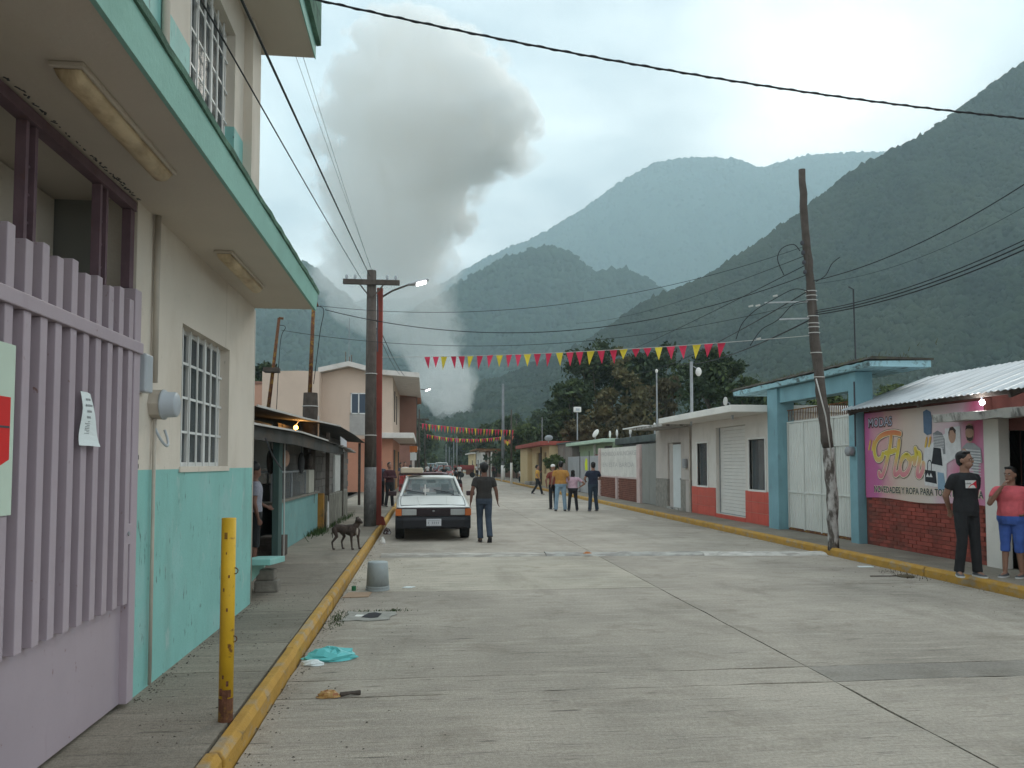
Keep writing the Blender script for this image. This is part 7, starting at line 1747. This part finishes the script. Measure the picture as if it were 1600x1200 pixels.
# ================================================================== vehicles
M_CARW = mat('car_white', (.66, .66, .62), .35, .05, 2, spec=.5, coat=.3, stains=[((.42, .38, .32), (5, 3, 5), .62, .76, .45)])
M_CARD = mat('car_dark_trim', (.035, .018, .020), .5, .15, 6); M_CARBLK = mat('car_bumper', (.018, .018, .022), .55, .1, 6); M_TYRE = mat('tyre', (.018, .018, .018), .9, .1, 9)
M_RIM = MATS['pale_rim']; M_RIMS = mat('steel_rim', (.22, .22, .22), .5, .1, 6, metal=.5); M_LENS = mat('lamp_glass', (.34, .35, .34), .12, .05, 5, spec=.8); M_AMBER = mat('amber_lens', (.55, .14, .03), .3, .05); M_SEAT = mat('car_seat', (.05, .05, .055), .9, .1, 5)
M_GLASSC = glass_mat('car_glass', (.16, .20, .20), .42)
def car(label, loc, rz, paint, lower, W=1.64, L=4.2, Hh=1.39, lights=False, detail=True, group=None, name='car', cat='car', suv=False, bumper=None):
    t = thing(name, label, cat, loc, rz, group); w = W / 2; f = -L / 2   # front at -Y
    # lower body: stations from nose to tail (y, half width, z bottom, z sill, z shoulder, z top)
    st_ = [(f + .02, w - .06, .38, .50, .70, .72), (f + .12, w - .02, .30, .50, .72, .755), (f + .55, w - .005, .24, .45, .76, .81), (f + 1.05, w, .22, .45, .80, .875), (f + 1.35, w, .20, .45, .84, .92), (L * .22, w, .20, .45, .86, .93), (L * .31, w, .22, .45, .86, .93), (L * .40, w - .01, .26, .45, .84, .91), (L / 2 - .06, w - .04, .32, .5, .80, .87), (L / 2, w - .07, .40, .5, .76, .80)]
    if suv: st_ = [(a, b_, c, d + .05, e + .12, g_ + .14) for a, b_, c, d, e, g_ in st_]
    m = MB(); rr = []
    for (y, hw, zb, zs, zh, zt) in st_: rr.append([(-hw * .92, y, zb), (-hw, y, zs), (-hw, y, zh), (-hw * .93, y, zt), (-hw * .45, y, zt + .018), (hw * .45, y, zt + .018), (hw * .93, y, zt), (hw, y, zh), (hw, y, zs), (hw * .92, y, zb)])
    m.loft(rr, 0, True); b = m.build('body', paint, t, local=True, bevel=.012)
    # greenhouse: pillars and roof
    zt = st_[4][5] + .01; fw, rw = w * .86, w * .84; ya, yb, yc, yd = f + 1.32, f + 2.02, L * .27, L * .36 if not suv else L * .46; rwid = w * .70; zr = Hh
    m = MB(); rr = []
    for (y, hw, z) in ((yb - .06, rwid - .02, zr - .045), (yb + .1, rwid, zr - .005), ((yb + yc) / 2, rwid + .01, zr), (yc - .1, rwid, zr - .008), (yc + .03, rwid - .02, zr - .05)): rr.append([(-hw, y, z - .035), (-hw, y, z - .012), (-hw * .8, y, z + .008), (0, y, z + .018), (hw * .8, y, z + .008), (hw, y, z - .012), (hw, y, z - .035)])
    m.loft(rr, 0, True); m.build('roof', paint, t, local=True)
    ym = (yb + yc) / 2 - .05
    for s_ in (-1, 1):
        for (y0, y1, wd) in ((ya, yb - .04, .05), (ym, ym, .05), (yd, yc + .02, .10)):
            m = MB(); m.beam((s_ * (fw + .02), y0, zt - .02), (s_ * (rwid - .01), y1, zr - .03), wd, .04); m.build('pillar', paint if y0 != ym else M_CARBLK, t, local=True)
        m = MB(); m.add([(s_ * (fw + .015), ya + .06, zt), (s_ * (fw + .015), ym - .03, zt), (s_ * rwid, ym - .03, zr - .05), (s_ * rwid, yb, zr - .05)], [(0, 1, 2, 3)]); m.build('side_glass', M_GLASSC, t, local=True)
        m = MB(); m.add([(s_ * (fw + .015), ym + .03, zt), (s_ * (fw + .015), yd - .06, zt), (s_ * rwid, yc - .03, zr - .05), (s_ * rwid, ym + .03, zr - .05)], [(0, 1, 2, 3)]); m.build('side_glass', M_GLASSC, t, local=True)
    m = MB(); m.add([(-fw, ya, zt), (fw, ya, zt), (rwid - .02, yb - .06, zr - .05), (-rwid + .02, yb - .06, zr - .05)], [(0, 1, 2, 3)]); ws_ = m.build('windscreen', M_GLASSC, t, local=True)
    m = MB(); m.add([(-fw, yd, zt), (fw, yd, zt), (rwid - .02, yc + .02, zr - .05), (-rwid + .02, yc + .02, zr - .05)], [(0, 1, 2, 3)]); m.build('rear_glass', M_GLASSC, t, local=True)
    if detail:
        # shut lines of bonnet and doors, bonnet crease, door handles
        for s_ in (-1, 1):
            m = MB(); m.tube([(s_ * w * .86, f + .16, .772), (s_ * w * .88, f + .62, .834), (s_ * w * .87, f + 1.28, .925)], .006, 5); m.build('bonnet_gap', M_CARBLK, t, local=True)
            m = MB(); m.tube([(s_ * .30, f + .2, .785), (s_ * .34, f + 1.2, .925)], .010, 5); m.build('bonnet_crease', paint, t, local=True)
            for y in (f + 1.42, .12, L * .25):
                m = MB(); m.tube([(s_ * (w + .002), y, .3), (s_ * (w + .002), y, .84)], .006, 5); m.build('door_gap', M_CARBLK, t, local=True)
        m = MB(); m.tube([(-w * .86, f + .155, .768), (0, f + .145, .785), (w * .86, f + .155, .768)], .007, 5); m.build('bonnet_lip', M_CARBLK, t, local=True)
        m = MB(); m.ell((0, f - .03, .655), (.03, .006, .022), 10, 6); m.build('badge', M_RIMS, t, local=True)
        m = MB(); m.box(-w * .97, w * .97, f - .016, f + .08, .722, .734); m.build('bright_strip', M_RIMS, t, local=True)
    for x in (-.36, .36):
        m = MB(); m.box(x - .22, x + .22, ym - .25, ym - .12, .5, 1.02); m.box(x - .10, x + .10, ym - .22, ym - .15, 1.03, 1.18); m.build('seat', M_SEAT, t, local=True)
    m = MB(); m.box(-fw + .05, fw - .05, ya + .05, ya + .35, .7, zt + .005); m.build('dashboard', M_SEAT, t, local=True)
    for s_ in (-1, 1):
        for y in (f + .78, L * .29):
            x0, x1 = s_ * (w - .19), s_ * (w + .012); R_ = .29 if not suv else .33; m = MB(); m.tube([(x0, y, R_), (x0 + s_ * .02, y, R_), (x1 - s_ * .02, y, R_), (x1, y, R_)], [R_ * .93, R_, R_, R_ * .93], 22); wh = m.build('wheel', M_TYRE, t, local=True)
            m = MB(); m.tube([(x1 - s_ * .01, y, R_), (x1 + s_ * .006, y, R_)], [R_ * .62, R_ * .5], 16); m.build('rim', M_RIMS, wh, local=True)
    up = .14 if suv else 0
    # front: band with lamps and grille, bumper, plate
    m = MB(); m.box(-w * .985, w * .985, f - .012, f + .10, .545 + up, .715 + up); m.build('front_band', M_CARD if not suv else lower, t, local=True, bevel=.01)
    g_ = MB(); g_.box(-.36, .36, f - .022, f - .013, .565 + up, .70 + up); gr_ = g_.build('grille', M_CARD, t, local=True)
    if detail:
        for k in range(4): m = MB(); m.box(-.35, .35, f - .03, f - .0225, .58 + up + k * .03, .588 + up + k * .03); m.build('grille_slat', M_CARBLK, gr_, local=True)
    for s_ in (-1, 1):
        m = MB(); m.box(s_ * .37, s_ * (w - .135), f - .026, f - .013, .565 + up, .70 + up); m.build('headlight', mat('lit_headlamp', (1, 1, 1), .3, 0, emit=(1, .98, .95), estr=10) if lights else M_LENS, t, local=True, bevel=.008)
        m = MB(); m.box(s_ * (w - .13), s_ * (w + .002), f - .022, f + .14, .555 + up, .705 + up); m.build('indicator', M_AMBER, t, local=True, bevel=.008)
        m = MB(); m.box(s_ * (w + .005), s_ * (w + .20), ya + .15, ya + .27, zt + .0, zt + .11); m.build('mirror', M_CARD if detail else paint, t, local=True, bevel=.02)
    m = MB(); rr = []
    for z, d in ((.27, .02), (.31, .07), (.46, .085), (.52, .06), (.54, .0)): rr.append([(-w * 1.0, f + .35, z + up), (-w * .99, f - d * .4, z + up), (-w * .8, f - d, z + up), (w * .8, f - d, z + up), (w * .99, f - d * .4, z + up), (w * 1.0, f + .35, z + up)])
    m.loft(rr, 0, True); m.build('bumper', bumper or M_CARBLK, t, local=True)
    m = MB(); m.box(-.155, .165, f - .098, f - .088, .335 + up, .49 + up); pl_ = m.build('number_plate', mat('plate_white', (.55, .56, .58), .5, .05), t, local=True, bevel=.004)
    if detail:
        r = random.Random(3); m = MB()
        for row, (z, hh, n) in enumerate(((.455, .022, 9), (.405, .05, 6), (.355, .018, 10))):
            for k in range(n):
                if r.random() < .85: x = -.125 + k * .26 / n; m.box(x, x + .26 / n * .62, f - .1, f - .0985, z + up - hh / 2, z + up + hh / 2)
        tag(m.build('plate_marks', M_INKG, pl_, local=True), kind='stuff')
        for (x0, x1, x2) in ((-.62, -.28, .02), (.05, .40, .62)):
            d = lambda x, u: (x, ya + (yb - ya - .06) * u - .02, zt + (zr - .05 - zt) * u + .02)
            m = MB(); m.tube([d(x2 * .0 + (x0 + x2) / 2 + .18, .02), d(x1, .14), d(x0, .30)], .011, 6); m.build('wiper', M_CARBLK, t, local=True)
        m = MB(); m.box(-.11, .11, yb + .02, yb + .05, zr - .17, zr - .105); m.build('rear_view_mirror', M_CARBLK, t, local=True)
    return t
cw = car('old white boxy saloon car with dark front parked by the left kerb', (.15, 19.45, 0), .02, M_CARW, M_CARD)
m = MB(); m.box(-.74, -.20, -.15, .35, 1.455, 1.59); m.build('roof_sign', mat('roof_sign', (.50, .43, .33), .7, .1, 4), cw, local=True, bevel=.02)
m = MB(); m.box(-.78, .30, -.18, -.14, 1.41, 1.452); m.build('roof_bar', M_CARD, cw, local=True); m = MB(); m.box(-.78, .30, .38, .42, 1.41, 1.452); m.build('roof_bar', M_CARD, cw, local=True)
m = MB(); m.tube([(-.16, -1.0, .95), (-.16, -.9, 1.2)], .016, 6); m.box(-.2, -.06, -.78, -.76, 1.02, 1.10); m.build('dash_ornament', M_TINE, cw, local=True)
car('low maroon car parked nose to tail behind the white saloon', (.20, 26.2, 0), 0, mat('van_maroon', (.10, .02, .022), .4, .1, 3, coat=.3), M_CARD, 1.62, 4.2, 1.40, detail=False)
q = pt(690, 700, Y=92); car('white sport utility car with lit headlamps coming along the far street', (q.x, 92, 0), 0, M_CARW, M_CARD, 1.85, 4.5, 1.85, True, False, suv=True)
q = pt(676, 700, Y=104); car('silver grey car in the far street left of the white one', (q.x, 104, 0), 0, mat('car_silver', (.34, .37, .42), .35, .05, 3, coat=.4), M_CARD, 1.8, 4.4, 1.75, False, False, suv=True)
q = pt(697.5, 700, Y=74); car('red car in the far street in front of the white one', (q.x + .1, 84, 0), 0, mat('car_red', (.30, .02, .02), .35, .05, 3, coat=.4), M_CARD, 1.7, 4.2, 1.5, False, False)
q = pt(684, 700, Y=120); car('small white car furthest along the left side of the street', (q.x, 124, 0), 0, M_CARW, M_CARD, 1.7, 4.2, 1.5, False, False)
# red cart
q = pt(728, 740, Y=98); ct = thing('handcart', 'dull red flat cart standing across the far street', 'cart', (q.x, 98, 0))
M_CART = mat('cart_red', (.26, .055, .05), .8, .15, 2)
m = MB(); m.box(q.x - 1.05, q.x + 1.0, 97.2, 98.6, 1.0, 1.16); m.build('bed', M_CART, ct); m = MB(); m.box(q.x - 1.05, q.x + 1.0, 97.16, 97.2, 1.161, 1.55); m.build('side_board', M_CART, ct)
m = MB(); m.box(q.x + .0, q.x + .85, 97.4, 98.4, .35, 1.0); m.build('box', mat('cart_box', (.20, .09, .06), .8, .15, 2), ct)
for x in (-.6, .75):
    m = MB(); m.tube([(q.x + x, 97.15, .34), (q.x + x, 97.25, .34)], .34, 16); m.build('wheel', M_TYRE, ct)
# motorcycle and rider
def motorbike(label, px, Y, group=None):
    p = pt(px, 700, Y=Y); t = thing('motorcycle', label, 'motorcycle', (p.x, Y, 0), 0, group)
    for y in (-.62, .62): m = MB(); m.tube([(-.05, y, .29), (.05, y, .29)], .29, 16); m.build('wheel', M_TYRE, t, local=True)
    m = MB(); m.tube([(0, -.60, .3), (0, -.42, .85), (0, -.40, .98)], .035, 6); m.build('fork', M_GREYM, t, local=True)
    m = MB(); m.ell((0, -.1, .68), (.14, .30, .13)); m.build('tank', M_CART, t, True, local=True)
    m = MB(); m.box(-.12, .12, .1, .65, .70, .80); m.build('seat', M_SEAT, t, local=True, bevel=.03)
    m = MB(); m.box(-.14, .14, -.25, .3, .28, .55); m.build('engine', M_CARBLK, t, local=True, bevel=.04)
    m = MB(); m.tube([(-.36, -.32, 1.0), (0, -.42, .97), (.36, -.32, 1.0)], .018, 6); m.build('handlebar', M_GREYM, t, local=True)
    m = MB(); m.ell((0, -.5, .86), (.09, .06, .09)); m.build('headlamp', M_LENS, t, True, local=True); return t, p
RIDE = dict(pelvis=(0, .25, .80), waist=(0, .24, .92), chest=(0, .12, 1.12), neck=(0, .08, 1.30), head=(0, .04, 1.45), sl=(.178, .08, 1.26), sr=(-.178, .08, 1.26), el=(.27, -.08, 1.08), er=(-.27, -.08, 1.08), wl=(.32, -.30, 1.0), wr=(-.32, -.30, 1.0), hl=(.09, .22, .80), hr=(-.09, .22, .80), kl=(.17, -.12, .62), kr=(-.17, -.12, .62), al=(.17, .10, .30), ar=(-.17, .10, .30))
t, p = motorbike('dark motorcycle with a rider in the far street left of the red cart', 713, 86); person('rider in black astride the dark motorcycle in the far street', (p.x, 86, 0), 1.70, 0, C_BLK, C_BLK, RIDE, vox=.035)
p2 = pt(718, 700, Y=82); person('figure in white walking just right of the dark motorcycle', (p2.x, 82, 0), 1.65, 3.0, C_WHI, C_BLK, None, vox=.035)
t, p = motorbike('motorcycle ridden by a dark figure behind the red car', 694, 60); person('rider in dark clothes on the motorcycle behind the maroon car', (p.x, 60, 0), 1.72, 0, C_BLK, C_MAR, RIDE, vox=.03)
flush_remesh()

# ================================================================== litter and small things by the kerb
bk_ = thing('bucket', 'upturned worn grey plastic bucket by the left kerb', 'bucket', (-.62, 10.75, 0))
M_BUCK = mat('bucket_plastic', (.33, .36, .36), .6, .12, 5, stains=[((.28, .40, .46), (5, 5, 5), .55, .68, .6), ((.2, .19, .17), (8, 8, 3), .6, .75, .5)])
m = MB(); m.tube([(-.62, 10.75, .06), (-.62, 10.75, .30), (-.62, 10.75, .365), (-.62, 10.75, .375)], [.150, .138, .133, .125], 26); m.build('shell', M_BUCK, bk_, True).data.shade_smooth()
m = MB(); m.tube([(-.62, 10.75, .0), (-.62, 10.75, .028)], .160, 26); m.build('rim', M_BUCK, bk_, bevel=.005); m = MB(); m.tube([(-.62, 10.75, .032), (-.62, 10.75, .058)], .156, 26); m.build('rim', M_BUCK, bk_, bevel=.005)
cb = thing('cardboard', 'flat piece of brown cardboard on the road beside the bucket', 'cardboard', (-.88, 10.3, 0)); m = MB(); m.prism([(-1.02, 10.12), (-.70, 10.16), (-.68, 10.50), (-.98, 10.52)], 'z', .004, .012); m.build('sheet', mat('cardboard', (.36, .25, .17), .85, .08, 6), cb)
m = MB(); m.tube([(-.93, 10.72, .0), (-.93, 10.72, .06)], .03, 10); tag(m.build('bottle_cap', mat('green_plastic', (.02, .14, .06), .5, .05)), 'small green plastic cap between the bucket and the kerb', 'litter')
def crumple(name, label, cat, c, rx, ry, h, mt, seed, n=16):
    r = random.Random(seed); m = MB(); rings = []
    for k in range(7):
        t = k / 6; s = math.cos(t * 1.45) ; rings.append([(c[0] + rx * s * math.cos(2 * math.pi * i / n) * r.uniform(.72, 1.15), c[1] + ry * s * math.sin(2 * math.pi * i / n) * r.uniform(.72, 1.15), c[2] + h * math.sin(t * 1.5) * r.uniform(.72, 1.2) + .003) for i in range(n)])
    m.loft(rings, 0, True); return tag(m.build(name, mt), label, cat)
crumple('plastic_bag', 'crumpled turquoise plastic bag lying against the kerb', 'bag', (-.80, 7.04, 0), .24, .16, .085, mat('turquoise_bag', (.13, .50, .50), .4, .1, 10), 4)
crumple('paper_scrap', 'crumpled white paper beside the turquoise bag', 'litter', (-.93, 6.82, 0), .10, .06, .04, M_PAPER, 5, 12)
crumple('food_wrapper', 'crushed yellow brown food wrapper on the road near the kerb', 'litter', (-.68, 5.88, 0), .09, .055, .045, mat('wrapper', (.42, .25, .09), .5, .2, 25, stains=[((.25, .06, .03), (30, 30, 30), .5, .6, .7)]), 6, 12)
m = MB(); m.tube([(-.60, 5.88, .015), (-.53, 5.90, .02), (-.46, 5.92, .012)], [.018, .012, .02], 7); tag(m.build('twisted_rag', M_WOODD), 'dark twisted scrap beside the yellow brown wrapper', 'litter')
crumple('white_cup', 'white foam cup in the gutter behind the bucket', 'litter', (-.88, 16.9, 0), .06, .06, .13, M_WHITE, 7, 12)
crumple('rubbish', 'dark and white rubbish heap against the kerb near the dog', 'litter', (-.90, 19.2, 0), .10, .12, .14, mat('rubbish', (.09, .06, .06), .8, .5, 20, stains=[((.6, .6, .6), (12, 12, 12), .56, .6, .9)]), 8, 12)
m = MB(); m.prism([(-.30, 10.86), (-.18, 10.84), (-.12, 10.92), (-.24, 10.95)], 'z', .003, .010); tag(m.build('paper_scrap', M_PAPER), 'small flat white paper on the road right of the bucket', 'litter')
m = MB(); m.prism([(7.02, 12.18), (7.26, 12.16), (7.28, 12.28), (7.05, 12.30)], 'z', .003, .012); tag(m.build('paper_scrap', M_PAPER), 'flat white paper on the road near the leaning pole', 'litter')
crumple('leaf_litter', 'brown leaf and twig litter by the kerb before the young man', 'litter', (7.12, 11.1, 0), .12, .15, .03, mat('leaf_litter', (.10, .08, .05), .95, .5, 20), 9, 12)
m = MB(); m.tube([(6.62, 11.2, .008), (6.9, 11.15, .012), (7.2, 11.22, .008)], .008, 5); tag(m.build('twig', M_WOODD), 'thin stick lying on the road by the leaf litter', 'litter')
crumple('orange_scrap', 'small orange scrap lying on the speed bump', 'litter', (2.95, 14.2, .05), .08, .05, .03, mat('orange_scrap', (.5, .2, .07), .7, .1), 10, 10)
dr = thing('storm_drain', 'broken concrete drain cover in the gutter with weeds', 'drain', (-.62, 8.8, 0))
m = MB(); m.prism([(-.90, 8.62), (-.74, 8.66), (-.60, 8.61), (-.38, 8.66), (-.36, 8.85), (-.30, 8.95), (-.33, 9.10), (-.5, 9.13), (-.7, 9.11), (-.86, 9.18), (-.84, 8.9)], 'z', .002, .012); m.build('cover', mat('drain_concrete', (.30, .29, .26), .9, .2, 8, .4, 50), dr)
m = MB(); m.prism([(-.68, 8.80), (-.58, 8.74), (-.50, 8.77), (-.47, 8.98), (-.55, 9.06), (-.62, 9.02)], 'z', .0125, .016); m.build('dark_hole_plate', M_BLACKIN, dr)  # near-black plate on the cover; the shade of the hole is its colour
m = MB(); m.prism([(-.76, 8.82), (-.68, 8.80), (-.66, 8.90), (-.74, 8.92)], 'z', .0105, .02); m.build('rubble_piece', M_WHITE, dr)

# grit and crumbs gathered in the gutters and at the wall foot
def grit(label, spots, seed, mt, smin=.003, smax=.011):
    rg = np.random.default_rng(seed); V = []; F = []
    for (x, sx_, y0, y1, z, n) in spots:
        for _ in range(n):
            c = np.array([x + rg.normal() * sx_, rg.uniform(y0, y1), z]); s_ = rg.uniform(smin, smax); b0 = len(V)
            a = rg.uniform(0, 6.28)
            for k in range(3): V.append(tuple(c + s_ * np.array([math.cos(a + k * 2.1) * rg.uniform(.6, 1.6), math.sin(a + k * 2.1) * rg.uniform(.6, 1.4), 0])))
            V.append(tuple(c + np.array([0, 0, s_ * rg.uniform(.3, .9)])))
            F += [(b0, b0 + 1, b0 + 3), (b0 + 1, b0 + 2, b0 + 3), (b0 + 2, b0, b0 + 3)]
    o = link('grit', fast_mesh('grit', V, F, mt)); tag(o, label, kind='stuff')
M_GRIT = mat('grit_dark', (.075, .062, .048), .95, .4, 30); M_GRITP = mat('grit_pale', (.42, .39, .35), .95, .3, 30)
grit('dark grit lying in the gutter beside the left kerb', [(-1.0, .05, 4, 17, .001, 520), (-.6, .5, 4, 14, .001, 160)], 1, M_GRIT)
grit('pale crumbs scattered along the left gutter', [(-.95, .08, 4, 15, .001, 160), (1.5, 2.2, 4, 12, .001, 130)], 2, M_GRITP, .003, .009)
grit('dark grit along the gutter of the shop side', [(7.35, .06, 9, 22, .001, 420), (6.5, .6, 8, 16, .001, 130)], 3, M_GRIT)
grit('dirt crumbs along the foot of the mint wall', [(-1.86, .03, 5.4, 9.3, .131, 260), (-1.5, .18, 4.6, 10, .131, 160)], 4, M_GRIT)
